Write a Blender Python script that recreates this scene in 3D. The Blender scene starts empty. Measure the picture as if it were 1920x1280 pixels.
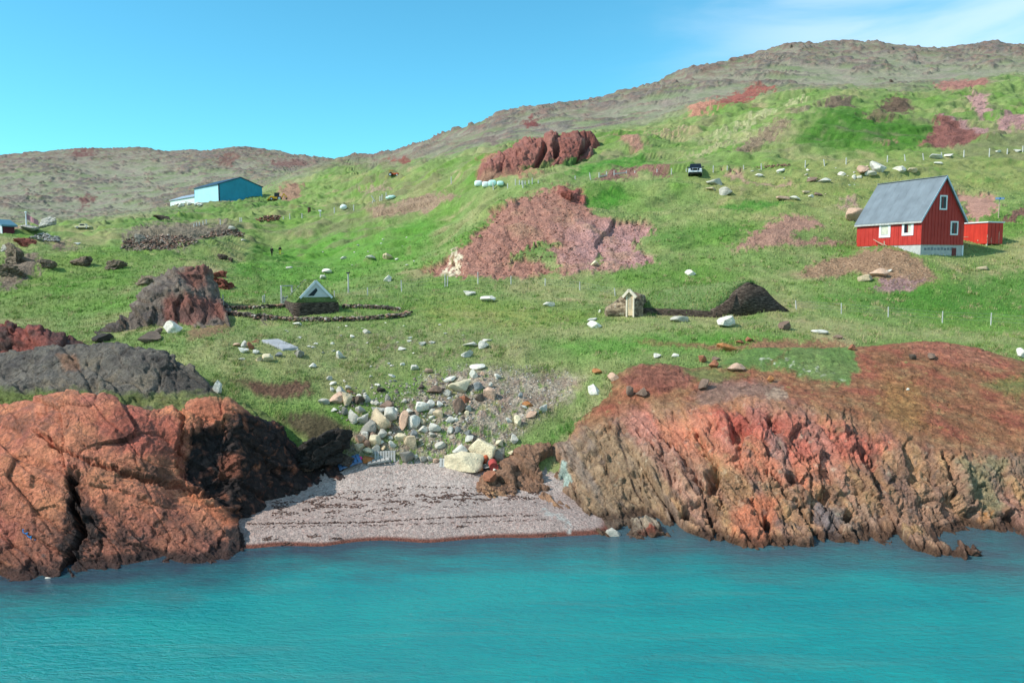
import bpy, bmesh, math, random
import numpy as np
from mathutils import Vector, Matrix
random.seed(7)
RNG = np.random.default_rng(11)
SC = bpy.context.scene
COL = SC.collection
PI = math.pi
R = math.radians

# ------------------------------------------------------------------ camera
F = 28.0 / 36.0 * 1920.0
CAMH = 12.0
PITCH = math.atan((640.0 - 500.0) / F)
cam = bpy.data.cameras.new('camera'); camo = bpy.data.objects.new('camera', cam); COL.objects.link(camo)
cam.lens = 28.0; cam.sensor_width = 36.0; cam.clip_start = 0.5; cam.clip_end = 6000.0
camo.location = (0, 0, CAMH); camo.rotation_euler = (PI / 2 - PITCH, 0, 0)
SC.camera = camo
CA, SA = math.cos(PITCH), math.sin(PITCH)

def pt(px, py, Y):
    """picture position (1920x1280 frame) at world distance Y -> world point"""
    px = np.asarray(px, float); py = np.asarray(py, float); Y = np.asarray(Y, float)
    cx = (px - 960) / F; cy = -(py - 640) / F
    wy = CA + cy * SA; wz = -SA + cy * CA
    k = Y / wy
    return np.stack(np.broadcast_arrays(cx * k, Y, CAMH + wz * k), -1)

def proj(P):
    P = np.asarray(P, float)
    x, y, z = P[..., 0], P[..., 1], P[..., 2] - CAMH
    d = y * CA - z * SA
    up = y * SA + z * CA
    return 960 + F * x / d, 640 - F * up / d

def py_of_z(z, Y):
    dz = z - CAMH
    return 640 - F * (Y * SA + dz * CA) / (Y * CA - dz * SA)

def Y_of_z(z, py):
    cy = -(py - 640) / F
    return (z - CAMH) / (-SA + cy * CA) * (CA + cy * SA)

# ------------------------------------------------------------------ noise
def _h(ix, iy, iz, seed):
    n = (ix.astype(np.uint32) * np.uint32(374761393) + iy.astype(np.uint32) * np.uint32(668265263)
         + iz.astype(np.uint32) * np.uint32(2147483647) + np.uint32((seed * 974634777) & 0xffffffff))
    n ^= n >> np.uint32(13); n *= np.uint32(1274126177); n ^= n >> np.uint32(16)
    n *= np.uint32(2246822519); n ^= n >> np.uint32(13)
    return n

def noise3(x, y, z, seed=0):
    x, y, z = np.broadcast_arrays(np.asarray(x, np.float32), np.asarray(y, np.float32), np.asarray(z, np.float32))
    ix = np.floor(x).astype(np.int32); iy = np.floor(y).astype(np.int32); iz = np.floor(z).astype(np.int32)
    fx = x - ix; fy = y - iy; fz = z - iz
    u = fx * fx * fx * (fx * (fx * 6 - 15) + 10); v = fy * fy * fy * (fy * (fy * 6 - 15) + 10); w = fz * fz * fz * (fz * (fz * 6 - 15) + 10)
    r = []
    for dz in (0, 1):
        for dy in (0, 1):
            for dx in (0, 1):
                h = _h(ix + dx, iy + dy, iz + dz, seed)
                gx = (h & np.uint32(1023)).astype(np.float32) / 511.5 - 1
                gy = ((h >> np.uint32(10)) & np.uint32(1023)).astype(np.float32) / 511.5 - 1
                gz = ((h >> np.uint32(20)) & np.uint32(1023)).astype(np.float32) / 511.5 - 1
                r.append(gx * (fx - dx) + gy * (fy - dy) + gz * (fz - dz))
    a = r[0] + u * (r[1] - r[0]); b = r[2] + u * (r[3] - r[2]); c = r[4] + u * (r[5] - r[4]); d = r[6] + u * (r[7] - r[6])
    e = a + v * (b - a); f = c + v * (d - c)
    return (e + w * (f - e)) * 1.1

def noise2(x, y, seed=0):
    x, y = np.broadcast_arrays(np.asarray(x, np.float32), np.asarray(y, np.float32))
    ix = np.floor(x).astype(np.int32); iy = np.floor(y).astype(np.int32); iz = np.zeros_like(ix)
    fx = x - ix; fy = y - iy
    u = fx * fx * fx * (fx * (fx * 6 - 15) + 10); v = fy * fy * fy * (fy * (fy * 6 - 15) + 10)
    r = []
    for dy in (0, 1):
        for dx in (0, 1):
            h = _h(ix + dx, iy + dy, iz, seed)
            gx = (h & np.uint32(1023)).astype(np.float32) / 511.5 - 1
            gy = ((h >> np.uint32(10)) & np.uint32(1023)).astype(np.float32) / 511.5 - 1
            r.append(gx * (fx - dx) + gy * (fy - dy))
    a = r[0] + u * (r[1] - r[0]); b = r[2] + u * (r[3] - r[2])
    return (a + v * (b - a)) * 1.3

def fbm2(x, y, oct=4, seed=0, gain=.5):
    s = 0; a = 1; t = 0
    for i in range(oct):
        s = s + a * noise2(x * 2 ** i + 17.3 * i, y * 2 ** i - 9.1 * i, seed + i); t += a; a *= gain
    return s / t * 1.5

def fbm3(x, y, z, oct=4, seed=0, gain=.5):
    s = 0; a = 1; t = 0
    for i in range(oct):
        s = s + a * noise3(x * 2 ** i + 17.3 * i, y * 2 ** i - 9.1 * i, z * 2 ** i + 3.3 * i, seed + i); t += a; a *= gain
    return s / t * 1.5

def ridged2(x, y, oct=4, seed=0):
    s = 0; a = 1; t = 0
    for i in range(oct):
        s = s + a * (1 - np.abs(noise2(x * 2.1 ** i, y * 2.1 ** i, seed + i)) * 2); t += a; a *= .5
    return s / t

def voronoi3(x, y, z, seed=0):
    """F1, F2, random value of the nearest cell"""
    x = np.asarray(x, np.float32); y = np.asarray(y, np.float32); z = np.asarray(z, np.float32)
    ix = np.floor(x).astype(np.int32); iy = np.floor(y).astype(np.int32); iz = np.floor(z).astype(np.int32)
    f1 = np.full(x.shape, 9, np.float32); f2 = f1.copy(); rv = np.zeros(x.shape, np.float32)
    for dz in (-1, 0, 1):
        for dy in (-1, 0, 1):
            for dx in (-1, 0, 1):
                cx, cy, cz = ix + dx, iy + dy, iz + dz
                h = _h(cx, cy, cz, seed)
                jx = (h & np.uint32(1023)).astype(np.float32) / 1023; jy = ((h >> np.uint32(10)) & np.uint32(1023)).astype(np.float32) / 1023
                jz = ((h >> np.uint32(20)) & np.uint32(1023)).astype(np.float32) / 1023
                d = np.sqrt((cx + jx - x) ** 2 + (cy + jy - y) ** 2 + (cz + jz - z) ** 2)
                nr = d < f1
                f2 = np.where(nr, f1, np.minimum(f2, d)); rv = np.where(nr, (_h(cx, cy, cz, seed + 77) & np.uint32(65535)).astype(np.float32) / 65535, rv)
                f1 = np.where(nr, d, f1)
    return f1, f2, rv

def facets(u, v, seed=0, tilt=.9):
    """flat broken faces: every cell has its own height and its own slope; returns height (about -.5 to .5) and distance to the cell edge"""
    u = np.asarray(u, np.float32); v = np.asarray(v, np.float32); iu = np.floor(u).astype(np.int32); iv = np.floor(v).astype(np.int32); z = np.zeros_like(iu)
    f1 = np.full(u.shape, 9, np.float32); f2 = f1.copy(); d_ = np.zeros(u.shape, np.float32)
    for dv in (-1, 0, 1):
        for du in (-1, 0, 1):
            cu, cv = iu + du, iv + dv; h = _h(cu, cv, z, seed); k = _h(cu, cv, z + 1, seed)
            ou = cu + (h & np.uint32(1023)).astype(np.float32) / 1023 - u; ov = cv + ((h >> np.uint32(10)) & np.uint32(1023)).astype(np.float32) / 1023 - v
            d = np.sqrt(ou * ou + ov * ov)
            val = (k & np.uint32(1023)).astype(np.float32) / 1023 - .5 + tilt * (ou * ((k >> np.uint32(10) & np.uint32(1023)).astype(np.float32) / 511.5 - 1) + ov * ((k >> np.uint32(20) & np.uint32(1023)).astype(np.float32) / 511.5 - 1))
            nr = d < f1; f2 = np.where(nr, f1, np.minimum(f2, d)); d_ = np.where(nr, val, d_); f1 = np.where(nr, d, f1)
    return d_, f2 - f1

def slabs(a, l, seed, scales, warp=.22):
    """several sizes of broken faces; scales: (frequency across, frequency along, height, crack depth)"""
    out = 0
    for i, (fa, fl, am, cr) in enumerate(scales):
        w1 = fbm2(a * fa * .9, l * fl * .9, 3, seed + 31 + i) * warp; w2 = fbm2(a * fa * .9 + 40, l * fl * .9, 3, seed + 41 + i) * warp
        h, e = facets(a * fa + w1, l * fl + w2, seed + i); out = out + am * h - cr * (1 - ss(0, .07, e))
    return out

def ss(a, b, x):
    t = np.clip((x - a) / (b - a), 0, 1); return t * t * (3 - 2 * t)

def lin(r, g, b):
    c = np.array([r, g, b]) / 255.0
    return np.where(c <= .04045, c / 12.92, ((c + .055) / 1.055) ** 2.4)

ALB = 0.80
def alb(r, g, b): return lin(r, g, b) * ALB

def mixc(c, col, m):
    return c + (np.asarray(col) - c) * np.clip(m, 0, 1)[..., None]

def polysd(px, py, poly):
    """signed distance to polygon, positive inside"""
    poly = np.asarray(poly, float); n = len(poly)
    d = np.full(px.shape, 1e9); inside = np.zeros(px.shape, bool)
    for i in range(n):
        x0, y0 = poly[i]; x1, y1 = poly[(i + 1) % n]
        ex, ey = x1 - x0, y1 - y0
        t = np.clip(((px - x0) * ex + (py - y0) * ey) / (ex * ex + ey * ey + 1e-9), 0, 1)
        d = np.minimum(d, np.hypot(px - x0 - t * ex, py - y0 - t * ey))
        c = ((y0 > py) != (y1 > py)) & (px < (x1 - x0) * (py - y0) / (y1 - y0 + 1e-12) + x0)
        inside ^= c
    return np.where(inside, d, -d)

# ------------------------------------------------------------------ thin plate spline
class TPS:
    def __init__(s, xy, v, lam=1e-3):
        s.c = np.asarray(xy, float); n = len(s.c)
        K = s.k(s.c[:, None, :] - s.c[None]) + lam * np.eye(n)
        Pm = np.hstack([np.ones((n, 1)), s.c])
        A = np.zeros((n + 3, n + 3)); A[:n, :n] = K; A[:n, n:] = Pm; A[n:, :n] = Pm.T
        s.w = np.linalg.solve(A, np.concatenate([np.asarray(v, float), np.zeros(3)]))
    @staticmethod
    def k(d):
        r2 = (d ** 2).sum(-1); return .5 * r2 * np.log(r2 + 1e-12)
    def __call__(s, xy):
        out = np.empty(len(xy)); n = len(s.c)
        for i in range(0, len(xy), 20000):
            q = xy[i:i + 20000]
            out[i:i + 20000] = s.k(q[:, None, :] - s.c[None]) @ s.w[:n] + s.w[n] + q @ s.w[n + 1:]
        return out

# ------------------------------------------------------------------ surfaces
PATCHES = []
class Patch: pass

def make_patch(ctrl, pxr, Yr, step, fine, coords, n_rows, lam=1e-3, wscr=1.0, wings=0):
    """ctrl: (px, py, Y); returns vertex grid [row, col, 3] of the surface, rows spread evenly along its length"""
    c = np.array(ctrl, float)
    t = TPS(coords(c[:, 0], c[:, 2]), c[:, 1], lam)
    upx = np.linspace(pxr[0], pxr[1], max(12, int((pxr[1] - pxr[0]) / fine) + 1))
    lY = np.linspace(math.log(Yr[0]), math.log(Yr[1]), 420)
    g = np.stack(np.meshgrid(upx, np.exp(lY), indexing='xy'), -1).reshape(-1, 2)
    q = t(coords(g[:, 0], g[:, 1])).reshape(len(lY), len(upx))
    ncol = int((pxr[1] - pxr[0]) / step) + 1
    px = np.linspace(pxr[0], pxr[1], ncol)
    if wings:  # coarse columns outside the main part, for the land beyond the frame
        px = np.concatenate([np.linspace(pxr[0], pxr[0] + wings, 50, endpoint=False), np.arange(pxr[0] + wings, pxr[1] - wings, step), np.linspace(pxr[1] - wings, pxr[1], 50)]); ncol = len(px)
    iu = np.clip((px - pxr[0]) / (pxr[1] - pxr[0]) * (len(upx) - 1), 0, len(upx) - 1.0001); i0 = iu.astype(int); fr = iu - i0
    # catmull-rom across columns
    def colq(k): return q[:, np.clip(k, 0, len(upx) - 1)]
    p0, p1, p2, p3 = colq(i0 - 1), colq(i0), colq(i0 + 1), colq(i0 + 2)
    Q = p1 + .5 * fr * (p2 - p0 + fr * (2 * p0 - 5 * p1 + 4 * p2 - p3 + fr * (3 * (p1 - p2) + p3 - p0)))
    # row spacing: one smooth distribution per column
    dq = np.abs(np.diff(Q, axis=0)); dL = np.diff(lY)[:, None] * np.ones_like(dq)
    w = wscr * dq + dL * 260.0
    # smooth across columns
    ker = np.hanning(23); ker /= ker.sum()
    wp = np.pad(w, ((0, 0), (11, 11)), 'edge')
    w = np.stack([np.convolve(wp[r], ker, 'valid') for r in range(w.shape[0])])
    cum = np.vstack([np.zeros((1, ncol)), np.cumsum(w, 0)])
    cum /= cum[-1:]
    v = np.linspace(0, 1, n_rows)
    YY = np.empty((n_rows, ncol)); QQ = np.empty((n_rows, ncol))
    for j in range(ncol):
        l = np.interp(v, cum[:, j], lY); YY[:, j] = np.exp(l); QQ[:, j] = np.interp(l, lY, Q[:, j])
    PX = np.broadcast_to(px, YY.shape)
    return pt(PX, QQ, YY), PX.copy(), QQ

def grid_normals(P):
    du = np.gradient(P, axis=1); dv = np.gradient(P, axis=0)
    n = np.cross(du, dv); n /= np.linalg.norm(n, axis=-1, keepdims=True) + 1e-12
    return n

def reg_patch(P):
    p = Patch(); p.P = P; p.px, p.py = proj(P); PATCHES.append(p); return p

def hit(px, py, only=None):
    """nearest visible ground point at a picture position"""
    best = None
    for p in (PATCHES if only is None else only):
        pxm = p.px.mean(0)
        if px < pxm[0] or px > pxm[-1]: continue
        j = int(np.clip(np.searchsorted(pxm, px), 1, len(pxm) - 1))
        f = (px - pxm[j - 1]) / (pxm[j] - pxm[j - 1])
        P = p.P[:, j - 1] * (1 - f) + p.P[:, j] * f
        q = p.py[:, j - 1] * (1 - f) + p.py[:, j] * f
        k = np.nonzero((q[:-1] >= py) & (q[1:] < py))[0]
        if len(k) == 0: continue
        k = k[0]; g = (q[k] - py) / (q[k] - q[k + 1] + 1e-9)
        X = P[k] * (1 - g) + P[k + 1] * g
        if best is None or X[1] < best[1]: best = X
    if best is None: raise ValueError('no ground at %s %s' % (px, py))
    return best

def gz(x, y, only=None, default=-5.0):
    """ground height at a world position"""
    z = default
    for p in (PATCHES if only is None else only):
        zz = 0.0; ok = False
        pxm = p.px.mean(0)
        zg = CAMH - 3.0
        for _ in range(4):
            px = float(proj(np.array([x, y, zg]))[0])
            if px < pxm[0] or px > pxm[-1]: ok = False; break
            j = int(np.clip(np.searchsorted(pxm, px), 1, len(pxm) - 1))
            Yc = p.P[:, j, 1]
            if y < Yc[0] or y > Yc[-1]: ok = False; break
            zg = float(np.interp(y, Yc, p.P[:, j, 2])); ok = True
        if ok: z = max(z, zg)
    return z

# ------------------------------------------------------------------ object helpers
def tag(o, label=None, cat=None, group=None, kind=None):
    if label: o['label'] = label
    if cat: o['category'] = cat
    if group: o['group'] = group
    if kind: o['kind'] = kind
    return o

def mesh_from(name, V, Fq, mat, smooth=True, cols=None, attrs=None):
    me = bpy.data.meshes.new(name)
    V = np.asarray(V, np.float32).reshape(-1, 3); Fq = np.asarray(Fq, np.int32)
    k = Fq.shape[1]
    me.vertices.add(len(V)); me.vertices.foreach_set('co', V.ravel())
    me.loops.add(Fq.size); me.loops.foreach_set('vertex_index', Fq.ravel())
    me.polygons.add(len(Fq)); me.polygons.foreach_set('loop_start', np.arange(0, Fq.size, k, dtype=np.int32))
    me.polygons.foreach_set('use_smooth', np.full(len(Fq), smooth))
    me.update(calc_edges=True)
    if cols is not None:
        a = me.attributes.new('Col', 'FLOAT_COLOR', 'POINT')
        c4 = np.ones((len(V), 4), np.float32); c4[:, :3] = np.asarray(cols, np.float32).reshape(-1, 3)
        a.data.foreach_set('color', c4.ravel())
    for k_, v_ in (attrs or {}).items():
        a = me.attributes.new(k_, 'FLOAT', 'POINT'); a.data.foreach_set('value', np.asarray(v_, np.float32).ravel())
    if mat: me.materials.append(mat)
    return me

def link(name, me, parent=None, loc=None, rot=None):
    o = bpy.data.objects.new(name, me); COL.objects.link(o)
    if parent: o.parent = parent
    if loc is not None: o.location = loc
    if rot is not None: o.rotation_euler = rot
    return o

def grid_faces(nr, nc):
    i = np.arange(nr * nc).reshape(nr, nc)
    return np.stack([i[:-1, :-1], i[:-1, 1:], i[1:, 1:], i[1:, :-1]], -1).reshape(-1, 4)

def empty(name, loc, yaw=0.0):
    o = bpy.data.objects.new(name, None); COL.objects.link(o); o.location = loc; o.rotation_euler = (0, 0, yaw); o.empty_display_size = .3
    return o

class MB:
    """collects shapes and links them as one mesh"""
    def __init__(s): s.v = []; s.f = []
    def add(s, V, Fs):
        b = len(s.v); s.v += [tuple(map(float, p)) for p in V]; s.f += [tuple(b + i for i in f) for f in Fs]; return s
    def box(s, lo, hi):
        (a, b, c), (d, e, f) = lo, hi
        return s.add([(a, b, c), (d, b, c), (d, e, c), (a, e, c), (a, b, f), (d, b, f), (d, e, f), (a, e, f)],
                     [(0, 3, 2, 1), (4, 5, 6, 7), (0, 1, 5, 4), (1, 2, 6, 5), (2, 3, 7, 6), (3, 0, 4, 7)])
    def prism(s, poly, ext):
        """poly: 3-D points of a face, ext: extrusion vector"""
        n = len(poly); e = np.asarray(ext, float); A = [np.asarray(p, float) for p in poly]; B = [p + e for p in A]
        s.add(A + B, [tuple(range(n))[::-1], tuple(range(n, 2 * n))] + [(i, (i + 1) % n, n + (i + 1) % n, n + i) for i in range(n)]); return s
    def beam(s, p, q, w, h):
        p = Vector(p); q = Vector(q); d = (q - p).normalized(); up = Vector((0, 0, 1)) if abs(d.z) < .95 else Vector((1, 0, 0))
        x = d.cross(up).normalized(); y = x.cross(d).normalized()
        c = [x * (i * w / 2) + y * (j * h / 2) for i, j in ((-1, -1), (1, -1), (1, 1), (-1, 1))]
        s.add([p + k for k in c] + [q + k for k in c], [(0, 1, 2, 3), (7, 6, 5, 4), (0, 4, 5, 1), (1, 5, 6, 2), (2, 6, 7, 3), (3, 7, 4, 0)]); return s
    def tube(s, p, q, r0, r1=None, n=10, cap=True):
        r1 = r0 if r1 is None else r1
        p = Vector(p); q = Vector(q); d = (q - p).normalized(); up = Vector((0, 0, 1)) if abs(d.z) < .95 else Vector((1, 0, 0))
        x = d.cross(up).normalized(); y = x.cross(d).normalized()
        V = [p + (x * math.cos(2 * PI * i / n) + y * math.sin(2 * PI * i / n)) * r0 for i in range(n)] + [q + (x * math.cos(2 * PI * i / n) + y * math.sin(2 * PI * i / n)) * r1 for i in range(n)]
        fs = [(i, n + i, n + (i + 1) % n, (i + 1) % n) for i in range(n)]
        if cap: fs += [tuple(range(n)), tuple(range(2 * n - 1, n - 1, -1))]
        return s.add(V, fs)
    def ball(s, c, r, nu=12, nv=8):
        r = (r, r, r) if not hasattr(r, '__len__') else r
        V = [(c[0] + r[0] * math.sin(PI * j / nv) * math.cos(2 * PI * i / nu), c[1] + r[1] * math.sin(PI * j / nv) * math.sin(2 * PI * i / nu), c[2] + r[2] * math.cos(PI * j / nv)) for j in range(nv + 1) for i in range(nu)]
        return s.add(V, [(j * nu + i, (j + 1) * nu + i, (j + 1) * nu + (i + 1) % nu, j * nu + (i + 1) % nu) for j in range(nv) for i in range(nu)])
    def mesh(s, name, mat, smooth=False, bevel=0.0):
        me = bpy.data.meshes.new(name); me.from_pydata(s.v, [], s.f)
        bm = bmesh.new(); bm.from_mesh(me)
        bmesh.ops.remove_doubles(bm, verts=bm.verts, dist=1e-5)
        bmesh.ops.recalc_face_normals(bm, faces=bm.faces)
        if bevel: bmesh.ops.bevel(bm, geom=bm.edges, offset=bevel, segments=1, affect='EDGES')
        bm.to_mesh(me); bm.free()
        for p in me.polygons: p.use_smooth = smooth
        if mat: me.materials.append(mat)
        return me
    def build(s, name, mat, parent=None, smooth=False, bevel=0.0, loc=None, rot=None):
        return link(name, s.mesh(name, mat, smooth, bevel), parent, loc, rot)

# ------------------------------------------------------------------ materials
class NT:
    def __init__(s, name):
        s.m = bpy.data.materials.new(name); s.m.use_nodes = True; s.t = s.m.node_tree; s.t.nodes.clear()
        s.out = s.n('ShaderNodeOutputMaterial'); s.b = s.n('ShaderNodeBsdfPrincipled'); s.l(s.b.outputs[0], s.out.inputs[0])
        s.b.inputs['Specular IOR Level'].default_value = .25
    def n(s, t, **k):
        x = s.t.nodes.new(t)
        for a, b in k.items(): setattr(x, a, b)
        return x
    def l(s, a, b): s.t.links.new(a, b)
    def pos(s):
        if not hasattr(s, '_p'): s._p = s.n('ShaderNodeNewGeometry').outputs['Position']
        return s._p
    def objco(s):
        if not hasattr(s, '_o'): s._o = s.n('ShaderNodeTexCoord').outputs['Object']
        return s._o
    def mapping(s, vec, scale=(1, 1, 1), rot=(0, 0, 0)):
        m = s.n('ShaderNodeMapping'); s.l(vec, m.inputs[0]); m.inputs['Scale'].default_value = scale; m.inputs['Rotation'].default_value = rot; return m.outputs[0]
    def noise(s, vec, scale, detail=4, rough=.55, dist=0.0):
        x = s.n('ShaderNodeTexNoise'); s.l(vec, x.inputs['Vector']); x.inputs['Scale'].default_value = scale; x.inputs['Detail'].default_value = detail
        x.inputs['Roughness'].default_value = rough; x.inputs['Distortion'].default_value = dist; return x.outputs['Fac']
    def voro(s, vec, scale, feature='F1', out='Distance'):
        x = s.n('ShaderNodeTexVoronoi', feature=feature); s.l(vec, x.inputs['Vector']); x.inputs['Scale'].default_value = scale; return x.outputs[out]
    def ramp(s, fac, stops, interp='LINEAR'):
        x = s.n('ShaderNodeValToRGB'); s.l(fac, x.inputs[0]); e = x.color_ramp.elements; x.color_ramp.interpolation = interp
        while len(e) < len(stops): e.new(.5)
        for i, (p, c) in enumerate(stops):
            e[i].position = p; e[i].color = (c, c, c, 1) if not hasattr(c, '__len__') else (*c, 1)
        return x.outputs[0]
    def mr(s, v, a, b, c, d, clamp=True):
        x = s.n('ShaderNodeMapRange', clamp=clamp); s.l(v, x.inputs[0])
        for i, k in enumerate((a, b, c, d)): x.inputs[i + 1].default_value = k
        return x.outputs[0]
    def math(s, op, a, b=0.0):
        x = s.n('ShaderNodeMath', operation=op)
        for i, v in enumerate((a, b)):
            if isinstance(v, (int, float)): x.inputs[i].default_value = v
            else: s.l(v, x.inputs[i])
        return x.outputs[0]
    def mix(s, fac, a, b, mode='MIX'):
        x = s.n('ShaderNodeMix', data_type='RGBA', blend_type=mode)
        for i, v in ((0, fac), (6, a), (7, b)):
            if isinstance(v, (int, float)): x.inputs[i].default_value = v
            elif hasattr(v, '__len__'): x.inputs[i].default_value = (*[float(t) for t in v], 1)
            else: s.l(v, x.inputs[i])
        return x.outputs[2]
    def attr(s, name, out='Color'):
        return s.n('ShaderNodeAttribute', attribute_name=name).outputs[out]
    def bump(s, h, strength, dist):
        x = s.n('ShaderNodeBump'); s.l(h, x.inputs['Height']); x.inputs['Strength'].default_value = strength; x.inputs['Distance'].default_value = dist
        s.l(x.outputs[0], s.b.inputs['Normal']); return x
    def base(s, c):
        if hasattr(c, '__len__'): s.b.inputs['Base Color'].default_value = (*[float(t) for t in c], 1)
        else: s.l(c, s.b.inputs['Base Color'])
    def rough(s, r): s.b.inputs['Roughness'].default_value = r

def simple(name, rgb, rough=.6, var=.15, scale=3.0, metal=0.0, bump=0.0):
    """paint, wood or metal with a little uneven wear"""
    m = NT(name); f = m.noise(m.objco(), scale, 5)
    m.base(m.mix(m.mr(f, .3, .7, 0, 1), np.array(rgb) * (1 - var), np.array(rgb) * (1 + var)))
    m.rough(rough); m.b.inputs['Metallic'].default_value = metal
    if bump: m.bump(m.noise(m.objco(), scale * 6, 4), bump, .02)
    return m.m
# ------------------------------------------------------------------ the lie of the land: (picture x, picture y, distance)
def Z(px, z, Y): return (px, py_of_z(z, Y), Y)
def Wl(px, py, z=-0.12): return (px, py, float(Y_of_z(z, py)))

T = []
for px in range(-300, 2301, 200):
    T += [Z(px, -3.2, 27), Z(px, -1.5, 31)]
# beach
T += [Wl(470, 1028, 0), Wl(600, 1024, 0), Wl(800, 1017, 0), Wl(1000, 1008, 0), Wl(1130, 1000, 0), Z(300, .1, 34.6), Z(100, .1, 34.6), Z(-150, .1, 34.6), Z(1300, -.6, 35), Z(1600, -.6, 35), Z(1900, -.6, 35), Z(2200, -.6, 35)]
T += [(560, 885, 41.3), (650, 868, 42), (730, 866, 42.3), (800, 868, 42.3), (930, 890, 41.5), (1050, 925, 39.8), (700, 950, 37.4), (850, 945, 37.5), (1000, 950, 37.6), (550, 955, 37.2), (460, 965, 36.6)]
# gully
T += [(620, 800, 44), (650, 770, 45.6), (720, 830, 43.4), (800, 830, 43.6), (880, 825, 43.6), (720, 760, 46.3), (820, 770, 46), (900, 770, 46), (980, 790, 45.6), (700, 700, 50), (820, 700, 50), (940, 700, 50), (1060, 720, 49), (1020, 830, 43.8), (560, 750, 46), (480, 720, 47.3)]
T += [(350, 680, 49), (450, 680, 49.5), (600, 690, 50), (350, 640, 53), (500, 640, 54), (700, 640, 55), (900, 640, 55), (1100, 640, 54.5), (1000, 670, 52.3)]
T += [(300, 720, 46), (150, 730, 46), (-50, 740, 46), (200, 680, 51), (0, 690, 51), (-200, 700, 50)]
# shelf above the right cliff (kept under the cliff's own surface until it comes out behind it)
T += [(1150, 720, 47.5), (1300, 720, 48), (1500, 740, 47.5), (1700, 735, 47.5), (1900, 735, 47.5), (2200, 735, 47.5), (1250, 665, 51), (1400, 657, 52), (1550, 650, 53), (1700, 650, 53.3), (1900, 652, 53), (2200, 655, 53)]
T += [(1200, 900, 42), (1500, 900, 42), (1800, 900, 42), (2200, 900, 42)]
# the meadow shelf
T += [(400, 605, 59.5), (600, 592, 61.5), (750, 592, 61.5), (900, 595, 60.5), (1100, 595, 60), (1300, 595, 60), (1500, 598, 60), (1700, 605, 60), (1900, 612, 60), (2200, 615, 60), (250, 625, 57), (100, 632, 57), (-100, 640, 57)]
T += [(650, 560, 70), (800, 560, 70), (950, 562, 69), (1100, 560, 68), (1250, 562, 67), (1350, 562, 67), (500, 565, 70), (1500, 572, 65), (1700, 585, 65), (1900, 590, 65), (2200, 590, 65)]
T += [(700, 535, 78), (850, 530, 77.5), (1000, 533, 76), (1100, 530, 74.5), (1250, 520, 74.5), (1400, 530, 72.5), (1550, 540, 70.5), (1650, 548, 69), (1740, 545, 69.5), (1850, 555, 69.5), (2200, 550, 71)]
# left slope
T += [(300, 580, 66), (200, 590, 66), (100, 590, 68), (-100, 590, 68), (50, 560, 74), (200, 555, 74), (350, 540, 76), (50, 525, 83), (200, 510, 87), (330, 500, 88), (-150, 520, 84)]
T += [(50, 480, 96), (160, 475, 100), (300, 475, 104), (-150, 475, 98), (420, 520, 86), (420, 480, 108), (520, 530, 88), (520, 482, 126), (600, 500, 112), (600, 545, 80), (700, 490, 104), (760, 510, 90)]
T += [(50, 448, 118), (200, 445, 125), (340, 440, 126), (440, 440, 138), (-150, 445, 120), (560, 450, 140), (650, 450, 132), (750, 450, 118), (820, 470, 102)]
T += [(30, 433, 150), (150, 428, 175), (300, 420, 168), (-150, 434, 150), (450, 415, 165), (560, 412, 165), (640, 405, 160), (720, 395, 150), (800, 400, 135), (860, 405, 122)]
T += [(250, 405, 205), (350, 392, 235), (400, 382, 248), (470, 379, 250), (540, 378, 240), (620, 380, 205), (700, 370, 185), (780, 365, 165), (850, 358, 148), (920, 352, 126)]
T += [(100, 423, 215), (0, 427, 215), (-200, 427, 215), (180, 420, 240)]
# left far hills
T += [(0, 416, 290), (100, 414, 300), (200, 412, 310), (300, 400, 310), (400, 376, 300), (480, 372, 300), (-250, 416, 290)]
T += [(0, 385, 360), (150, 390, 370), (250, 375, 380), (350, 365, 380), (450, 340, 400), (530, 335, 400), (-250, 385, 370)]
T += [(0, 330, 480), (100, 325, 490), (200, 330, 500), (300, 325, 500), (400, 320, 500), (500, 318, 500), (570, 320, 480), (-250, 330, 480)]
for px, py in ((-250, 300), (-100, 298), (0, 294), (45, 290), (90, 286), (170, 280), (215, 283), (265, 280), (310, 287), (350, 285), (400, 287), (440, 279), (485, 283), (525, 283), (560, 293), (605, 304), (650, 310)):
    T += [(px, py, 620), (px, py + 22, 800), (px, py + 60, 1300)]
# near green hill right of the barn
T += [(540, 335, 300), (600, 340, 270), (600, 312, 320), (660, 300, 330), (700, 320, 270), (640, 360, 230), (760, 330, 220), (720, 345, 225), (680, 310, 400)]
# middle bluff
T += [(800, 510, 83), (850, 520, 79), (930, 522, 77.6), (1050, 515, 77), (1150, 507, 77.5), (1230, 492, 79), (1230, 465, 84)]
T += [(850, 480, 85), (900, 440, 91), (950, 385, 101), (1000, 362, 106), (1060, 354, 108), (1000, 440, 88.5), (1000, 400, 96), (1080, 400, 98), (1080, 450, 87), (1150, 460, 86), (1150, 420, 94), (1220, 425, 93)]
T += [(1000, 349, 114), (1080, 345, 114), (950, 352, 118), (1130, 385, 102), (1200, 400, 99)]
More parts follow.
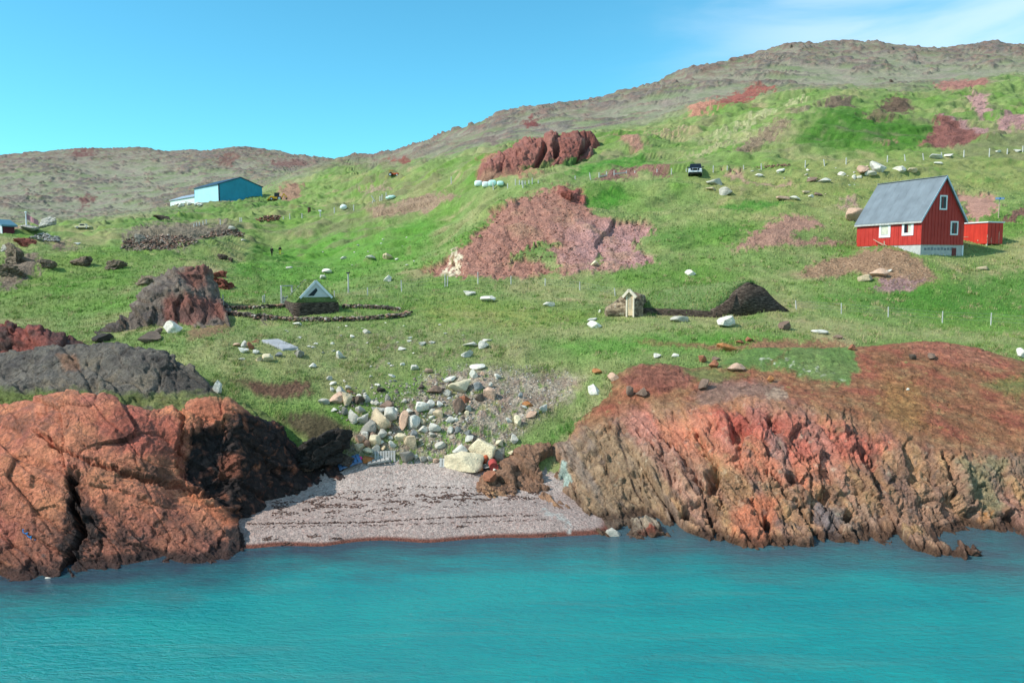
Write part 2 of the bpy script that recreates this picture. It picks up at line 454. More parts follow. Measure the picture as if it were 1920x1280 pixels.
# right middle slopes
T += [(1300, 490, 80), (1300, 440, 88), (1300, 400, 96), (1250, 370, 104), (1300, 335, 114), (1150, 340, 116), (1180, 365, 108), (1400, 480, 80), (1400, 450, 85), (1480, 415, 92), (1550, 430, 87), (1450, 380, 100), (1400, 335, 112)]
T += [(1500, 500, 77), (1500, 470, 81), (1560, 500, 77), (1608, 462, 84.6), (1640, 461, 82.6), (1670, 460, 80.7), (1700, 470, 78.4), (1727, 479, 76.7), (1768, 479, 77.6), (1806, 479, 78.8), (1620, 475, 79.6), (1690, 478, 76.8), (1690, 505, 74), (1620, 508, 75), (1905, 476, 79), (1850, 505, 75.2), (2200, 470, 78), (1950, 520, 73)]
T += [(1590, 445, 86), (1600, 400, 94), (1700, 445, 85), (1700, 400, 94), (1800, 467, 81), (1850, 463, 82), (1880, 460, 82.8), (1800, 440, 87), (1930, 448, 84), (1850, 405, 91), (1800, 385, 97), (1900, 380, 98), (2200, 390, 96)]
T += [(1500, 350, 108), (1600, 345, 110), (1600, 320, 117), (1500, 325, 116), (1700, 340, 111), (1800, 335, 113), (1920, 330, 114), (2200, 330, 115)]
T += [(1500, 308, 125), (1600, 303, 127), (1700, 298, 129), (1800, 291, 131), (1920, 283, 133), (2200, 275, 135), (1400, 315, 123)]
# green dome
T += [(1400, 295, 131), (1380, 275, 138), (1480, 290, 131), (1600, 285, 133), (1700, 280, 135), (1800, 270, 137), (1900, 262, 140), (2200, 255, 142)]
T += [(1450, 240, 150), (1550, 250, 145), (1650, 250, 145), (1750, 240, 148), (1850, 225, 155), (1500, 215, 160), (1580, 195, 166), (1660, 192, 168), (1720, 205, 165), (1800, 205, 168), (1900, 195, 172), (2200, 190, 175)]
T += [(1580, 185, 178), (1660, 183, 180), (1740, 188, 182), (1850, 175, 192), (1950, 165, 200), (2200, 160, 205)]
# slope behind the crag
T += [(1100, 325, 122), (1150, 320, 126), (1200, 315, 128), (1250, 300, 134), (1150, 285, 142), (1220, 275, 148), (1280, 275, 148), (1330, 250, 160), (1400, 230, 170), (1300, 215, 185), (1350, 200, 195), (1430, 190, 195), (1480, 180, 200)]
T += [(880, 335, 134), (960, 330, 136), (1040, 325, 134), (880, 315, 150), (1000, 305, 150), (1080, 295, 150), (1130, 262, 165), (1200, 248, 178), (1000, 275, 175), (900, 290, 180), (800, 310, 200), (820, 340, 170)]
# mountain
T += [(1000, 250, 215), (1100, 235, 225), (1200, 225, 225), (900, 265, 230), (1100, 205, 270), (1200, 195, 260), (1300, 175, 265), (1400, 165, 265), (1000, 225, 255), (800, 285, 250), (760, 300, 240), (740, 320, 215)]
T += [(1550, 165, 240), (1650, 163, 240), (1750, 160, 240), (1850, 150, 240), (1950, 140, 250), (2200, 135, 250), (1450, 130, 310), (1550, 120, 320), (1650, 115, 320), (1750, 120, 310), (1850, 120, 300), (1950, 115, 310), (2200, 110, 310)]
for px, py, Y in ((720, 300, 300), (750, 285, 300), (790, 267, 300), (850, 245, 305), (905, 225, 310), (955, 208, 315), (985, 199, 318), (1005, 196, 320), (1045, 198, 320), (1060, 203, 320), (1120, 190, 325), (1180, 172, 330), (1240, 158, 340), (1285, 135, 350), (1330, 122, 360), (1380, 114, 370), (1440, 100, 380), (1490, 86, 390), (1560, 84, 400), (1620, 78, 405), (1660, 79, 405), (1710, 84, 400), (1790, 92, 395), (1840, 86, 395), (1890, 89, 390), (1960, 88, 390), (2200, 92, 390)):
    T += [(px, py, Y), (px, py + 22, Y * 1.25), (px, py + 70, Y * 2.1)]

def tcoords(px, Y): return np.stack([px / 150.0, np.log(Y) * 7.0], -1)
tc = np.array(T)
for e in list(T):
    if e[0] <= -100: T.append((e[0] - 650, e[1], e[2]))
    if e[0] >= 2200: T.append((e[0] + 600, e[1], e[2]))
P0, TPX, TPY = make_patch(T, (-900, 2820), (27, 1150), 2.5, 9, tcoords, 860, lam=2e-3, wings=640)
TX, TYY, TZ = P0[..., 0], P0[..., 1], P0[..., 2]
TN = grid_normals(P0)
# noise fields in world space
n_a = fbm2(TX / 14, TYY / 14, 4, 3); n_b = fbm2(TX / 4.2, TYY / 4.2, 4, 21); n_c = fbm2(TX / 1.3, TYY / 1.3, 4, 31)
n_far = fbm2(TX / 60, TYY / 60, 5, 41); n_p = fbm2(TPX / 26, np.log(TYY) * 30, 4, 51); n_q = fbm2(TPX / 9, np.log(TYY) * 70, 3, 61)
n_r = fbm2(TPX / 6, np.log(TYY) * 110, 3, 63)
wpx = TPX + n_p * 16 + n_q * 13 + n_r * 9; wpy = TPY + fbm2(TPX / 24, np.log(TYY) * 30 + 40, 4, 71) * 8 + n_q * 7 + n_r * 5

def heath_line(px):
    return np.interp(px, [-300, 0, 100, 180, 260, 300, 420, 520, 600, 650, 700, 800, 900, 1000, 1100, 1200, 1300, 1400, 1480, 1600, 1700, 1800, 1900, 2300],
                     [424, 424, 424, 421, 410, 398, 372, 345, 318, 306, 312, 302, 300, 285, 262, 245, 215, 185, 172, 168, 172, 160, 140, 130])
HEATH = ss(-26, 22, heath_line(TPX) - wpy + 10 * n_q) * ss(170, 215, TYY)
def patch_mask(poly, feather=4.0):
    p = np.asarray(poly, float); m = np.zeros(TPX.shape)
    bb = (TPX > p[:, 0].min() - 40) & (TPX < p[:, 0].max() + 40) & (TPY > p[:, 1].min() - 30) & (TPY < p[:, 1].max() + 30)
    if bb.any(): m[bb] = ss(-feather, feather, polysd(wpx[bb], wpy[bb], poly))
    return m
BLUFF = patch_mask([(795, 512), (850, 482), (885, 455), (935, 395), (985, 365), (1050, 352), (1088, 358), (1100, 385), (1125, 410), (1165, 420), (1215, 417), (1228, 432), (1200, 452), (1190, 470), (1232, 480), (1225, 492), (1150, 511), (1050, 516), (930, 524), (850, 521)])
BL_G = [patch_mask([(945, 497), (985, 470), (1020, 460), (1050, 462), (1030, 472), (1045, 485), (1050, 505), (1025, 512), (1020, 495), (985, 488)]), patch_mask([(970, 370), (988, 363), (995, 366), (975, 374)], 2), patch_mask([(1110, 500), (1128, 478), (1140, 482), (1130, 500)], 2)]
for g in BL_G: BLUFF = BLUFF * (1 - g)
CREST = patch_mask([(1035, 362), (1055, 354), (1085, 357), (1095, 378), (1080, 380), (1055, 372)], 3)
# (polygon, colour, feather, roughness of the ground)
SCREE = [
    ([(1145, 262), (1180, 262), (1212, 280), (1205, 286), (1180, 283)], (172, 126, 104), 3),
    ([(1287, 222), (1300, 200), (1325, 193), (1345, 190), (1335, 210), (1310, 220)], (190, 130, 105), 3),
    ([(1345, 205), (1350, 190), (1385, 175), (1420, 165), (1460, 165), (1455, 172), (1420, 180), (1400, 195), (1370, 205)], (158, 92, 78), 3),
    ([(1720, 280), (1735, 262), (1755, 240), (1752, 222), (1765, 220), (1870, 260), (1850, 264), (1790, 275)], (140, 88, 78), 3),
    ([(1755, 218), (1772, 220), (1875, 260), (1860, 264)], (172, 130, 124), 3),
    ([(1815, 185), (1838, 180), (1850, 200), (1862, 222), (1845, 226), (1830, 222)], (182, 138, 130), 3),
    ([(1860, 240), (1875, 225), (1885, 212), (1905, 222), (1940, 225), (1940, 244)], (172, 128, 122), 3),
    ([(1750, 172), (1765, 155), (1800, 150), (1850, 155), (1855, 168), (1810, 175)], (165, 112, 98), 4),
    ([(1640, 205), (1665, 187), (1700, 190), (1720, 205), (1700, 215), (1660, 210)], (110, 88, 70), 4),
    ([(1530, 205), (1560, 192), (1600, 192), (1605, 208), (1570, 210)], (118, 100, 82), 4),
    ([(1375, 295), (1395, 272), (1425, 252), (1460, 235), (1490, 240), (1460, 255), (1440, 270), (1420, 285), (1395, 296)], (146, 124, 98), 5),
    ([(1118, 340), (1150, 326), (1200, 322), (1265, 330), (1250, 337), (1200, 332), (1160, 338), (1130, 346)], (142, 100, 88), 3),
    ([(1352, 332), (1380, 326), (1392, 328), (1395, 336), (1440, 344), (1500, 350), (1530, 346), (1520, 356), (1480, 355), (1420, 346), (1380, 338)], (178, 142, 116), 2),
    ([(1787, 378), (1800, 367), (1850, 370), (1872, 378), (1870, 395), (1845, 408), (1815, 420), (1795, 430), (1780, 410), (1808, 408), (1810, 392), (1800, 380)], (182, 134, 114), 2),
    ([(1880, 412), (1925, 392), (2180, 330), (2180, 345), (1925, 408), (1890, 418)], (128, 92, 76), 2),
    ([(1368, 478), (1390, 462), (1420, 440), (1440, 425), (1480, 412), (1530, 412), (1550, 425), (1500, 438), (1480, 452), (1560, 450), (1600, 452), (1560, 460), (1480, 462), (1420, 470)], (166, 124, 104), 4),
    ([(1490, 520), (1520, 500), (1560, 485), (1620, 470), (1660, 462), (1700, 470), (1725, 485), (1745, 505), (1755, 520), (1730, 535), (1700, 546), (1650, 540), (1640, 525), (1600, 510), (1560, 520), (1530, 524)], (158, 124, 94), 5),
    ([(1640, 545), (1650, 525), (1690, 520), (1740, 522), (1700, 547)], (158, 122, 116), 4),
    ([(690, 405), (700, 392), (745, 392), (770, 382), (800, 378), (850, 368), (860, 375), (840, 385), (800, 400), (760, 406), (720, 414)], (158, 130, 104), 5),
    ([(672, 362), (690, 352), (730, 350), (732, 356), (690, 364)], (160, 138, 112), 3),
    ([(715, 305), (735, 295), (760, 296), (785, 304), (760, 308)], (140, 84, 72), 3),
    ([(230, 465), (240, 445), (280, 428), (350, 425), (420, 428), (455, 440), (450, 450), (400, 452), (360, 465), (300, 472)], (132, 118, 98), 6),
    ([(85, 462), (110, 456), (150, 458), (140, 468), (100, 470)], (140, 118, 98), 4),
    ([(0, 520), (20, 500), (60, 480), (80, 490), (70, 515), (30, 540), (0, 550)], (128, 110, 92), 6),
    ([(350, 640), (360, 615), (410, 605), (440, 612), (410, 630)], (140, 112, 78), 8),
    ([(440, 715), (470, 712), (510, 718), (580, 712), (585, 735), (540, 750), (490, 745)], (104, 76, 58), 9),
    ([(520, 790), (560, 770), (610, 775), (650, 800), (640, 830), (580, 830)], (88, 78, 54), 12),
    ([(1190, 640), (1400, 645), (1420, 636), (1560, 640), (1600, 650), (1500, 660), (1400, 655), (1350, 656)], (150, 108, 76), 6),
    ([(900, 300), (960, 300), (1000, 310), (1020, 330), (960, 342), (900, 342)], (168, 118, 92), 4),
    ([(975, 232), (1000, 222), (1012, 225), (1010, 240), (990, 245)], (128, 72, 66), 3),
    ([(400, 310), (430, 292), (445, 290), (450, 296), (430, 312)], (128, 96, 84), 4),
    ([(145, 378), (170, 362), (180, 365), (165, 385), (150, 388)], (124, 86, 78), 4),
    ([(120, 290), (165, 280), (180, 284), (160, 296)], (122, 84, 76), 4),
    ([(505, 300), (560, 300), (590, 304), (560, 312), (520, 318)], (128, 96, 86), 4),
    ([(515, 378), (530, 350), (545, 345), (555, 352), (575, 372), (545, 382)], (160, 124, 98), 4),
    ([(545, 350), (550, 346), (570, 350), (560, 360)], (150, 112, 92), 3),
    ([(0, 436), (30, 428), (60, 430), (20, 445), (0, 448), (-60, 450), (-60, 440)], (170, 132, 108), 2),
    ([(480, 648), (470, 640), (488, 636), (490, 644)], (130, 86, 60), 2),
    ([(895, 262), (930, 255), (940, 270), (925, 278)], (130, 112, 100), 3),
    ([(1570, 392), (1600, 378), (1610, 386), (1602, 394), (1580, 398)], (176, 142, 120), 4),
]
SCREE += [([(1290, 272), (1340, 258), (1400, 236), (1455, 208), (1505, 184), (1510, 188), (1460, 214), (1405, 241), (1345, 263)], (172, 168, 118), 3), ([(1250, 300), (1320, 285), (1390, 262), (1440, 238), (1442, 242), (1392, 268), (1322, 291)], (170, 162, 114), 3),
    ([(1180, 262), (1260, 252), (1300, 244), (1302, 247), (1262, 257)], (176, 150, 112), 2), ([(1640, 285), (1665, 272), (1680, 262), (1684, 268), (1668, 280)], (150, 120, 90), 3), ([(1600, 232), (1640, 215), (1690, 222), (1640, 236)], (124, 110, 78), 4), ([(1480, 222), (1520, 214), (1525, 226), (1490, 228)], (140, 126, 98), 4)]
SM = [(patch_mask(p, f), c) for p, c, f in SCREE]
ROCKY = np.zeros(TPX.shape)
for m, c in SM: ROCKY = np.maximum(ROCKY, m)
ROCKY = np.maximum(ROCKY, BLUFF)
BEACH = ss(-.06, .06, np.interp(TPX, [300, 560, 600, 650, 700, 800, 900, 930, 1000, 1050, 1100, 1150], [41.4, 41.4, 41.8, 42.1, 42.4, 42.4, 42.2, 41.8, 41.8, 41.5, 41.0, 40.5]) - TYY + n_q * .5)
# gully: bare pebbly ground between the boulders
GUL = ss(-10, 26, polysd(wpx, wpy, [(640, 860), (660, 800), (700, 770), (780, 730), (800, 695), (880, 680), (980, 690), (1060, 690), (1100, 700), (1085, 740), (1020, 790), (960, 840), (950, 870)])) * ss(-.34, .30, n_q + .7 * fbm2(TX / .8, TYY / .8, 3, 81) + .10 + .35 * ss(830, 930, TPX) * ss(830, 720, TPY)) * (TYY < 60)
GUL2 = ss(-20, 30, polysd(wpx, wpy, [(560, 680), (700, 620), (900, 610), (1000, 660), (900, 700), (700, 720)])) * ss(.15, .6, n_q + n_c * .7) * (TYY < 62) * .6

# far rock outcrops, broken ledges
rk = ridged2(TX / 26 + n_a * .5, TYY / 15, 5, 91) + .45 * n_far + .35 * fbm2(TX / 9, TYY / 6, 3, 95)
RK = ss(.66, .94, rk) * HEATH
RKL = ss(.78, 1.05, rk + .25 * n_b) * (1 - HEATH) * ss(90, 140, TYY) * (1 - ROCKY) * .55
disp = .18 * n_a * ss(42, 60, TYY) + .10 * n_b + .045 * n_c * ss(140, 60, TYY)
HD = ss(9, 16, np.hypot(TX - 42, TYY - 81))
n_m = fbm2(TX / 22 + 5, TYY / 16, 3, 44)
n_t = ss(-.06, .12, fbm2(TX / 17 + 3, TYY / 8, 4, 46)) + .5 * ss(-.05, .1, fbm2(TX / 9 + 7, TYY / 4, 4, 47))
disp += (1 - HEATH) * HD * (1 - BLUFF) * ss(74, 86, TYY) * (.55 * n_t * np.clip(TYY / 110, .7, 1.6))
disp += (1 - HEATH) * HD * (ss(72, 110, TYY) * (1.1 * n_m + .3 * n_b) + ss(90, 200, TYY) * (.9 * n_a + .5 * n_b))
disp += (1 - HEATH) * ss(44, 50, TYY) * HD * .10 * ss(.1, .6, n_b + n_c * .5) + HEATH * (2.2 * n_far + .8 * n_a + .3 * n_b)
disp += RK * (1.2 * np.abs(fbm2(TX / 7, TYY / 5, 4, 97)) + .5 + .8 * ridged2(TX / 12, TYY / 6, 3, 98)) * ss(150, 320, TYY)
bl_f1, bl_f2, bl_r = voronoi3(TX * .5 + TZ * .3, TYY * .30, TZ * .55, 5)
bl_g1, bl_g2, bl_h = voronoi3(TX * 1.4 + TZ * .6, TYY * .8, TZ * 1.5, 6)
ROADQ = np.maximum.reduce([m for (m, c), (poly, _, _) in zip(SM, SCREE) if poly[0] in ((1352, 332), (1787, 378), (0, 436))])
disp *= 1 - .6 * ROADQ
disp += (1 - ROADQ) * ROCKY * ss(60, 75, TYY) * (1 - .6 * BLUFF) * (.14 * (bl_h - .5) + .14 * n_c + .10 * np.clip(bl_g2 - bl_g1, 0, .4))
disp += BLUFF * (slabs((.7 * TPX - .7 * TPY) * .060, (.7 * TPX + .7 * TPY) * .060, 3301, ((.16, .09, .50, .08), (.42, .25, .24, .05), (1.1, .7, .12, .03), (2.6, 1.8, .06, .02))) + .12 * n_c) + CREST * (.15 + .35 * (bl_r - .5))
disp *= 1 - .92 * BEACH
disp += GUL * .10 * (bl_h - .3)
P1 = P0 + TN * disp[..., None]
TERRAIN = reg_patch(P1)
TN1 = grid_normals(P1)
slope = 1 - TN1[..., 2]

# ---- ground colours
def grass_colour(x, y, pxs, pys, seedo=0):
    a = fbm2(x / 14, y / 14, 4, 103); b = fbm2(x / 4.0, y / 5.2, 4, 113); c = fbm2(x / 1.1, y / 1.6, 4, 123); l = fbm2(pxs / 60, np.log(y) * 16, 4, 133)
    g = mixc(np.broadcast_to(alb(130, 150, 86), x.shape + (3,)).copy(), alb(110, 143, 66), ss(-.1, .5, a + .6 * b))
    g = mixc(g, alb(158, 154, 106), ss(-.05, .65, -a + .5 * l + .4 * b))
    g = mixc(g, alb(138, 156, 84), ss(.1, .6, l) * .6)
    g = mixc(g, alb(156, 152, 104), ss(.25, .85, -.5 * a + l * .4 + .8 * c) * .6)
    g = mixc(g, alb(172, 154, 116), ss(.22, .6, fbm2(x / 6.5 + 9, y / 7, 5, 143) + .25 * c) * .75)
    g = g * (1 + .30 * c + .16 * b)[..., None]
    return np.clip(g, .004, 1)
C = grass_colour(TX, TYY, TPX, TPY)
DRY = [([(560, 600), (780, 590), (1000, 610), (1120, 640), (900, 660), (700, 700), (560, 690), (440, 640)], (146, 148, 100), .75, 40),
       ([(780, 575), (860, 560), (1000, 575), (1130, 590), (1000, 620), (820, 610)], (158, 160, 88), .6, 22),
       ([(1000, 615), (1250, 600), (1500, 605), (1920, 628), (2180, 628), (2180, 646), (1900, 642), (1600, 632), (1300, 625), (1050, 640)], (160, 158, 108), .75, 10),
       ([(1290, 335), (1500, 308), (1920, 290), (2180, 285), (2180, 350), (1920, 360), (1820, 368), (1620, 400), (1450, 400), (1330, 370)], (150, 152, 92), .75, 22),
       ([(1280, 400), (1420, 400), (1600, 410), (1600, 445), (1440, 420), (1300, 425)], (160, 162, 102), .7, 14),
       ([(240, 540), (330, 480), (470, 462), (480, 470), (400, 500), (330, 520), (300, 540)], (150, 142, 100), .6, 14),
       ([(0, 500), (100, 480), (300, 470), (200, 560), (60, 600), (0, 600)], (132, 150, 78), .5, 25),
       ([(180, 425), (420, 400), (560, 400), (440, 425), (200, 445)], (150, 152, 100), .5, 14),
       ([(680, 340), (820, 340), (900, 352), (850, 370), (720, 372)], (140, 148, 88), .5, 12),
       ([(920, 345), (1000, 343), (1130, 348), (1090, 358), (1000, 352), (940, 358)], (156, 160, 108), .7, 7),
       ([(1100, 405), (1170, 380), (1185, 395), (1150, 415)], (150, 158, 104), .6, 8),
       ([(1100, 560), (1320, 545), (1330, 570), (1200, 575)], (120, 148, 76), .4, 8)]
for poly, c, amt, fe in DRY:
    m = ss(-fe, fe, polysd(wpx, wpy, poly)) * amt * ss(-.55, .35, n_q + n_p * .6 + .2)
    C = mixc(C, alb(*c), m)
LUSH = [([(1480, 270), (1560, 215), (1640, 215), (1760, 240), (1730, 280), (1560, 290)], (72, 120, 42), .9, 16), ([(1050, 335), (1130, 300), (1230, 290), (1240, 312), (1120, 330)], (70, 132, 44), .85, 8),
        ([(1090, 375), (1160, 360), (1180, 375), (1120, 392)], (76, 138, 46), .8, 6), ([(1340, 388), (1420, 384), (1480, 394), (1440, 404), (1360, 402)], (72, 134, 46), .8, 5), ([(1500, 560), (1640, 545), (1800, 530), (1920, 500), (2180, 480), (2180, 600), (1920, 600), (1700, 585)], (76, 130, 48), .7, 14),
        ([(480, 470), (700, 430), (830, 420), (790, 500), (640, 540), (520, 545), (430, 520)], (98, 150, 58), .75, 18), ([(100, 560), (350, 500), (420, 470), (250, 490), (80, 540)], (90, 138, 50), .6, 16), ([(440, 430), (560, 395), (660, 400), (560, 440)], (114, 152, 62), .5, 14),
        ([(200, 430), (330, 395), (480, 382), (560, 385), (460, 405), (260, 440)], (86, 136, 54), .6, 12), ([(1200, 430), (1400, 420), (1390, 450), (1240, 470)], (86, 132, 54), .6, 14), ([(1000, 840), (1100, 770), (1090, 800), (985, 850)], (68, 118, 40), .8, 8), ([(1000, 640), (1250, 620), (1500, 628), (1350, 655), (1100, 670)], (94, 148, 56), .6, 14)]
for poly, c, amt, fe in LUSH:
    C = mixc(C, alb(*c), ss(-fe, fe, polysd(wpx, wpy, poly)) * amt * ss(-.6, .2, n_p + n_q * .5 + .25))
heath = mixc(np.broadcast_to(alb(144, 140, 112), C.shape).copy(), alb(124, 134, 88), ss(-.2, .5, n_a + .5 * n_far))
heath = mixc(heath, alb(142, 122, 110), ss(.0, .7, -n_a + .6 * n_b) * .8)
heath = mixc(heath, alb(112, 138, 76), ss(.35, .8, fbm2(TX / 45, TYY / 25, 3, 141)) * .7)
heath = (.22 * heath.mean(-1, keepdims=True) + .78 * heath) * 1.16 * (1 + .16 * n_b)[..., None]
C = mixc(C, heath, HEATH)
SKYN = ss(38, 8, TPY - np.interp(TPX, tc[tc[:, 2] > 1e9, 0] if False else [0, 90, 265, 440, 605, 720, 905, 1000, 1120, 1285, 1490, 1650, 1800, 1920], [294, 286, 280, 279, 304, 300, 225, 196, 190, 135, 86, 78, 92, 88])) * HEATH
C = mixc(C, alb(128, 96, 92), SKYN * ss(-.3, .4, n_b + n_a * .5) * .75)
C = mixc(C, mixc(np.broadcast_to(alb(124, 114, 108), C.shape).copy(), alb(138, 112, 100), ss(-.2, .4, n_b)) * (1 + .35 * n_c + .2 * n_b)[..., None], RK * .9)
C = mixc(C, alb(134, 120, 98), RKL)
for m, c in SM:
    C = mixc(C, (.1 * alb(*c).mean() + .9 * alb(*c)) * 1.08 * (1 + .25 * n_c + .12 * (bl_h - .5) + .15 * n_b)[..., None], m)
blc = mixc(np.broadcast_to(alb(158, 108, 90), C.shape).copy(), alb(168, 122, 114), ss(1010, 1120, TPX + 60 * n_p) * ss(400, 440, TPY))
blc = mixc(blc, alb(158, 124, 92), ss(.0, .5, n_b) * .5)
blc = mixc(blc, alb(146, 78, 66), CREST * .8)
blc = mixc(blc, alb(222, 205, 170), patch_mask([(828, 518), (848, 492), (860, 470), (866, 480), (862, 505), (850, 520)], 3) * .85)
C = mixc(C, 1.28 * (.12 * blc.mean(-1, keepdims=True) + .88 * blc) * (1 + .25 * n_c + .2 * (bl_h - .5))[..., None], BLUFF)
yel = ss(.45, .75, fbm2(TPX / 30, np.log(TYY) * 40, 4, 151)) * patch_mask([(0, 434), (100, 425), (200, 425), (320, 418), (420, 410), (560, 370), (760, 325), (780, 335), (640, 395), (400, 430), (100, 442), (0, 450)], 12)
C = mixc(C, alb(190, 186, 60), yel * .8)
pebc = mixc(np.broadcast_to(alb(176, 158, 140), C.shape).copy(), alb(150, 124, 112), ss(-.3, .4, n_c))
C = mixc(C, pebc * (1 + .5 * (bl_h - .5))[..., None], np.maximum(GUL * .92, GUL2))
C = mixc(C, alb(205, 200, 180), ss(.35, .7, n_q + n_c * .5) * patch_mask([(1440, 680), (1500, 670), (1600, 690), (1580, 720), (1500, 705)], 6) * .8)
# trodden path up the meadow
PATH = ss(9, 3, np.abs(wpx - np.interp(TPY, [440, 470, 500, 540, 560], [498, 492, 478, 486, 490]))) * ss(440, 462, TPY) * ss(562, 545, TPY) * (TYY < 180)
C = mixc(C, alb(86, 112, 48), PATH * .7)
# beach: dry shingle, wet edge, wrack lines
zb = P1[..., 2]
bc = mixc(np.broadcast_to(alb(182, 166, 156), C.shape).copy(), alb(170, 150, 140), ss(.75, .35, zb))
bc = bc * (1 + .10 * n_c)[..., None]
wr = .62 * ss(.28, .0, np.abs(zb - 1.12 + .10 * n_b - .10 * (TPX - 700) / 500)) * ss(.05, .5, fbm2(TX / .7, TYY / .22, 4, 161) + .18)
bc = mixc(bc, alb(92, 66, 58), np.clip(wr * 1.4, 0, 1) * .35)
bc = mixc(bc, alb(112, 66, 52), ss(.12, .05, zb + .03 * n_b))
C = mixc(C, bc, BEACH)
# grey lichen rock strip by the cliff foot
C = mixc(C, alb(178, 178, 170), BEACH * ss(-3, 3, polysd(wpx, wpy, [(1010, 958), (1030, 950), (1070, 975), (1085, 998), (1070, 1000), (1050, 980)])) * ss(-.3, .3, n_q) * .8)
TC = np.clip(C, .003, 1)
GRASSM = (1 - ROCKY) * (1 - HEATH) * (1 - BEACH) * (1 - GUL) * (1 - RKL)
# bumpiness fed to the shader: fine stones on bare ground
ROAD = np.maximum.reduce([m for (m, c), (poly, _, _) in zip(SM, SCREE) if poly[0] in ((1352, 332), (1787, 378), (0, 436))])
TB = np.maximum.reduce([ROCKY, RK, GUL, .5 * HEATH]) * (1 - .8 * ROAD)

def ground_material():
    m = NT('ground'); c = m.attr('Col'); p = m.pos(); st = m.attr('stony', 'Fac')
    f1 = m.noise(p, .9, 6, .65); f2 = m.noise(p, 5.0, 4, .7); f3 = m.noise(m.mapping(p, (1, .6, 1)), 16.0, 3, .7)
    k = m.math('MULTIPLY', m.mr(f1, .25, .75, .80, 1.2), m.mr(f2, .28, .72, .70, 1.32)); k = m.math('MULTIPLY', k, m.mr(f3, .28, .72, .62, 1.40))
    col = m.mix(1.0, c, k, 'MULTIPLY')
    v = m.voro(p, 7.0, out='Color'); vg = m.n('ShaderNodeSeparateColor'); m.l(v, vg.inputs[0])
    sp = m.mr(vg.outputs[0], 0, 1, .72, 1.28); stone = m.mix(1.0, col, sp, 'MULTIPLY')
    col = m.mix(m.math('MULTIPLY', st, .8), col, stone)
    m.base(col); m.rough(.9); m.b.inputs['Specular IOR Level'].default_value = .12
    h = m.math('ADD', m.math('MULTIPLY', f2, 1.0), m.math('MULTIPLY', f3, .5)); h = m.math('ADD', h, m.math('MULTIPLY', m.voro(p, 4.0), m.math('MULTIPLY', st, 1.0)))
    m.bump(h, .75, .16)
    return m.m
def beach_material():
    m = NT('shingle'); c = m.attr('Col'); p = m.pos()
    v = m.n('ShaderNodeSeparateColor'); m.l(m.voro(p, 16.0, out='Color'), v.inputs[0])
    v2 = m.n('ShaderNodeSeparateColor'); m.l(m.voro(p, 7.0, out='Color'), v2.inputs[0])
    k = m.math('MULTIPLY', m.mr(v.outputs[0], 0, 1, .72, 1.25), m.mr(v2.outputs[1], 0, 1, .78, 1.2))
    col = m.mix(1.0, c, k, 'MULTIPLY')
    col = m.mix(m.mr(v2.outputs[2], .7, 1, 0, .5), col, m.mix(1.0, col, (1.12, .9, .86), 'MULTIPLY'))
    m.base(col); m.rough(.8)
    m.bump(m.math('ADD', m.voro(p, 14.0), m.voro(p, 6.0)), .7, .05)
    return m.m
M_GROUND = ground_material(); M_BEACH = beach_material()
fc = grid_faces(*TPX.shape)
isb = (BEACH.ravel()[fc].mean(1) > .5) & (P1[..., 1].ravel()[fc].mean(1) < 44)
far = (HEATH.ravel()[fc].mean(1) > .5)
lefth = TPX.ravel()[fc].mean(1) < 660
def split(name, sel, mat, kind='structure'):
    ids = np.unique(fc[sel]); remap = np.full(TPX.size, -1, np.int64); remap[ids] = np.arange(len(ids))
    me = mesh_from(name, P1.reshape(-1, 3)[ids], remap[fc[sel]], mat, True, TC.reshape(-1, 3)[ids], {'stony': TB.ravel()[ids]})
    me.normals_split_custom_set_from_vertices(TN1.reshape(-1, 3)[ids].tolist())
    o = link(name, me); tag(o, kind=kind); return o
isr = (ROAD.ravel()[fc].mean(1) > .5) & ~isb & ~far
split('dirt_road', isr, M_GROUND)
split('beach', isb, M_BEACH)
split('hills', far & lefth & ~isb, M_GROUND)
split('mountain', far & ~lefth & ~isb, M_GROUND)
split('ground', ~far & ~isb & ~isr, M_GROUND)
# ------------------------------------------------------------------ crags and cliffs
def lcoords(px, Y, m=1.0): return np.stack([np.asarray(px) * 38.0 / F, np.asarray(Y) * m], -1)

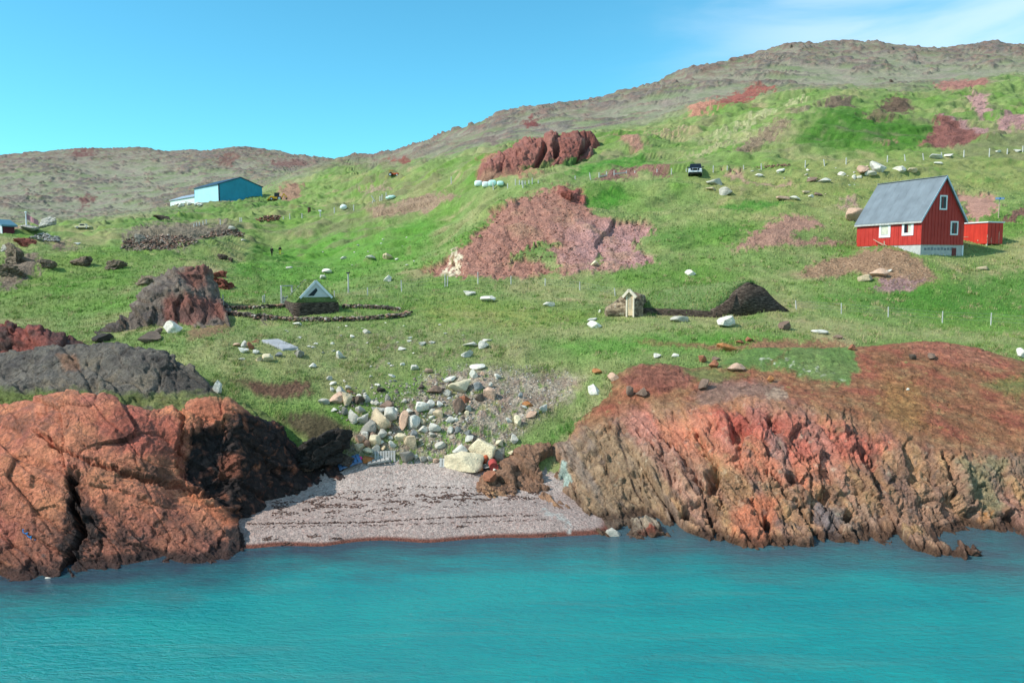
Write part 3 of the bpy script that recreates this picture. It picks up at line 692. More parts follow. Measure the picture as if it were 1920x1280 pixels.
def rock_material(name, crack=.5, fine=1.0, vcol=True):
    m = NT(name); c = m.attr('Col') if vcol else m.n('ShaderNodeObjectInfo').outputs['Color']; p = m.pos()
    f1 = m.noise(p, 1.1, 8, .68); f2 = m.noise(p, 6.0, 6, .75); f4 = m.noise(p, 17.0, 3, .7); ms = m.noise(m.mapping(p, (1, 1, .35), (0, R(32), 0)), 3.0, 6, .65, .6)
    k = m.math('MULTIPLY', m.mr(f1, .28, .72, .76, 1.22), m.mr(f2, .28, .72, .66, 1.32)); k = m.math('MULTIPLY', k, m.mr(ms, .3, .7, .76, 1.22)); k = m.math('MULTIPLY', k, m.mr(f4, .28, .72, .66, 1.34))
    col = m.mix(1.0, c, k, 'MULTIPLY')
    col = m.mix(m.mr(m.noise(p, 2.3, 7, .7), .56, .70, 0, .55), col, m.mix(1.0, col, (.55, .5, .5), 'MULTIPLY'))
    m.base(col); m.rough(.85); m.b.inputs['Specular IOR Level'].default_value = .2
    wv = m.n('ShaderNodeMix', data_type='VECTOR'); wn = m.n('ShaderNodeTexNoise'); m.l(p, wn.inputs['Vector']); wn.inputs['Scale'].default_value = 1.2; wn.inputs['Detail'].default_value = 5; wv.inputs[0].default_value = .35; m.l(p, wv.inputs[4]); m.l(wn.outputs['Color'], wv.inputs[5]); cr = m.n('ShaderNodeTexVoronoi', feature='DISTANCE_TO_EDGE'); m.l(m.mapping(wv.outputs[1], (1, 1, .5), (0, R(30), 0)), cr.inputs['Vector']); cr.inputs['Scale'].default_value = 1.5
    h = m.math('ADD', m.math('MULTIPLY', f2, .8 * fine), m.math('MULTIPLY', m.mr(cr.outputs['Distance'], 0, .03, 0, 1), m.mr(m.noise(p, .8, 3), .5, .62, 0, crack))); h = m.math('ADD', h, m.math('MULTIPLY', ms, 1.2)); h = m.math('ADD', h, f1)
    h = m.math('ADD', h, m.math('MULTIPLY', f4, .4)); m.bump(h, 1.0, .16)
    return m.m
M_ROCK = rock_material('fractured_rock'); M_CRAG = rock_material('outcrop_rock', .5, 1.0, False)

def rock_patch(name, ctrl, pxr, Yr, step, rows, dispf, colf, label, cat='rock outcrop', lam=1e-3, m=1.0, group=None, kind=None, mat=None, sink=(0, 0, 30)):
    P, PX, PY = make_patch(ctrl, pxr, Yr, step, max(step, 5), lambda a, b: lcoords(a, b, m), rows, lam)
    N = grid_normals(P)
    d = dispf(P, PX, PY, N)
    d, side = d if isinstance(d, tuple) else (d, None)
    P2 = P + N * d[..., None]
    P2[..., 2] -= sink[0] * (1 - ss(0, sink[2], PX - pxr[0])) + sink[1] * (1 - ss(0, sink[2], pxr[1] - PX))
    N2 = grid_normals(P2)
    C = np.clip(colf(P2, PX, PY, N2), .003, 1)
    me = mesh_from(name, P2, grid_faces(*PX.shape), mat or M_ROCK, True, C)
    o = link(name, me); tag(o, label, cat, group, kind)
    reg_patch(P2); return o, P2

def strata(P, fa, fl, fy, tilt=(.87, .5), seed=0, warp=.5):
    x, y, z = P[..., 0], P[..., 1], P[..., 2]
    w = fbm3(x * .35, y * .35, z * .35, 3, seed + 5) * warp
    a = (tilt[0] * x + tilt[1] * z) + w; l = (-tilt[1] * x + tilt[0] * z) + .5 * w
    return voronoi3(a * fa, l * fl, y * fy, seed), a, l

def creases(P, f, seed, w=.9, tilt=(.62, .78), st=.25):
    x, y, z = P[..., 0], P[..., 1], P[..., 2]; q = .5 * fbm3(x * f * .6, y * f * .6, z * f * .6, 3, seed + 3)
    a = tilt[0] * x + tilt[1] * z; l = -tilt[1] * x + tilt[0] * z
    return ss(w, 1.0, 1 - np.abs(noise3(a * f + q, l * f * st + q, y * f * .6 + q, seed)) * 2)

def regw(PX, PY, s=7.0, seed=0):
    n1 = fbm2(PX / 24, PY / 20, 4, seed); n2 = fbm2(PX / 8, PY / 7, 3, seed + 9)
    return PX + s * 1.6 * n1 + s * .8 * n2, PY + s * 1.2 * fbm2(PX / 22, PY / 20 + 31, 4, seed + 3) + s * .5 * n2, n1, n2
def area(wx, wy, poly, f=6.0): return ss(-f, f, polysd(wx, wy, poly))

def tone(C, gain, sat):
    g = C.mean(-1, keepdims=True); return np.clip((g + (C - g) * sat) * gain, .003, .85)

# ---- left headland
H = []
for px, py in ((-170, 1092), (-60, 1090), (0, 1090), (60, 1093), (110, 1086), (200, 1076), (300, 1068), (380, 1062), (430, 1054), (452, 1040)):
    H += [Wl(px, py), Z(px, -2.2, float(Y_of_z(0, py)) - 1.6)]
H += [Z(470, -1.2, 31.5), Z(560, -1.2, 31.5), Z(700, -1.2, 31.5), Z(480, -.7, 35.0), Z(560, -.3, 36.5), Z(640, .0, 38.5), Z(720, -.6, 38.5), Z(720, -.2, 42), Z(600, .5, 40.0), Z(520, .2, 37.5)]
H += [(456, 1000, 34.1), (440, 986, 34.3), (420, 1000, 33.6), (400, 960, 34.3), (400, 1010, 33.3), (370, 935, 34.6), (330, 912, 34.9), (380, 985, 33.6)]
H += [(0, 900, 33.0), (100, 850, 34.2), (100, 950, 32.3), (100, 1030, 31.4), (0, 1000, 31.7), (200, 870, 34.2), (200, 980, 32.2), (300, 880, 34.8), (300, 970, 33.1), (200, 1030, 31.5), (300, 1030, 32.0), (-170, 900, 33), (-170, 1000, 31.6), (0, 820, 35.5), (100, 790, 35.6), (200, 800, 35.7), (300, 830, 35.9), (-170, 810, 35.5)]
H += [(350, 850, 36.2), (390, 860, 36.6), (420, 880, 36.6), (395, 800, 37.6), (430, 800, 37.9), (415, 770, 38.3), (360, 775, 37.8), (385, 742, 38.8), (425, 757, 38.8)]
H += [(-170, 748, 39), (0, 745, 39), (60, 738, 38.5), (130, 732, 37.6), (180, 740, 37.6), (260, 765, 37.5), (320, 785, 37.5)]
H += [(448, 968, 36.0), (500, 922, 38.4), (560, 882, 41.0), (600, 872, 41.6), (650, 866, 42.1)]
H += [(445, 890, 36.9), (445, 830, 37.8), (450, 775, 38.9), (500, 865, 39.3), (500, 800, 40.8), (480, 785, 40.2), (520, 797, 41.6), (560, 835, 42.3), (600, 845, 42.8), (640, 850, 43.2)]
H += [(0, 770, 41.5), (130, 765, 40.6), (260, 790, 40.2), (330, 790, 40.5), (400, 775, 41.3), (-170, 770, 41.5), (460, 800, 41.6), (540, 850, 43.6), (620, 880, 44.6), (690, 885, 44)]
H += [(0, 800, 44), (200, 830, 44), (350, 840, 44.5), (480, 860, 45), (600, 920, 46), (700, 930, 46), (-170, 800, 44), (0, 900, 47), (300, 900, 47), (500, 930, 48)]
def h_disp(P, PX, PY, N):
    x, y, z = P[..., 0], P[..., 1], P[..., 2]
    a, l = (.6 * PX - .8 * PY) / 38, (.8 * PX + .6 * PY) / 38
    wx, wy, n1, n2 = regw(PX, PY, 8, 201)
    dark = np.maximum(area(wx, wy, [(330, 800), (440, 770), (540, 800), (620, 850), (600, 880), (520, 900), (445, 965), (400, 930), (340, 880)], 10), area(wx, wy, [(110, 1100), (120, 1000), (150, 960), (190, 960), (200, 1010), (150, 1050), (160, 1100)], 10))
    rough = .45 + .75 * dark + .4 * ss(940, 1040, PY)
    d = slabs(a, l, 1101, ((.16, .07, .55, .10), (.42, .20, .26, .06))) + rough * slabs(a, l, 1111, ((1.2, .6, .24, .04), (3.2, 1.9, .10, .02), (8, 5, .04, .01)))
    d += .10 * fbm3(x * .4, y * .4, z * .4, 3, 15) + .04 * fbm3(x * 2.5, y * 2.5, z * 2.5, 4, 16) - .55 * area(wx, wy, [(338, 810), (370, 815), (425, 790), (440, 850), (430, 930), (400, 915), (345, 890)], 9)
    d += .035 * fbm3(x * 5, y * 5, z * 5, 3, 178)
    # deep joint running down to the water and the gully between the two humps
    j = np.interp(PY, [860, 900, 950, 1000, 1050, 1100], [132, 138, 136, 152, 128, 118])
    d -= 1.0 * ss(11, 1, np.abs(wx - j)) * ss(858, 900, PY)
    j2 = np.interp(PX, [60, 120, 180, 260, 330, 400], [800, 842, 868, 892, 905, 925])
    d -= .45 * ss(9, 0, np.abs(wy - j2)) * ss(40, 80, PX) * ss(440, 400, PX)
    j3 = np.interp(PY, [740, 790, 860, 900], [330, 345, 335, 350]); d -= .35 * ss(9, 0, np.abs(wx - j3)) * ss(900, 880, PY)
    return d
def h_col(P, PX, PY, N):
    x, y, z = P[..., 0], P[..., 1], P[..., 2]
    wx, wy, n1, n2 = regw(PX, PY, 9, 211)
    b = fbm3(x * .5, y * .5, z * .5, 4, 212); e = fbm3(x * 2, y * 2, z * 2, 4, 213)
    C = np.broadcast_to(alb(192, 120, 92), P.shape).copy()
    C = mixc(C, alb(202, 132, 96), ss(-.1, .5, b)); C = mixc(C, alb(164, 98, 84), ss(.0, .5, -b + .4 * e) * .8)
    C = mixc(C, alb(164, 86, 74), area(wx, wy, [(160, 790), (230, 760), (340, 790), (355, 860), (300, 850), (230, 845), (190, 820)], 14) * .7)
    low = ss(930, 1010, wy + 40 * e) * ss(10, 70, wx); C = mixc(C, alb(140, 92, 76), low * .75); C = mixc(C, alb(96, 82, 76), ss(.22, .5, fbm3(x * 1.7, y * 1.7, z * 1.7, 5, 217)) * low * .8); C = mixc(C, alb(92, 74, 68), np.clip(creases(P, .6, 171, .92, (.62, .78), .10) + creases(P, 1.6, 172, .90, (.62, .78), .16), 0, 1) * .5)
    C = mixc(C, alb(124, 88, 74), ss(.15, .5, fbm3(x * .9, y * .9, z * .9, 5, 214)) * .55)
    dk = np.zeros(PX.shape)  # shade of right wall and tower front painted into the rock, plus wet waterline
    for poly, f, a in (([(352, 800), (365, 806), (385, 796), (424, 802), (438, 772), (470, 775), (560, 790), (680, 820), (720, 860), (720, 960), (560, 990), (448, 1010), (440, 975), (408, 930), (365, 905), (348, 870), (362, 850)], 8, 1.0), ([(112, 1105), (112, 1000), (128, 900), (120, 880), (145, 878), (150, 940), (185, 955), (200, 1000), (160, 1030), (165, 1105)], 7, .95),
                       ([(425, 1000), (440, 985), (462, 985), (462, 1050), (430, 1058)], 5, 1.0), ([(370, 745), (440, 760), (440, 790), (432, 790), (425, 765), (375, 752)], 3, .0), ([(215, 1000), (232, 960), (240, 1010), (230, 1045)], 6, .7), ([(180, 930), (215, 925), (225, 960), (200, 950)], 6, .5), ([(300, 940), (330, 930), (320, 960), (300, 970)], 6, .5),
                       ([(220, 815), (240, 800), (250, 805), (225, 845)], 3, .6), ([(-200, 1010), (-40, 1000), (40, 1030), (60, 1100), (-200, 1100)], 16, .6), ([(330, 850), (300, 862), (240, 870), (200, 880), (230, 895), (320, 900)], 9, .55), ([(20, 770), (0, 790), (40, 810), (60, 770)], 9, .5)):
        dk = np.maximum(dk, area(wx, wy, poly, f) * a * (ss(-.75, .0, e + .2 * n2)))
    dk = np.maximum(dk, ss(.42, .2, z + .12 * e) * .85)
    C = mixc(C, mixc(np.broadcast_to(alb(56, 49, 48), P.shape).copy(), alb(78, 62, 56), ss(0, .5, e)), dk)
    C = mixc(C, alb(196, 112, 76), area(wx, wy, [(420, 990), (370, 940), (330, 915), (360, 918), (410, 950), (452, 978), (450, 988)], 5) * .6 * (1 - dk * .5))
    C = mixc(C, alb(150, 92, 72), area(wx, wy, [(405, 860), (430, 845), (455, 860), (450, 895), (420, 890)], 5) * .85)
    C = mixc(C, alb(188, 112, 84), area(wx, wy, [(352, 770), (370, 745), (390, 738), (432, 765), (430, 785), (380, 790)], 5) * .8)
    top = ss(775, 745, PY) * ss(38.0, 39.4, y)
    C = mixc(C, alb(112, 118, 66), ss(38.6, 40.2, y + .8 * b) * ss(450, 420, PX) * ss(-.6, .1, e + .3))
    C = mixc(C, alb(74, 64, 52), ss(41.6, 43.2, y + .8 * b) * ss(400, 460, PX) * .7)
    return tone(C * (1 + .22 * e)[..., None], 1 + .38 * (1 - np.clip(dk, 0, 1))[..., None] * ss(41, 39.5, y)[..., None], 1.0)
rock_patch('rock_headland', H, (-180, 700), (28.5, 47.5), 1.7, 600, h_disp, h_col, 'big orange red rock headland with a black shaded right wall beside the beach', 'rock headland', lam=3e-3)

# ---- dark mound behind it
Mn = [(-180, 760, 41.5), (0, 758, 41.5), (100, 755, 41.8), (200, 752, 42), (300, 760, 42.3), (380, 760, 42.8), (430, 760, 43.4), (480, 760, 44.5), (540, 790, 44.5)]
Mn += [(-180, 690, 46), (0, 682, 46), (50, 655, 47), (100, 648, 47.4), (150, 644, 47.6), (200, 643, 47.6), (260, 650, 47.2), (320, 665, 46.5), (365, 688, 45.8), (395, 725, 45), (420, 742, 44.8)]
Mn += [(100, 700, 44.3), (200, 695, 44.5), (300, 705, 44.5), (0, 715, 44), (360, 725, 44.2), (-180, 720, 44)]
Mn += [(x, 700, 51) for x in (-180, 0, 100, 200, 300)] + [(380, 735, 50), (460, 770, 48), (540, 800, 48)] + [(x, 800, 41) for x in (-180, 0, 150, 300, 420, 540)] + [(x, 760, 54) for x in (-180, 0, 150, 300, 420, 540)] + [(440, 765, 45.5)]
def m_disp(P, PX, PY, N):
    x, y, z = P[..., 0], P[..., 1], P[..., 2]
    (g1, g2, gv), _, _ = strata(P, .9, .5, .8, (.7, .7), 21, .6)
    return .16 * fbm3(x * .5, y * .5, z * .5, 4, 22) + slabs((.7 * PX - .7 * PY) / 32, (.7 * PX + .7 * PY) / 32, 2101, ((.25, .14, .34, .05), (.8, .5, .18, .03), (2.4, 1.6, .08, .02))) + .0 * (gv - .5) - .0 * (1 - ss(0, .1, g2 - g1)) + .10 * fbm3(x * 2, y * 2, z * 2, 4, 23) - .10 * creases(P, 1.1, 26, .9, (.7, .7)) + .04 * fbm3(x * 6, y * 6, z * 6, 3, 27) - .25 * ss(.5, .9, 0 * x)
def m_col(P, PX, PY, N):
    x, y, z = P[..., 0], P[..., 1], P[..., 2]; wx, wy, n1, n2 = regw(PX, PY, 8, 221); e = fbm3(x * 2, y * 2, z * 2, 4, 223); b = fbm3(x * .6, y * .6, z * .6, 4, 224)
    C = np.broadcast_to(alb(126, 117, 106), P.shape).copy(); C = mixc(C, alb(100, 92, 86), ss(-.1, .4, b)); C = mixc(C, alb(140, 124, 102), ss(.1, .5, -b + .5 * e) * .6)
    C = mixc(C, alb(160, 116, 90), area(wx, wy, [(110, 670), (140, 660), (150, 690), (120, 700)], 6) * .7)
    C = mixc(C, alb(66, 60, 58), area(wx, wy, [(290, 670), (370, 690), (420, 745), (350, 745), (300, 720)], 10) * .6)
    gr = np.maximum(ss(728, 745, wy + 8 * e), ss(47.6, 48.8, y + .4 * b))
    C = mixc(C, mixc(grass_colour(x, y, PX, PY), alb(128, 122, 74), .5 * np.ones(PX.shape)), gr * ss(-.7, .0, e + .4 - .5 * area(wx, wy, [(210, 750), (250, 745), (350, 755), (340, 775), (240, 770)], 6)))
    return C * (1 + .25 * e)[..., None]
rock_patch('rock_mound', Mn, (-180, 520), (41.2, 53.5), 2.2, 260, m_disp, m_col, 'smooth dark grey rock mound behind the orange headland', lam=3e-3)

# ---- low red rock at the left edge
A = [(-180, 690, 50.5), (0, 690, 50.5), (80, 682, 50.5), (150, 665, 51), (-180, 655, 52), (0, 655, 52), (60, 650, 52), (110, 645, 52.4), (-180, 620, 54), (0, 619, 54), (40, 619, 54), (80, 626, 54), (115, 630, 54), (132, 640, 53.6), (160, 660, 53), (-180, 640, 58), (0, 640, 58), (80, 645, 58), (140, 660, 57), (190, 680, 53), (-180, 700, 49), (0, 705, 49), (100, 705, 49), (180, 700, 51)]
def r_disp(s, amp=1.0, fr=.6, tilt=(.7, .7)):
    def f(P, PX, PY, N):
        x, y, z = P[..., 0], P[..., 1], P[..., 2]; k = P[..., 1] / F; u, v = PX * k.mean(), PY * k.mean(); a, l = tilt[0] * u - tilt[1] * v, tilt[1] * u + tilt[0] * v
        return amp * (slabs(a, l, s * 40, ((fr * .6, fr * .3, .8, .18), (fr * 1.6, fr * .9, .42, .08), (fr * 4, fr * 2.4, .18, .04), (fr * 10, fr * 7, .06, .01))) + .08 * fbm3(x * 1.5, y * 1.5, z * 1.5, 4, s + 2) + .2 * fbm3(x * .3, y * .3, z * .3, 3, s + 3))
    return f
def a_col(P, PX, PY, N):
    x, y, z = P[..., 0], P[..., 1], P[..., 2]; wx, wy, n1, n2 = regw(PX, PY, 6, 231); e = fbm3(x * 2, y * 2, z * 2, 4, 233); b = fbm3(x * .7, y * .7, z * .7, 4, 234)
    C = np.broadcast_to(alb(160, 90, 78), P.shape).copy(); C = mixc(C, alb(92, 70, 64), ss(-.1, .4, b)); C = mixc(C, alb(84, 70, 66), ss(70, 110, wx) * .7)
    C = mixc(C, alb(190, 170, 150), ss(.3, .6, e) * ss(655, 668, wy) * .6); C = mixc(C, alb(120, 142, 72), ss(668, 682, wy) * .9)
    return C * (1 + .25 * e)[..., None]
rock_patch('rock_ledge', A, (-180, 180), (49.3, 57), 2.0, 120, r_disp(31, .7, .7), a_col, 'low red and brown rock ledge at the left edge of the meadow')

# ---- crag with a pale boulder at its foot
Cg = [(170, 650, 55.5), (200, 643, 56), (250, 640, 56), (300, 628, 57), (340, 612, 57.6), (400, 600, 59), (435, 598, 60), (460, 600, 61)]
Cg += [(205, 612, 57.5), (225, 590, 58.5), (260, 575, 59.2), (300, 563, 59.8), (340, 556, 60.2), (385, 558, 61), (415, 578, 61.2), (430, 592, 61)]
Cg += [(240, 568, 61.5), (270, 553, 62.5), (300, 536, 63.5), (325, 518, 65), (345, 500, 66), (375, 505, 66.4), (380, 530, 65), (372, 548, 63.5), (400, 560, 63)]
Cg += [(150, 640, 60), (200, 610, 61), (230, 590, 64), (280, 560, 68), (345, 530, 70), (400, 550, 69), (440, 590, 65), (480, 600, 64), (150, 670, 54), (250, 665, 54), (350, 640, 56), (450, 618, 58), (500, 610, 60), (150, 640, 72), (250, 610, 72), (350, 575, 73), (450, 590, 72), (320, 600, 58.4), (270, 610, 57.9), (380, 585, 59.8)]
def c_col(P, PX, PY, N):
    x, y, z = P[..., 0], P[..., 1], P[..., 2]; wx, wy, n1, n2 = regw(PX, PY, 6, 241); e = fbm3(x * 1.6, y * 1.6, z * 1.6, 4, 243); b = fbm3(x * .5, y * .5, z * .5, 4, 244)
    C = np.broadcast_to(alb(140, 124, 110), P.shape).copy(); C = mixc(C, alb(110, 98, 92), ss(-.1, .4, b))
    C = mixc(C, alb(152, 96, 84), area(wx, wy, [(300, 565), (340, 556), (400, 560), (435, 600), (400, 600), (340, 612), (310, 600)], 8) * .85); C = mixc(C, alb(156, 102, 88), area(wx, wy, [(335, 520), (350, 498), (385, 500), (385, 535), (360, 548)], 6) * .8)
    C = mixc(C, alb(88, 72, 68), area(wx, wy, [(325, 575), (390, 575), (400, 600), (330, 600)], 8) * .6); C = mixc(C, alb(70, 64, 62), ss(235, 205, wx) * .6)
    C = mixc(C, alb(122, 146, 72), np.maximum(ss(66.5, 68, y), ss(638, 646, wy)) * .9)
    return C * (1 + .3 * e)[..., None]
rock_patch('rock_crag', Cg, (150, 500), (54.5, 72), 1.9, 230, r_disp(41, 1.0, .5, (.8, .6)), c_col, 'jagged brown and maroon crag sloping up left of the turf church')

# ---- right cliff
K = []
for px, py in ((1110, 1004), (1160, 1006), (1250, 1009), (1350, 1018), (1420, 1029), (1500, 1027), (1550, 1025), (1620, 1028), (1700, 1036), (1780, 1050), (1845, 1053), (1868, 1034), (1920, 1031), (2000, 1036), (2200, 1036)):
    K += [Wl(px, py), Z(px, -2.0, float(Y_of_z(0, py)) - 1.4)]
K += [Z(900, .2, 37.5), Z(1000, .1, 36.2), Z(1060, -.3, 35), Z(900, -1.2, 33), Z(1000, -1.2, 33), (1068, 950, 37.7), (1092, 982, 36.3), Z(960, .2, 38.6)]
K += [Z(880, .3, 41.3), (1050, 800, 45.8), (1100, 768, 46.8), (1140, 735, 47.2), (1152, 702, 48.2), (1200, 683, 49.3), (1240, 681, 49.6), (1290, 690, 49.6), (1055, 872, 41.9), (1052, 900, 40.6)]
K += [(1100, 905, 39.4), (1100, 845, 41.8), (1100, 800, 44.5), (1200, 955, 37.2), (1200, 885, 39.3), (1200, 800, 42.8), (1200, 740, 45.6), (1150, 860, 40.8), (1150, 780, 44.4), (1270, 900, 38.5), (1270, 800, 41.8), (1280, 740, 45)]
K += [(903, 906, 40.4), (930, 914, 39.9), (985, 922, 39.5), (1030, 926, 39.3), (935, 884, 41.2), (965, 862, 41.9), (1000, 862, 41.7), (990, 890, 40.7), (1030, 900, 40.2), (985, 836, 42.9), (1012, 834, 43.2), (1036, 840, 43.3), (940, 876, 42.3), (985, 850, 44.3), (1030, 850, 44.8), (905, 925, 42.5)]
K += [(1350, 960, 36.2), (1350, 880, 38.0), (1350, 800, 40.6), (1340, 765, 42.2), (1350, 712, 46.5), (1420, 960, 35.9), (1420, 860, 38.1), (1430, 790, 40.4), (1430, 755, 42.3), (1430, 715, 46)]
K += [(1500, 960, 35.9), (1500, 880, 37.5), (1500, 800, 39.9), (1510, 770, 41.2), (1500, 725, 45), (1500, 680, 48.5), (1500, 652, 51.7), (1400, 670, 49.8), (1400, 655, 51.8), (1580, 900, 37), (1580, 800, 40)]
K += [(1650, 960, 35.9), (1650, 880, 37.4), (1650, 820, 39.3), (1650, 760, 42.4), (1650, 700, 46.8), (1650, 648, 52), (1800, 990, 35.2), (1800, 920, 36.5), (1800, 860, 38.2), (1800, 800, 41), (1800, 740, 44.4), (1800, 690, 48), (1750, 640, 53), (1840, 655, 52)]
K += [(1920, 970, 35.9), (1920, 880, 37.8), (1920, 800, 41), (1920, 725, 45.6), (1920, 680, 49.8), (2200, 970, 35.9), (2200, 880, 37.8), (2200, 800, 41), (2200, 725, 45.6), (2200, 690, 50)]
K += [(900, 930, 44), (950, 900, 46), (1000, 865, 47), (1060, 825, 48.3), (1110, 780, 49.6), (1140, 735, 50.2), (1200, 698, 51.6), (1290, 700, 52), (1400, 668, 53.6), (1500, 662, 54), (1650, 654, 55), (1750, 652, 56), (1840, 668, 55.5), (1920, 690, 54), (2200, 700, 54)]
K += [(x, y_, 60) for x, y_ in ((900, 940), (1000, 880), (1100, 800), (1200, 740), (1400, 700), (1600, 690), (1800, 690), (2000, 720), (2200, 720))]
FACE = [(880, 930), (900, 890), (940, 860), (975, 825), (1040, 825), (1110, 800), (1160, 790), (1200, 760), (1330, 765), (1400, 750), (1500, 762), (1580, 780), (1660, 810), (1700, 830), (1780, 850), (1960, 850), (2220, 850), (2220, 1100), (1050, 1100), (1050, 960), (880, 960)]
def k_disp(P, PX, PY, N):
    x, y, z = P[..., 0], P[..., 1], P[..., 2]
    wx, wy, n1, n2 = regw(PX, PY, 8, 301)
    face = area(wx, wy, FACE, 34)
    wpx_ = 14 * fbm2(PX / 120, PY / 120, 3, 331); wpy_ = 14 * fbm2(PX / 110 + 9, PY / 110, 3, 333); a, l = (.80 * (PX + wpx_) - .60 * (PY + wpy_)) / 38, (.60 * (PX + wpx_) + .80 * (PY + wpy_)) / 38
    gv = facets(a * 1.4, l * .7, 1213)[0] + .5; rv = facets(a * .5, l * .25, 1214)[0] + .5
    d = face * (slabs(a, l, 1201, ((.34, .15, .52, .10), (.85, .48, .34, .07), (2.0, 1.3, .20, .045), (4.6, 3.2, .10, .02), (10, 7, .04, .01))) + .14 * fbm3(x * .6, y * .6, z * .6, 4, 55))
    d *= 1 - .12 * ss(1280, 1150, PX)
    d += (1 - face) * (.10 * fbm3(x * .5, y * .5, z * .5, 4, 56) + .05 * facets(a * 4, l * 3, 1215)[0] + .03 * fbm3(x * 5, y * 5, z * 5, 3, 58))
    sl = ss(.93, 1.0, 1 - np.abs(noise2(a * .75, l * .07, 1231)) * 2) + .6 * ss(.90, 1.0, 1 - np.abs(noise2(a * 1.9 + 5, l * .13, 1232)) * 2); d -= face * .14 * sl * ss(-.35, .25, fbm2(PX / 90, PY / 60, 3, 1235))
    # broken red ledge, overhanging
    red = area(wx, wy, [(1320, 770), (1360, 762), (1450, 772), (1540, 790), (1600, 800), (1640, 830), (1560, 850), (1460, 830), (1390, 815), (1340, 795)], 8)
    d += red * (.16 * (gv - .3) + .14 * (rv - .5))
    d -= 1.5 * ss(1.25, .55, np.hypot((wx - 1030) / 17, (wy - 872) / 26)) + .8 * ss(1.3, .5, np.hypot((wx - 1045) / 12, (wy - 902) / 10))
    for cx, cy, r, am in ((1385, 812, 13, .9), (1445, 790, 9, .6), (1340, 900, 9, .7), (1335, 915, 9, .7), (1640, 865, 7, .8), (1790, 935, 12, 1.0), (1480, 900, 8, .6), (1550, 925, 8, .6), (1595, 960, 9, .7), (1680, 1000, 9, .8), (1862, 1000, 9, .7), (1866, 1018, 8, .6), (1440, 980, 8, .7), (1285, 965, 8, .8), (1250, 985, 8, .6), (1170, 985, 7, .5)):
        d -= am * ss(r * 1.7, r * .5, np.hypot(wx - cx, (wy - cy) * .7))
    for pts, wd, am in (([(1240, 810), (1290, 870), (1320, 930), (1345, 1010)], 5, .5), ([(1195, 800), (1240, 860), (1270, 910)], 4, .3), ([(1300, 800), (1345, 880), (1350, 960)], 5, .4), ([(1615, 830), (1640, 880), (1650, 920)], 6, .6), ([(1440, 890), (1490, 950), (1550, 1030)], 5, .5), ([(1770, 850), (1800, 930)], 6, .5), ([(1535, 920), (1560, 975), (1590, 1000)], 5, .4)):
        pp = np.array(pts, float); xx = np.interp(PY, pp[:, 1], pp[:, 0]); d -= am * ss(wd * 1.6, 0, np.abs(wx - xx)) * ss(pp[0, 1] - 8, pp[0, 1] + 8, PY) * ss(pp[-1, 1] + 8, pp[-1, 1] - 8, PY)
    return np.maximum(d, np.where(PX < 1070, -1.8, -.75)) * ss(-2.0, -1.3, z) * ss(885, 900, PX)
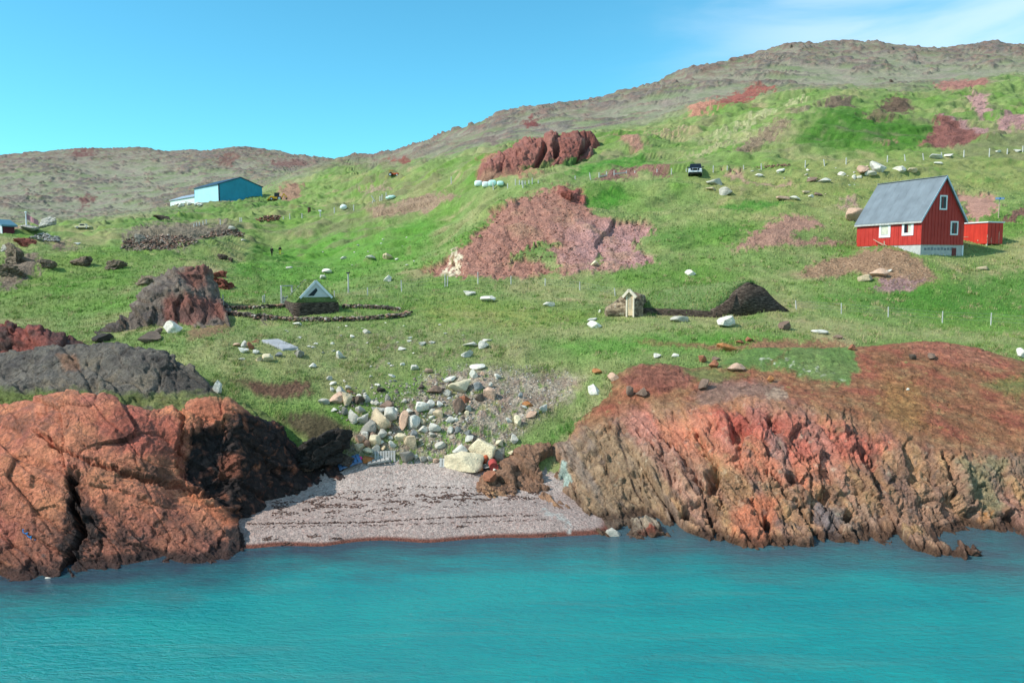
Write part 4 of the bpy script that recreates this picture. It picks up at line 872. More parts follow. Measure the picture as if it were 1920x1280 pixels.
def k_col(P, PX, PY, N):
    x, y, z = P[..., 0], P[..., 1], P[..., 2]
    wx, wy, n1, n2 = regw(PX, PY, 10, 311)
    e = fbm3(x * 2, y * 2, z * 2, 4, 313); b = fbm3(x * .6, y * .6, z * .6, 4, 314)
    a, l = (.87 * PX - .5 * PY) / 38, (.5 * PX + .87 * PY) / 38; st = fbm2(a * 1.5 + .3 * b, l * .2, 4, 315)
    C = np.broadcast_to(alb(172, 130, 98), P.shape).copy()
    C = mixc(C, alb(146, 110, 92), ss(-.1, .4, st)); C = mixc(C, alb(190, 148, 104), ss(.05, .5, -st + .4 * b) * .8); C = mixc(C, alb(122, 100, 92), ss(.2, .6, b + .5 * st) * .7)
    def lay(poly, c, f=10, am=.9, g=0.0): 
        nonlocal C; C = mixc(C, alb(*c), area(wx, wy, poly, f) * am * ss(-.9, -.1 - g, e * .8 + st * .5))
    lay([(1060, 930), (1070, 840), (1110, 800), (1170, 810), (1240, 850), (1260, 930), (1180, 985), (1110, 990)], (152, 126, 98), 22)
    lay([(1100, 985), (1180, 960), (1260, 960), (1270, 1000), (1200, 1012), (1120, 1006)], (176, 162, 140), 14, .7)
    lay([(1165, 745), (1200, 735), (1230, 790), (1240, 840), (1200, 820), (1175, 790)], (200, 118, 100), 12, .85)
    lay([(1230, 790), (1330, 765), (1420, 800), (1560, 830), (1680, 830), (1600, 870), (1500, 920), (1420, 900), (1330, 860), (1260, 850)], (206, 126, 98), 22, .8)
    lay([(1320, 768), (1370, 755), (1450, 770), (1540, 785), (1600, 800), (1670, 825), (1640, 860), (1560, 850), (1480, 865), (1390, 815), (1375, 850), (1350, 830)], (192, 108, 90), 18, .9)
    lay([(1340, 768), (1440, 775), (1470, 800), (1440, 820), (1390, 810)], (174, 80, 66), 10, .8)
    lay([(1380, 960), (1410, 930), (1460, 940), (1450, 1000), (1440, 1035), (1390, 1030), (1370, 1000)], (198, 120, 88), 14, .85)
    lay([(1360, 755), (1400, 745), (1430, 755), (1400, 768)], (206, 140, 90), 5, .8)
    lay([(1520, 950), (1545, 930), (1570, 960), (1580, 1010), (1550, 1015)], (122, 112, 112), 6, .8)
    lay([(1690, 990), (1740, 985), (1735, 1010), (1700, 1012)], (206, 164, 98), 5, .9)
    lay([(1660, 940), (1800, 880), (1880, 1000), (1850, 1060), (1740, 1040), (1690, 1020)], (150, 116, 98), 16, .6)
    lay([(1790, 865), (1880, 855), (1890, 900), (1870, 970), (1820, 920)], (142, 130, 98), 9, .9); lay([(1880, 850), (2000, 850), (2000, 900), (1900, 900)], (120, 104, 92), 10, .7); lay([(1840, 960), (1860, 950), (1870, 990), (1850, 1000)], (196, 132, 72), 5, .8)
    lay([(1200, 1000), (1240, 995), (1240, 1012), (1205, 1012)], (178, 82, 62), 4, .9)
    a2, l2 = (.80 * (PX + 14 * fbm2(PX / 120, PY / 120, 3, 331)) - .60 * (PY + 14 * fbm2(PX / 110 + 9, PY / 110, 3, 333))) / 38, (.60 * PX + .80 * PY) / 38; C = mixc(C, alb(90, 72, 64), ss(.92, 1.0, 1 - np.abs(noise2(a2 * .75, l2 * .07, 1231)) * 2) * .55); C = mixc(C, alb(176, 128, 112), ss(.1, .5, fbm2(a2 * .5, l2 * .12, 3, 1241)) * .6); C = mixc(C, alb(136, 124, 116), ss(.15, .5, fbm2(a2 * .6 + 9, l2 * .14, 3, 1243)) * .6); C = mixc(C, alb(112, 96, 88), ss(.18, .5, fbm3(x * 1.6, y * 1.6, z * 1.6, 5, 317)) * .6); C = mixc(C, alb(206, 188, 160), ss(.25, .55, fbm3(x * 2.3 + 9, y * 2.3, z * 2.3, 4, 319)) * .4)
    lay([(880, 930), (900, 890), (985, 825), (1040, 830), (1050, 930)], (140, 106, 84), 8, .9)
    # scree-covered top
    top = 1 - area(wx, wy, [(x_, y_ - 4) for x_, y_ in FACE], 26)
    (s1, s2, sv) = voronoi3(x * 3.2, y * 3.2, z * 3.2, 59)
    sc = mixc(np.broadcast_to(alb(158, 108, 76), P.shape).copy(), alb(166, 96, 74), ss(-.1, .5, b)); sc = mixc(sc, alb(150, 120, 84), ss(.0, .5, -b + e * .5) * .7); sc = mixc(sc, alb(172, 128, 74), area(wx, wy, [(1660, 700), (1720, 720), (1740, 800), (1690, 810), (1650, 760)], 20) * .6)
    sc = mixc(sc, alb(150, 92, 78), area(wx, wy, [(1160, 720), (1200, 682), (1290, 690), (1300, 720), (1240, 730)], 10) * .8); sc = mixc(sc, alb(150, 118, 104), area(wx, wy, [(1300, 740), (1340, 710), (1460, 720), (1480, 750), (1400, 745), (1320, 765)], 10) * .8); sc = mixc(sc, alb(186, 158, 134), area(wx, wy, [(1430, 735), (1470, 725), (1480, 745), (1440, 750)], 4) * .8)
    sc = mixc(sc, alb(182, 112, 92), area(wx, wy, [(1680, 645), (1760, 640), (1840, 655), (1900, 690), (1800, 680), (1720, 665)], 9) * .6)
    sc = sc * (1 + .5 * (sv - .5) + .2 * e)[..., None]
    C = mixc(C, sc, top)
    g = grass_colour(x, y, PX, PY)
    gm = np.zeros(PX.shape)
    for poly, f, am in (([(1440, 690), (1480, 650), (1600, 648), (1606, 680), (1600, 722), (1540, 715), (1470, 695)], 6, 1), ([(1250, 650), (1420, 640), (1480, 650), (1440, 690), (1380, 690), (1330, 685), (1300, 672)], 8, 1), ([(890, 880), (940, 852), (985, 826), (1030, 830), (1100, 772), (1090, 762), (1000, 790), (900, 850)], 5, 1), ([(1280, 690), (1340, 690), (1400, 700), (1340, 715), (1300, 712)], 7, .6),
                        ([(1100, 770), (1140, 735), (1150, 700), (1200, 684), (1180, 660), (1060, 700)], 4, 1), ([(1180, 670), (1300, 670), (1300, 686), (1240, 680), (1190, 686)], 4, 1), ([(1840, 720), (1960, 690), (2220, 690), (2220, 730), (1900, 745)], 10, .45)):
        gm = np.maximum(gm, area(wx, wy, poly, f) * am)
    gm = np.maximum(gm, ss(52.2, 53.6, y + .5 * b + 1.2 * ss(1650, 1700, PX) * 0)); gm = np.maximum(gm, ss(.45, .75, e + .5 * b) * top * .6)
    gm = np.clip(gm * ss(-.8, -.1, e + .3), 0, 1)
    C = mixc(C, mixc(g, alb(92, 142, 56), .35 * np.ones(PX.shape)), gm)
    C = mixc(C, alb(212, 206, 188), area(wx, wy, [(1420, 672), (1470, 668), (1540, 695), (1590, 715), (1500, 700), (1440, 682)], 6) * ss(.1, .5, e + .6 * n2) * .85)
    C = mixc(C, alb(158, 186, 176), area(wx, wy, [(1046, 870), (1060, 865), (1072, 885), (1066, 905), (1050, 908)], 4) * .75)
    C = tone(C * (1 + .26 * e)[..., None], 1 + .34 * (1 - gm)[..., None] * (1 - .6 * top)[..., None], .98)
    wet = ss(.46, .16, z + .14 * e); C = mixc(C, alb(84, 62, 50), wet * .85)
    return C
rock_patch('rock_cliff', K, (876, 2190), (30.6, 56.5), 1.75, 580, k_disp, k_col, 'long fractured brown and red sea cliff to the right of the beach', 'cliff', lam=3e-3)

# ---- red crag on the upper slope
U = [(860, 352, 124), (900, 345, 127), (960, 342, 129), (1010, 335, 131), (1045, 330, 133), (1060, 312, 137), (1090, 302, 140), (1115, 293, 142.5), (1135, 275, 147), (1160, 270, 150)]
U += [(920, 318, 131), (950, 312, 133), (1000, 315, 133), (1030, 305, 136), (1050, 300, 138.5), (1080, 285, 141.5), (1110, 280, 143.5), (935, 300, 137), (960, 285, 141), (985, 268, 145), (1000, 261, 147), (1020, 262, 147), (1045, 258, 148), (1080, 256, 149), (1100, 252, 149), (1118, 250, 150), (1122, 262, 149)]
U += [(860, 345, 140), (920, 320, 150), (960, 310, 156), (1000, 300, 160), (1050, 295, 162), (1100, 290, 164), (1150, 285, 162), (860, 405, 118), (960, 400, 118), (1060, 375, 122), (1150, 330, 130), (860, 360, 170), (960, 340, 172), (1060, 330, 174), (1170, 320, 176)]
def u_disp(P, PX, PY, N):
    x, y, z = P[..., 0], P[..., 1], P[..., 2]
    a, l = (.75 * PX - .66 * PY) * .094, (.66 * PX + .75 * PY) * .094; d = slabs(a, l, 2601, ((.13, .11, .75, .35), (.34, .28, .5, .18), (.9, .7, .36, .10), (2.6, 2, .20, .04))) + .4 * fbm3(x * .3, y * .3, z * .3, 4, 64) + .5
    for pts, wd, am in (([(1024, 272), (1018, 290), (1004, 318)], 5, 2.2), ([(1042, 275), (1044, 300)], 5, 2.6), ([(1105, 262), (1092, 285)], 5, 1.4)):
        pp = np.array(pts, float); d -= am * ss(wd * 1.8, 0, np.abs(PX - np.interp(PY, pp[:, 1], pp[:, 0]))) * ss(pp[0, 1] - 6, pp[0, 1] + 4, PY) * ss(pp[-1, 1] + 6, pp[-1, 1] - 4, PY)
    up = ss(326, 314, PY + 4 * fbm2(PX / 12, PY / 8, 3, 65))
    return d * (.22 + .78 * up) * ss(152, 149, y) * ss(121, 126, y)
def u_col(P, PX, PY, N):
    x, y, z = P[..., 0], P[..., 1], P[..., 2]; wx, wy, n1, n2 = regw(PX, PY, 5, 321); e = fbm3(x * .8, y * .8, z * .8, 4, 323); b = fbm3(x * .25, y * .25, z * .25, 4, 324)
    C = np.broadcast_to(alb(172, 112, 98), P.shape).copy(); C = mixc(C, alb(146, 88, 78), ss(1030, 1090, wx) * .8); C = mixc(C, alb(164, 130, 118), ss(.0, .5, b) * .6); C = mixc(C, alb(184, 142, 112), ss(316, 330, wy) * .8)
    g = np.maximum.reduce([area(wx, wy, [(975, 318), (1040, 305), (1022, 322), (990, 326)], 4) * .8, ss(336, 345, wy), area(wx, wy, [(1040, 335), (1050, 312), (1075, 303), (1150, 285), (1200, 340)], 4), ss(150, 154, y)])
    C = tone(C * (1 + .3 * e)[..., None], .95, 1.0)
    return mixc(C, alb(100, 132, 66), g)
rock_patch('rock_crag', U, (865, 1150), (118, 172), 1.5, 230, u_disp, u_col, 'reddish rock crag with dark clefts standing high on the green slope', lam=2e-3, m=.35, sink=(9, 6, 45))
# ------------------------------------------------------------------ the fjord
def ground_grid(xs, ys):
    """height of everything built so far, on a grid of world positions (far enough for the sea bed)"""
    X, Yg = np.meshgrid(xs, ys, indexing='xy'); best = np.full(X.shape, -6.0)
    for p in PATCHES:
        sx, sy, sz = p.P[..., 0].ravel(), p.P[..., 1].ravel(), p.P[..., 2].ravel()
        ok = (sy < ys[-1] + 1) & (sy > ys[0] - 1) & (sx > xs[0]) & (sx < xs[-1])
        dx = xs[1] - xs[0]; dy = ys[1] - ys[0]
        i = np.clip(((sx[ok] - xs[0]) / dx + .5).astype(int), 0, len(xs) - 1); j = np.clip(((sy[ok] - ys[0]) / dy + .5).astype(int), 0, len(ys) - 1)
        np.maximum.at(best, (j, i), sz[ok])
    return best
xs = np.arange(-36, 48.01, .3); ys = np.arange(26, 44.01, .3)
GH = ground_grid(xs, ys)
for _ in range(3):
    pad = np.pad(GH, 1, 'edge'); GH = np.maximum(GH, np.minimum(np.minimum(pad[:-2, 1:-1], pad[2:, 1:-1]), np.minimum(pad[1:-1, :-2], pad[1:-1, 2:])))
gx = np.concatenate([[-3000, -1200, -500, -200, -100, -60], np.arange(-36, 48.01, .6), [70, 120, 250, 600, 1400, 3000]])
gy = np.concatenate([[-2500, -1000, -400, -150, -60, -20, 0, 10], np.arange(18, 44.01, .4), [60]])
SX, SY = np.meshgrid(gx, gy, indexing='xy')
land = GH > -.05
LI = np.argwhere(land); LXY = np.stack([xs[LI[:, 1]], ys[LI[:, 0]]], -1)
q = np.stack([SX.ravel(), SY.ravel()], -1); dist = np.full(len(q), 50.0)
near = (q[:, 1] > 15) & (np.abs(q[:, 0]) < 60)
qi = q[near]; dd = np.full(len(qi), 1e9)
for i in range(0, len(LXY), 400):
    dd = np.minimum(dd, ((qi[:, None] - LXY[None, i:i + 400]) ** 2).sum(-1).min(1))
dist[near] = np.sqrt(dd); dist[q[:, 1] > 43] = 0
def sea_material():
    m = NT('sea_water'); p = m.pos(); s = m.attr('shore', 'Fac')
    wob = m.noise(m.mapping(p, (.35, 1.1, 1)), .9, 5, .6)
    sh = m.math('ADD', s, m.mr(wob, .25, .75, -1.3, 1.3))
    big = m.noise(m.mapping(p, (.35, 1.0, 1), (0, 0, R(-14))), .45, 5, .6, .5)
    streak = m.noise(m.mapping(p, (.16, 1.3, 1), (0, 0, R(24))), .62, 6, .62, .5)
    deep = m.mix(m.mr(big, .38, .62, 0, 1), (.004, .232, .240), (.006, .275, .265))
    deep = m.mix(m.mr(streak, .54, .72, 0, .34), deep, (.09, .25, .22))
    sx = m.n('ShaderNodeSeparateXYZ'); m.l(p, sx.inputs[0])
    shal = m.mix(m.mr(sx.outputs[0], -13, 8, 0, 1), (.030, .062, .085), (.055, .105, .125))
    col = m.mix(m.mr(sh, .2, 4.2, 1, 0), deep, shal)
    m.base(col); m.rough(.12); m.b.inputs['IOR'].default_value = 1.33; m.b.inputs['Specular IOR Level'].default_value = .5
    w1 = m.noise(m.mapping(p, (.8, 2.2, 1), (0, 0, R(-12))), 2.2, 6, .66, .3); w2 = m.noise(m.mapping(p, (1, 1.9, 1), (0, 0, R(18))), 5.0, 4, .6)
    m.bump(m.math('ADD', w1, m.math('MULTIPLY', w2, .3)), .7, .24)
    return m.m
so_ = link('sea', mesh_from('sea', np.stack([SX, SY, np.zeros_like(SX)], -1), grid_faces(*SX.shape), sea_material(), True, None, {'shore': dist}))
tag(so_, kind='structure')
# ------------------------------------------------------------------ buildings
def painted_boards(name, rgb, rgb2, wear=True, rough=.55):
    """painted timber: uneven fade, board to board differences, flaking to bare wood near the bottom"""
    m = NT(name); p = m.objco(); f = m.noise(p, 1.3, 6, .6); g = m.noise(m.mapping(p, (9, 9, .5)), 1.0, 3)
    c = m.mix(m.mr(f, .3, .7, 0, 1), rgb, rgb2); c = m.mix(1.0, c, m.mr(g, .3, .7, .82, 1.14), 'MULTIPLY')
    if wear:
        s = m.n('ShaderNodeSeparateXYZ'); m.l(p, s.inputs[0]); w = m.noise(m.mapping(p, (5, 5, 1.3)), 1.0, 5, .6)
        k = m.mr(m.math('SUBTRACT', m.mr(w, .35, .75, 0, 1), m.mr(s.outputs[2], 1.05, 1.65, 0, 1.0)), .28, .40, 0, 1)
        c = m.mix(k, c, (.62, .44, .32))
    m.base(c); m.rough(rough); m.bump(g, .15, .02); return m.m
M_RED = painted_boards('red_painted_boards', (.40, .030, .022), (.50, .045, .032))
M_RED2 = painted_boards('red_painted_plywood', (.50, .035, .022), (.60, .05, .03), False)
M_WHITE = simple('white_paint', (.74, .75, .75), .5, .06)
M_ROOF = simple('grey_sheet_roofing', (.17, .195, .215), .55, .16, .9, bump=.1)
M_CONC = simple('concrete', (.46, .45, .42), .9, .16, 2.0, bump=.25)
M_GLASS = simple('window_glass', (.012, .016, .022), .06, .3); M_CURT = simple('curtain', (.55, .54, .42), .9, .2)
M_BLACK = simple('black_gap', (.012, .011, .011), .9, .2); M_BOARD = simple('barge_board_blue_white', (.42, .50, .56), .5, .08)
M_WOOD = simple('weathered_wood', (.42, .34, .24), .85, .3, 4.0, bump=.2); M_GREYWOOD = simple('grey_silvered_wood', (.44, .43, .40), .85, .25, 4.0, bump=.2)
M_DOORWOOD = simple('pale_planed_wood', (.62, .46, .28), .7, .22, 4.0)
M_POST = simple('silvery_post_wood', (.50, .49, .45), .85, .2, 4.0)

def window(parent, face, u0, u1, z0, z1, fr, curtain=False, w=.14):
    """face: function (u, z, out) -> local point; frame stands 4 cm proud of the wall with the pane set back in it"""
    f = MB()
    def bar(a, b, c, d, o0=-.02, o1=.05):
        P = [face(a, c, o0), face(b, c, o0), face(b, d, o0), face(a, d, o0)]; Q = [face(a, c, o1), face(b, c, o1), face(b, d, o1), face(a, d, o1)]
        f.add(P + Q, [(0, 1, 2, 3), (7, 6, 5, 4), (0, 4, 5, 1), (1, 5, 6, 2), (2, 6, 7, 3), (3, 7, 4, 0)])
    bar(u0, u1, z0, z0 + w); bar(u0, u1, z1 - w, z1); bar(u0, u0 + w, z0 + w, z1 - w); bar(u1 - w, u1, z0 + w, z1 - w)
    o = f.build('window', M_WHITE, parent)
    p = MB(); a, b, c, d = u0 + w, u1 - w, z0 + w, z1 - w
    p.add([face(a, c, .012), face(b, c, .012), face(b, d, .012), face(a, d, .012)], [(0, 1, 2, 3)]); p.build('pane', M_GLASS, o)
    if curtain:
        q = MB(); n = 9; e = a + (b - a) * curtain; V = []
        for i in range(n + 1):
            u = a + (e - a) * i / n; k = .018 + (.006 if i % 2 else 0); V += [face(u, c + .03, k), face(u, d - .03, k)]
        q.add(V, [(2 * i, 2 * i + 2, 2 * i + 3, 2 * i + 1) for i in range(n)]); q.build('curtain', M_CURT, o)
    return o

# ---- red house: local x along the gable, local y along the long wall, gable at y = 0, long wall at x = 0
def red_house():
    base = hit(1727, 477); Yb = 77.0
    c = pt(1726.5, 458.5, Yb); W, L, Hh, Rr, Fd = 5.45, 8.3, 2.45, 3.95, 1.6
    t = empty('house', (c[0], c[1], c[2] - Fd), R(20)); tag(t, 'red timber house with a steep grey roof and white framed windows', 'house')
    z0 = Fd; z1 = Fd + Hh; zr = z1 + Rr
    b = MB(); b.box((.06, .06, -.9), (W - .06, L - .06, z0 - .002)); b.build('foundation', M_CONC, t)
    # band of stained mortar and rendered ledge on the gable plinth
    st = MB()
    for i in range(9): st.box((.5 + i * .42, .045, z0 - .52 + .02 * (i % 2)), (.5 + i * .42 + .3, .062, z0 - .30 + .03 * (i % 3)))
    st.build('plinth_patch', simple('plinth_stain', (.20, .22, .24), .9, .3), t)
    ga = MB(); ga.prism([(0, 0, z0), (W, 0, z0), (W, 0, z1), (W / 2, 0, zr), (0, 0, z1)], (0, .12, 0))
    n = 13
    for i in range(1, n):
        x = W * i / n; h = z1 + Rr * (1 - abs(x - W / 2) / (W / 2)); ga.box((x - .03, -.028, z0), (x + .03, .01, h - .03))
    ga.build('gable_wall', M_RED, t)
    gb = MB(); gb.prism([(0, L, z0), (W, L, z0), (W, L, z1), (W / 2, L, zr), (0, L, z1)], (0, -.12, 0)); gb.build('gable_wall', M_RED, t)
    lw = MB(); lw.box((0, .122, z0), (.12, L - .122, z1))
    for i in range(1, 15): y = L * i / 15; lw.box((-.024, y - .022, z0), (.01, y + .022, z1 - .04))
    lw.build('long_wall', M_RED, t)
    lw = MB(); lw.box((W - .12, .122, z0), (W, L - .122, z1)); lw.build('long_wall', M_RED, t)
    co = MB(); co.box((-.03, -.032, z0 - .02), (.075, .06, z1 - .01)); co.build('corner_board', M_RED, t)
    # roof: two sheet-covered slopes, a strip of trim under the eaves, barge boards and ridge
    sl = Rr / (W / 2); ov = .22; nrm = math.hypot(1, sl)
    rf = MB()
    for s in (1, -1):
        def X(x): return x if s == 1 else W - x
        zz = lambda x: z1 + .05 + sl * x
        rf.add([(X(-ov), -.18, zz(-ov)), (X(W / 2), -.18, zz(W / 2)), (X(W / 2), L + .15, zz(W / 2)), (X(-ov), L + .15, zz(-ov)), (X(-ov), -.18, zz(-ov) + .14), (X(W / 2), -.18, zz(W / 2) + .14), (X(W / 2), L + .15, zz(W / 2) + .14), (X(-ov), L + .15, zz(-ov) + .14)],
               [(0, 1, 2, 3), (4, 5, 6, 7), (0, 1, 5, 4), (1, 2, 6, 5), (2, 3, 7, 6), (3, 0, 4, 7)])
        for k in range(1, 9):
            y = -.18 + (L + .33) * k / 9
            rf.add([(X(-ov), y - .012, zz(-ov) + .139), (X(W / 2), y - .012, zz(W / 2) + .139), (X(W / 2), y + .012, zz(W / 2) + .139), (X(-ov), y + .012, zz(-ov) + .139), (X(-ov), y - .012, zz(-ov) + .155), (X(W / 2), y - .012, zz(W / 2) + .155), (X(W / 2), y + .012, zz(W / 2) + .155), (X(-ov), y + .012, zz(-ov) + .155)],
                   [(4, 5, 6, 7), (0, 1, 5, 4), (2, 3, 7, 6), (3, 0, 4, 7)])
    r = rf.build('roof', M_ROOF, t)
    rc = MB(); rc.beam((W / 2, -.2, zr + .21), (W / 2, L + .17, zr + .21), .24, .05); rc.build('ridge_cap', M_ROOF, r)
    bb = MB()
    for s in (1, -1):
        X = (lambda x: x) if s == 1 else (lambda x: W - x)
        a = (X(-ov - .01), z1 - sl * ov - .03); e = (X(W / 2), zr - .03 + .0)
        bb.add([(a[0], -.225, a[1]), (e[0], -.225, e[1] + .03), (e[0], -.225, e[1] + .28), (a[0], -.225, a[1] + .25), (a[0], -.19, a[1]), (e[0], -.19, e[1] + .03), (e[0], -.19, e[1] + .28), (a[0], -.19, a[1] + .25)],
               [(0, 1, 2, 3), (4, 5, 6, 7), (0, 1, 5, 4), (1, 2, 6, 5), (2, 3, 7, 6), (3, 0, 4, 7)])
    bb.build('barge_board', M_BOARD, r)
    ev = MB(); ev.box((-ov - .03, -.17, z1 - sl * ov - .07), (-ov, L + .12, z1 - sl * ov + .10)); ev.build('eaves_trim', M_GREYWOOD, r)
    gf = lambda u, z, o: (u, -o - .012, z); lf = lambda u, z, o: (-o - .012, u, z)
    window(t, gf, 2.1, 3.05, z0 + 3.35, z0 + 4.75, M_WHITE); window(t, gf, 3.65, 4.62, z0 + .95, z0 + 2.3, M_WHITE)
    window(t, lf, .92, 2.3, z0 + .92, z0 + 2.32, M_WHITE, .45, .26); window(t, lf, 3.75, 5.2, z0 + .82, z0 + 2.24, M_WHITE, .98, .26)
    d = MB(); d.box((4.05, .02, .35), (4.6, .055, z0 - .28)); d.build('cellar_door', simple('dark_red_door', (.16, .03, .028), .6, .2), t)
    dp = MB(); dp.box((W - .10, -.02, .3), (W + .04, .055, z0 - .02)); dp.build('door_post', M_WHITE, t)
    # loose planks leaning at the foot of the long wall
    pk = empty('plank_pile', t.matrix_basis @ Vector((-.35, 4.0, z0 - .05)), R(20)); tag(pk, 'loose pale planks leaning against the long red wall', 'planks')
    for i, (a, e) in enumerate((((0, 1.6, .72), (-.18, 0, .02)), ((-.02, 1.3, .55), (-.3, -.5, .0)), ((.02, .2, .5), (-.1, .05, .05)))):
        q = MB(); q.beam(a, e, .09, .03); q.build('plank', M_WOOD, pk)
    return t
HOUSE = red_house()

def red_shed():
    Yb = 82.3; c = pt(1850.5, 457, Yb); H = 2.15
    t = empty('shed', (c[0], c[1], c[2]), R(20)); tag(t, 'low red plywood shed with white roof edge standing on posts behind the house', 'shed')
    W, L = 2.15, 4.7
    b = MB(); b.box((0, 0, 0), (W, L, H)); b.build('wall', M_RED2, t)
    k = MB()
    for i in range(1, 4): k.box((W * i / 4 - .03, -.025, .02), (W * i / 4 + .03, .01, H - .02))
    k.box((-.02, -.03, 0), (.05, .01, H)); k.build('batten', M_RED, t)
    r = MB(); r.box((-.1, -.1, H + .002), (W + .1, L + .1, H + .12)); r.build('roof', M_WHITE, t)
    for x, y in ((.08, .08), (W - .08, .08), (.08, L * .5), (W - .08, L * .5), (.08, L - .1), (W - .08, L - .1)):
        q = MB(); q.box((x - .06, y - .06, -1.2), (x + .06, y + .06, -.002)); q.build('post', M_GREYWOOD, t)
    q = MB(); q.box((.2, .5, -.55), (W - .2, L - .2, -.01)); q.build('underfloor_shade', M_BLACK, t)  # black block filling the gap, standing for the shade under the shed
    for a_, b_ in (((-.035, 2.2, .75), (-.01, 2.9, .79)), ((-.03, 1.0, .3), (-.012, 1.12, .42))): f = MB(); f.box(a_, b_); f.build('patch', M_WOOD, t)
red_shed()

# ---- teal barn: shaded gable and sunlit side painted as two tones
M_TEAL_SHADE = simple('teal_cladding_shade', (.028, .30, .43), .5, .12, .3); M_TEAL_LIT = simple('teal_cladding_sunlit', (.36, .60, .66), .5, .06, .3); M_DARKTRIM = simple('dark_trim', (.05, .04, .05), .6, .2)
M_PALE = simple('pale_green_white_cladding', (.60, .72, .66), .6, .08, .3)
def barn():
    Yb = 250.0; c = pt(410.5, 374.5, Yb); W, L, Hh, Rr = 14.2, 20.0, 4.75, 2.5
    t = empty('barn', (c[0], c[1], c[2]), R(42)); tag(t, 'large blue green barn with a paler sunlit side wall on the far hillside', 'barn')
    g = MB(); g.prism([(0, 0, -1.5), (W, 0, -1.5), (W, 0, Hh), (W / 2, 0, Hh + Rr), (0, 0, Hh)], (0, .2, 0))
    for i in range(1, 28): x = W * i / 28; h = Hh + Rr * (1 - abs(x - W / 2) / (W / 2)); g.box((x - .05, -.06, -1.5), (x + .05, .01, h - .05))
    g.build('gable_wall', M_TEAL_SHADE, t)
    g = MB(); g.prism([(0, L, -1.5), (W, L, -1.5), (W, L, Hh), (W / 2, L, Hh + Rr), (0, L, Hh)], (0, -.2, 0)); g.build('gable_wall', M_TEAL_SHADE, t)
    s = MB(); s.box((0, .21, -2.2), (.2, L - .21, Hh)); s.build('side_wall', M_TEAL_LIT, t)
    s = MB(); s.box((W - .2, .21, -2.2), (W, L - .21, Hh)); s.build('side_wall', M_TEAL_SHADE, t)
    sl = Rr / (W / 2); r = MB()
    for sg in (1, -1):
        X = (lambda x: x) if sg == 1 else (lambda x: W - x)
        a = -.35; z = lambda x: Hh + .03 + sl * x
        r.add([(X(a), -.25, z(a)), (X(W / 2), -.25, z(W / 2)), (X(W / 2), L + .25, z(W / 2)), (X(a), L + .25, z(a)), (X(a), -.25, z(a) + .2), (X(W / 2), -.25, z(W / 2) + .2), (X(W / 2), L + .25, z(W / 2) + .2), (X(a), L + .25, z(a) + .2)], [(0, 1, 2, 3), (4, 5, 6, 7), (0, 1, 5, 4), (1, 2, 6, 5), (2, 3, 7, 6), (3, 0, 4, 7)])
    r.build('roof', simple('dark_blue_roofing', (.03, .06, .10), .5, .15, .3), t)
    k = MB(); k.box((-.12, -.13, -1.4), (.22, .0, Hh - .1)); k.build('corner_trim', M_DARKTRIM, t)
    # lean-to at the far end of the pale side
    a = MB(); a.prism([(1.0, L + .05, -2.5), (9.5, L + .05, -2.5), (9.5, L + .05, 3.0), (5.2, L + .05, 4.0), (1.0, L + .05, 2.5)], (0, 25.5, 0)); a.build('annex', M_PALE, t)
    q = MB(); q.add([(.6, L + .06, 2.4), (5.2, L + .06, 4.1), (5.2, L + 25.8, 4.1), (.6, L + 25.8, 2.4), (.6, L + .06, 2.55), (5.2, L + .06, 4.25), (5.2, L + 25.8, 4.25), (.6, L + 25.8, 2.55)], [(0, 1, 2, 3), (4, 5, 6, 7), (0, 1, 5, 4), (1, 2, 6, 5), (2, 3, 7, 6), (3, 0, 4, 7)]); q.build('annex_roof', simple('grey_annex_roof', (.30, .36, .42), .5, .1, .3), t)
barn()
# small dark red cottage cut by the left edge
def cottage():
    c = hit(-2, 436); t = empty('cottage', (c[0], c[1], c[2] - .2), R(-22)); tag(t, 'dark red cottage with a blue roof cut off by the left edge', 'house')
    s = c[1] / F
    W = 22 * s; H = 15 * s
    b = MB(); b.prism([(-W, 0, -.5), (W / 2, 0, -.5), (W / 2, 0, H), (-W / 4, 0, H * 1.5), (-W, 0, H)], (0, W * 1.1, 0)); b.build('wall', simple('dark_red_wall', (.12, .02, .03), .6, .15), t)
    e = MB(); e.box((W / 2 - .3, -.12, -.2), (W / 2 + .06, -.002, H)); e.build('corner_board', M_WHITE, t)
    r = MB()
    for A, B in (((W / 2 + .3, H - .1), (-W / 4, H * 1.5 + .15)), ((-W - .3, H - .1), (-W / 4, H * 1.5 + .15))): r.prism([(A[0], -.3, A[1]), (B[0], -.3, B[1]), (B[0], -.3, B[1] + .25), (A[0], -.3, A[1] + .25)], (0, W * 1.1 + .6, 0))
    r.build('roof', simple('blue_grey_roof', (.12, .24, .30), .5, .1), t)
cottage()

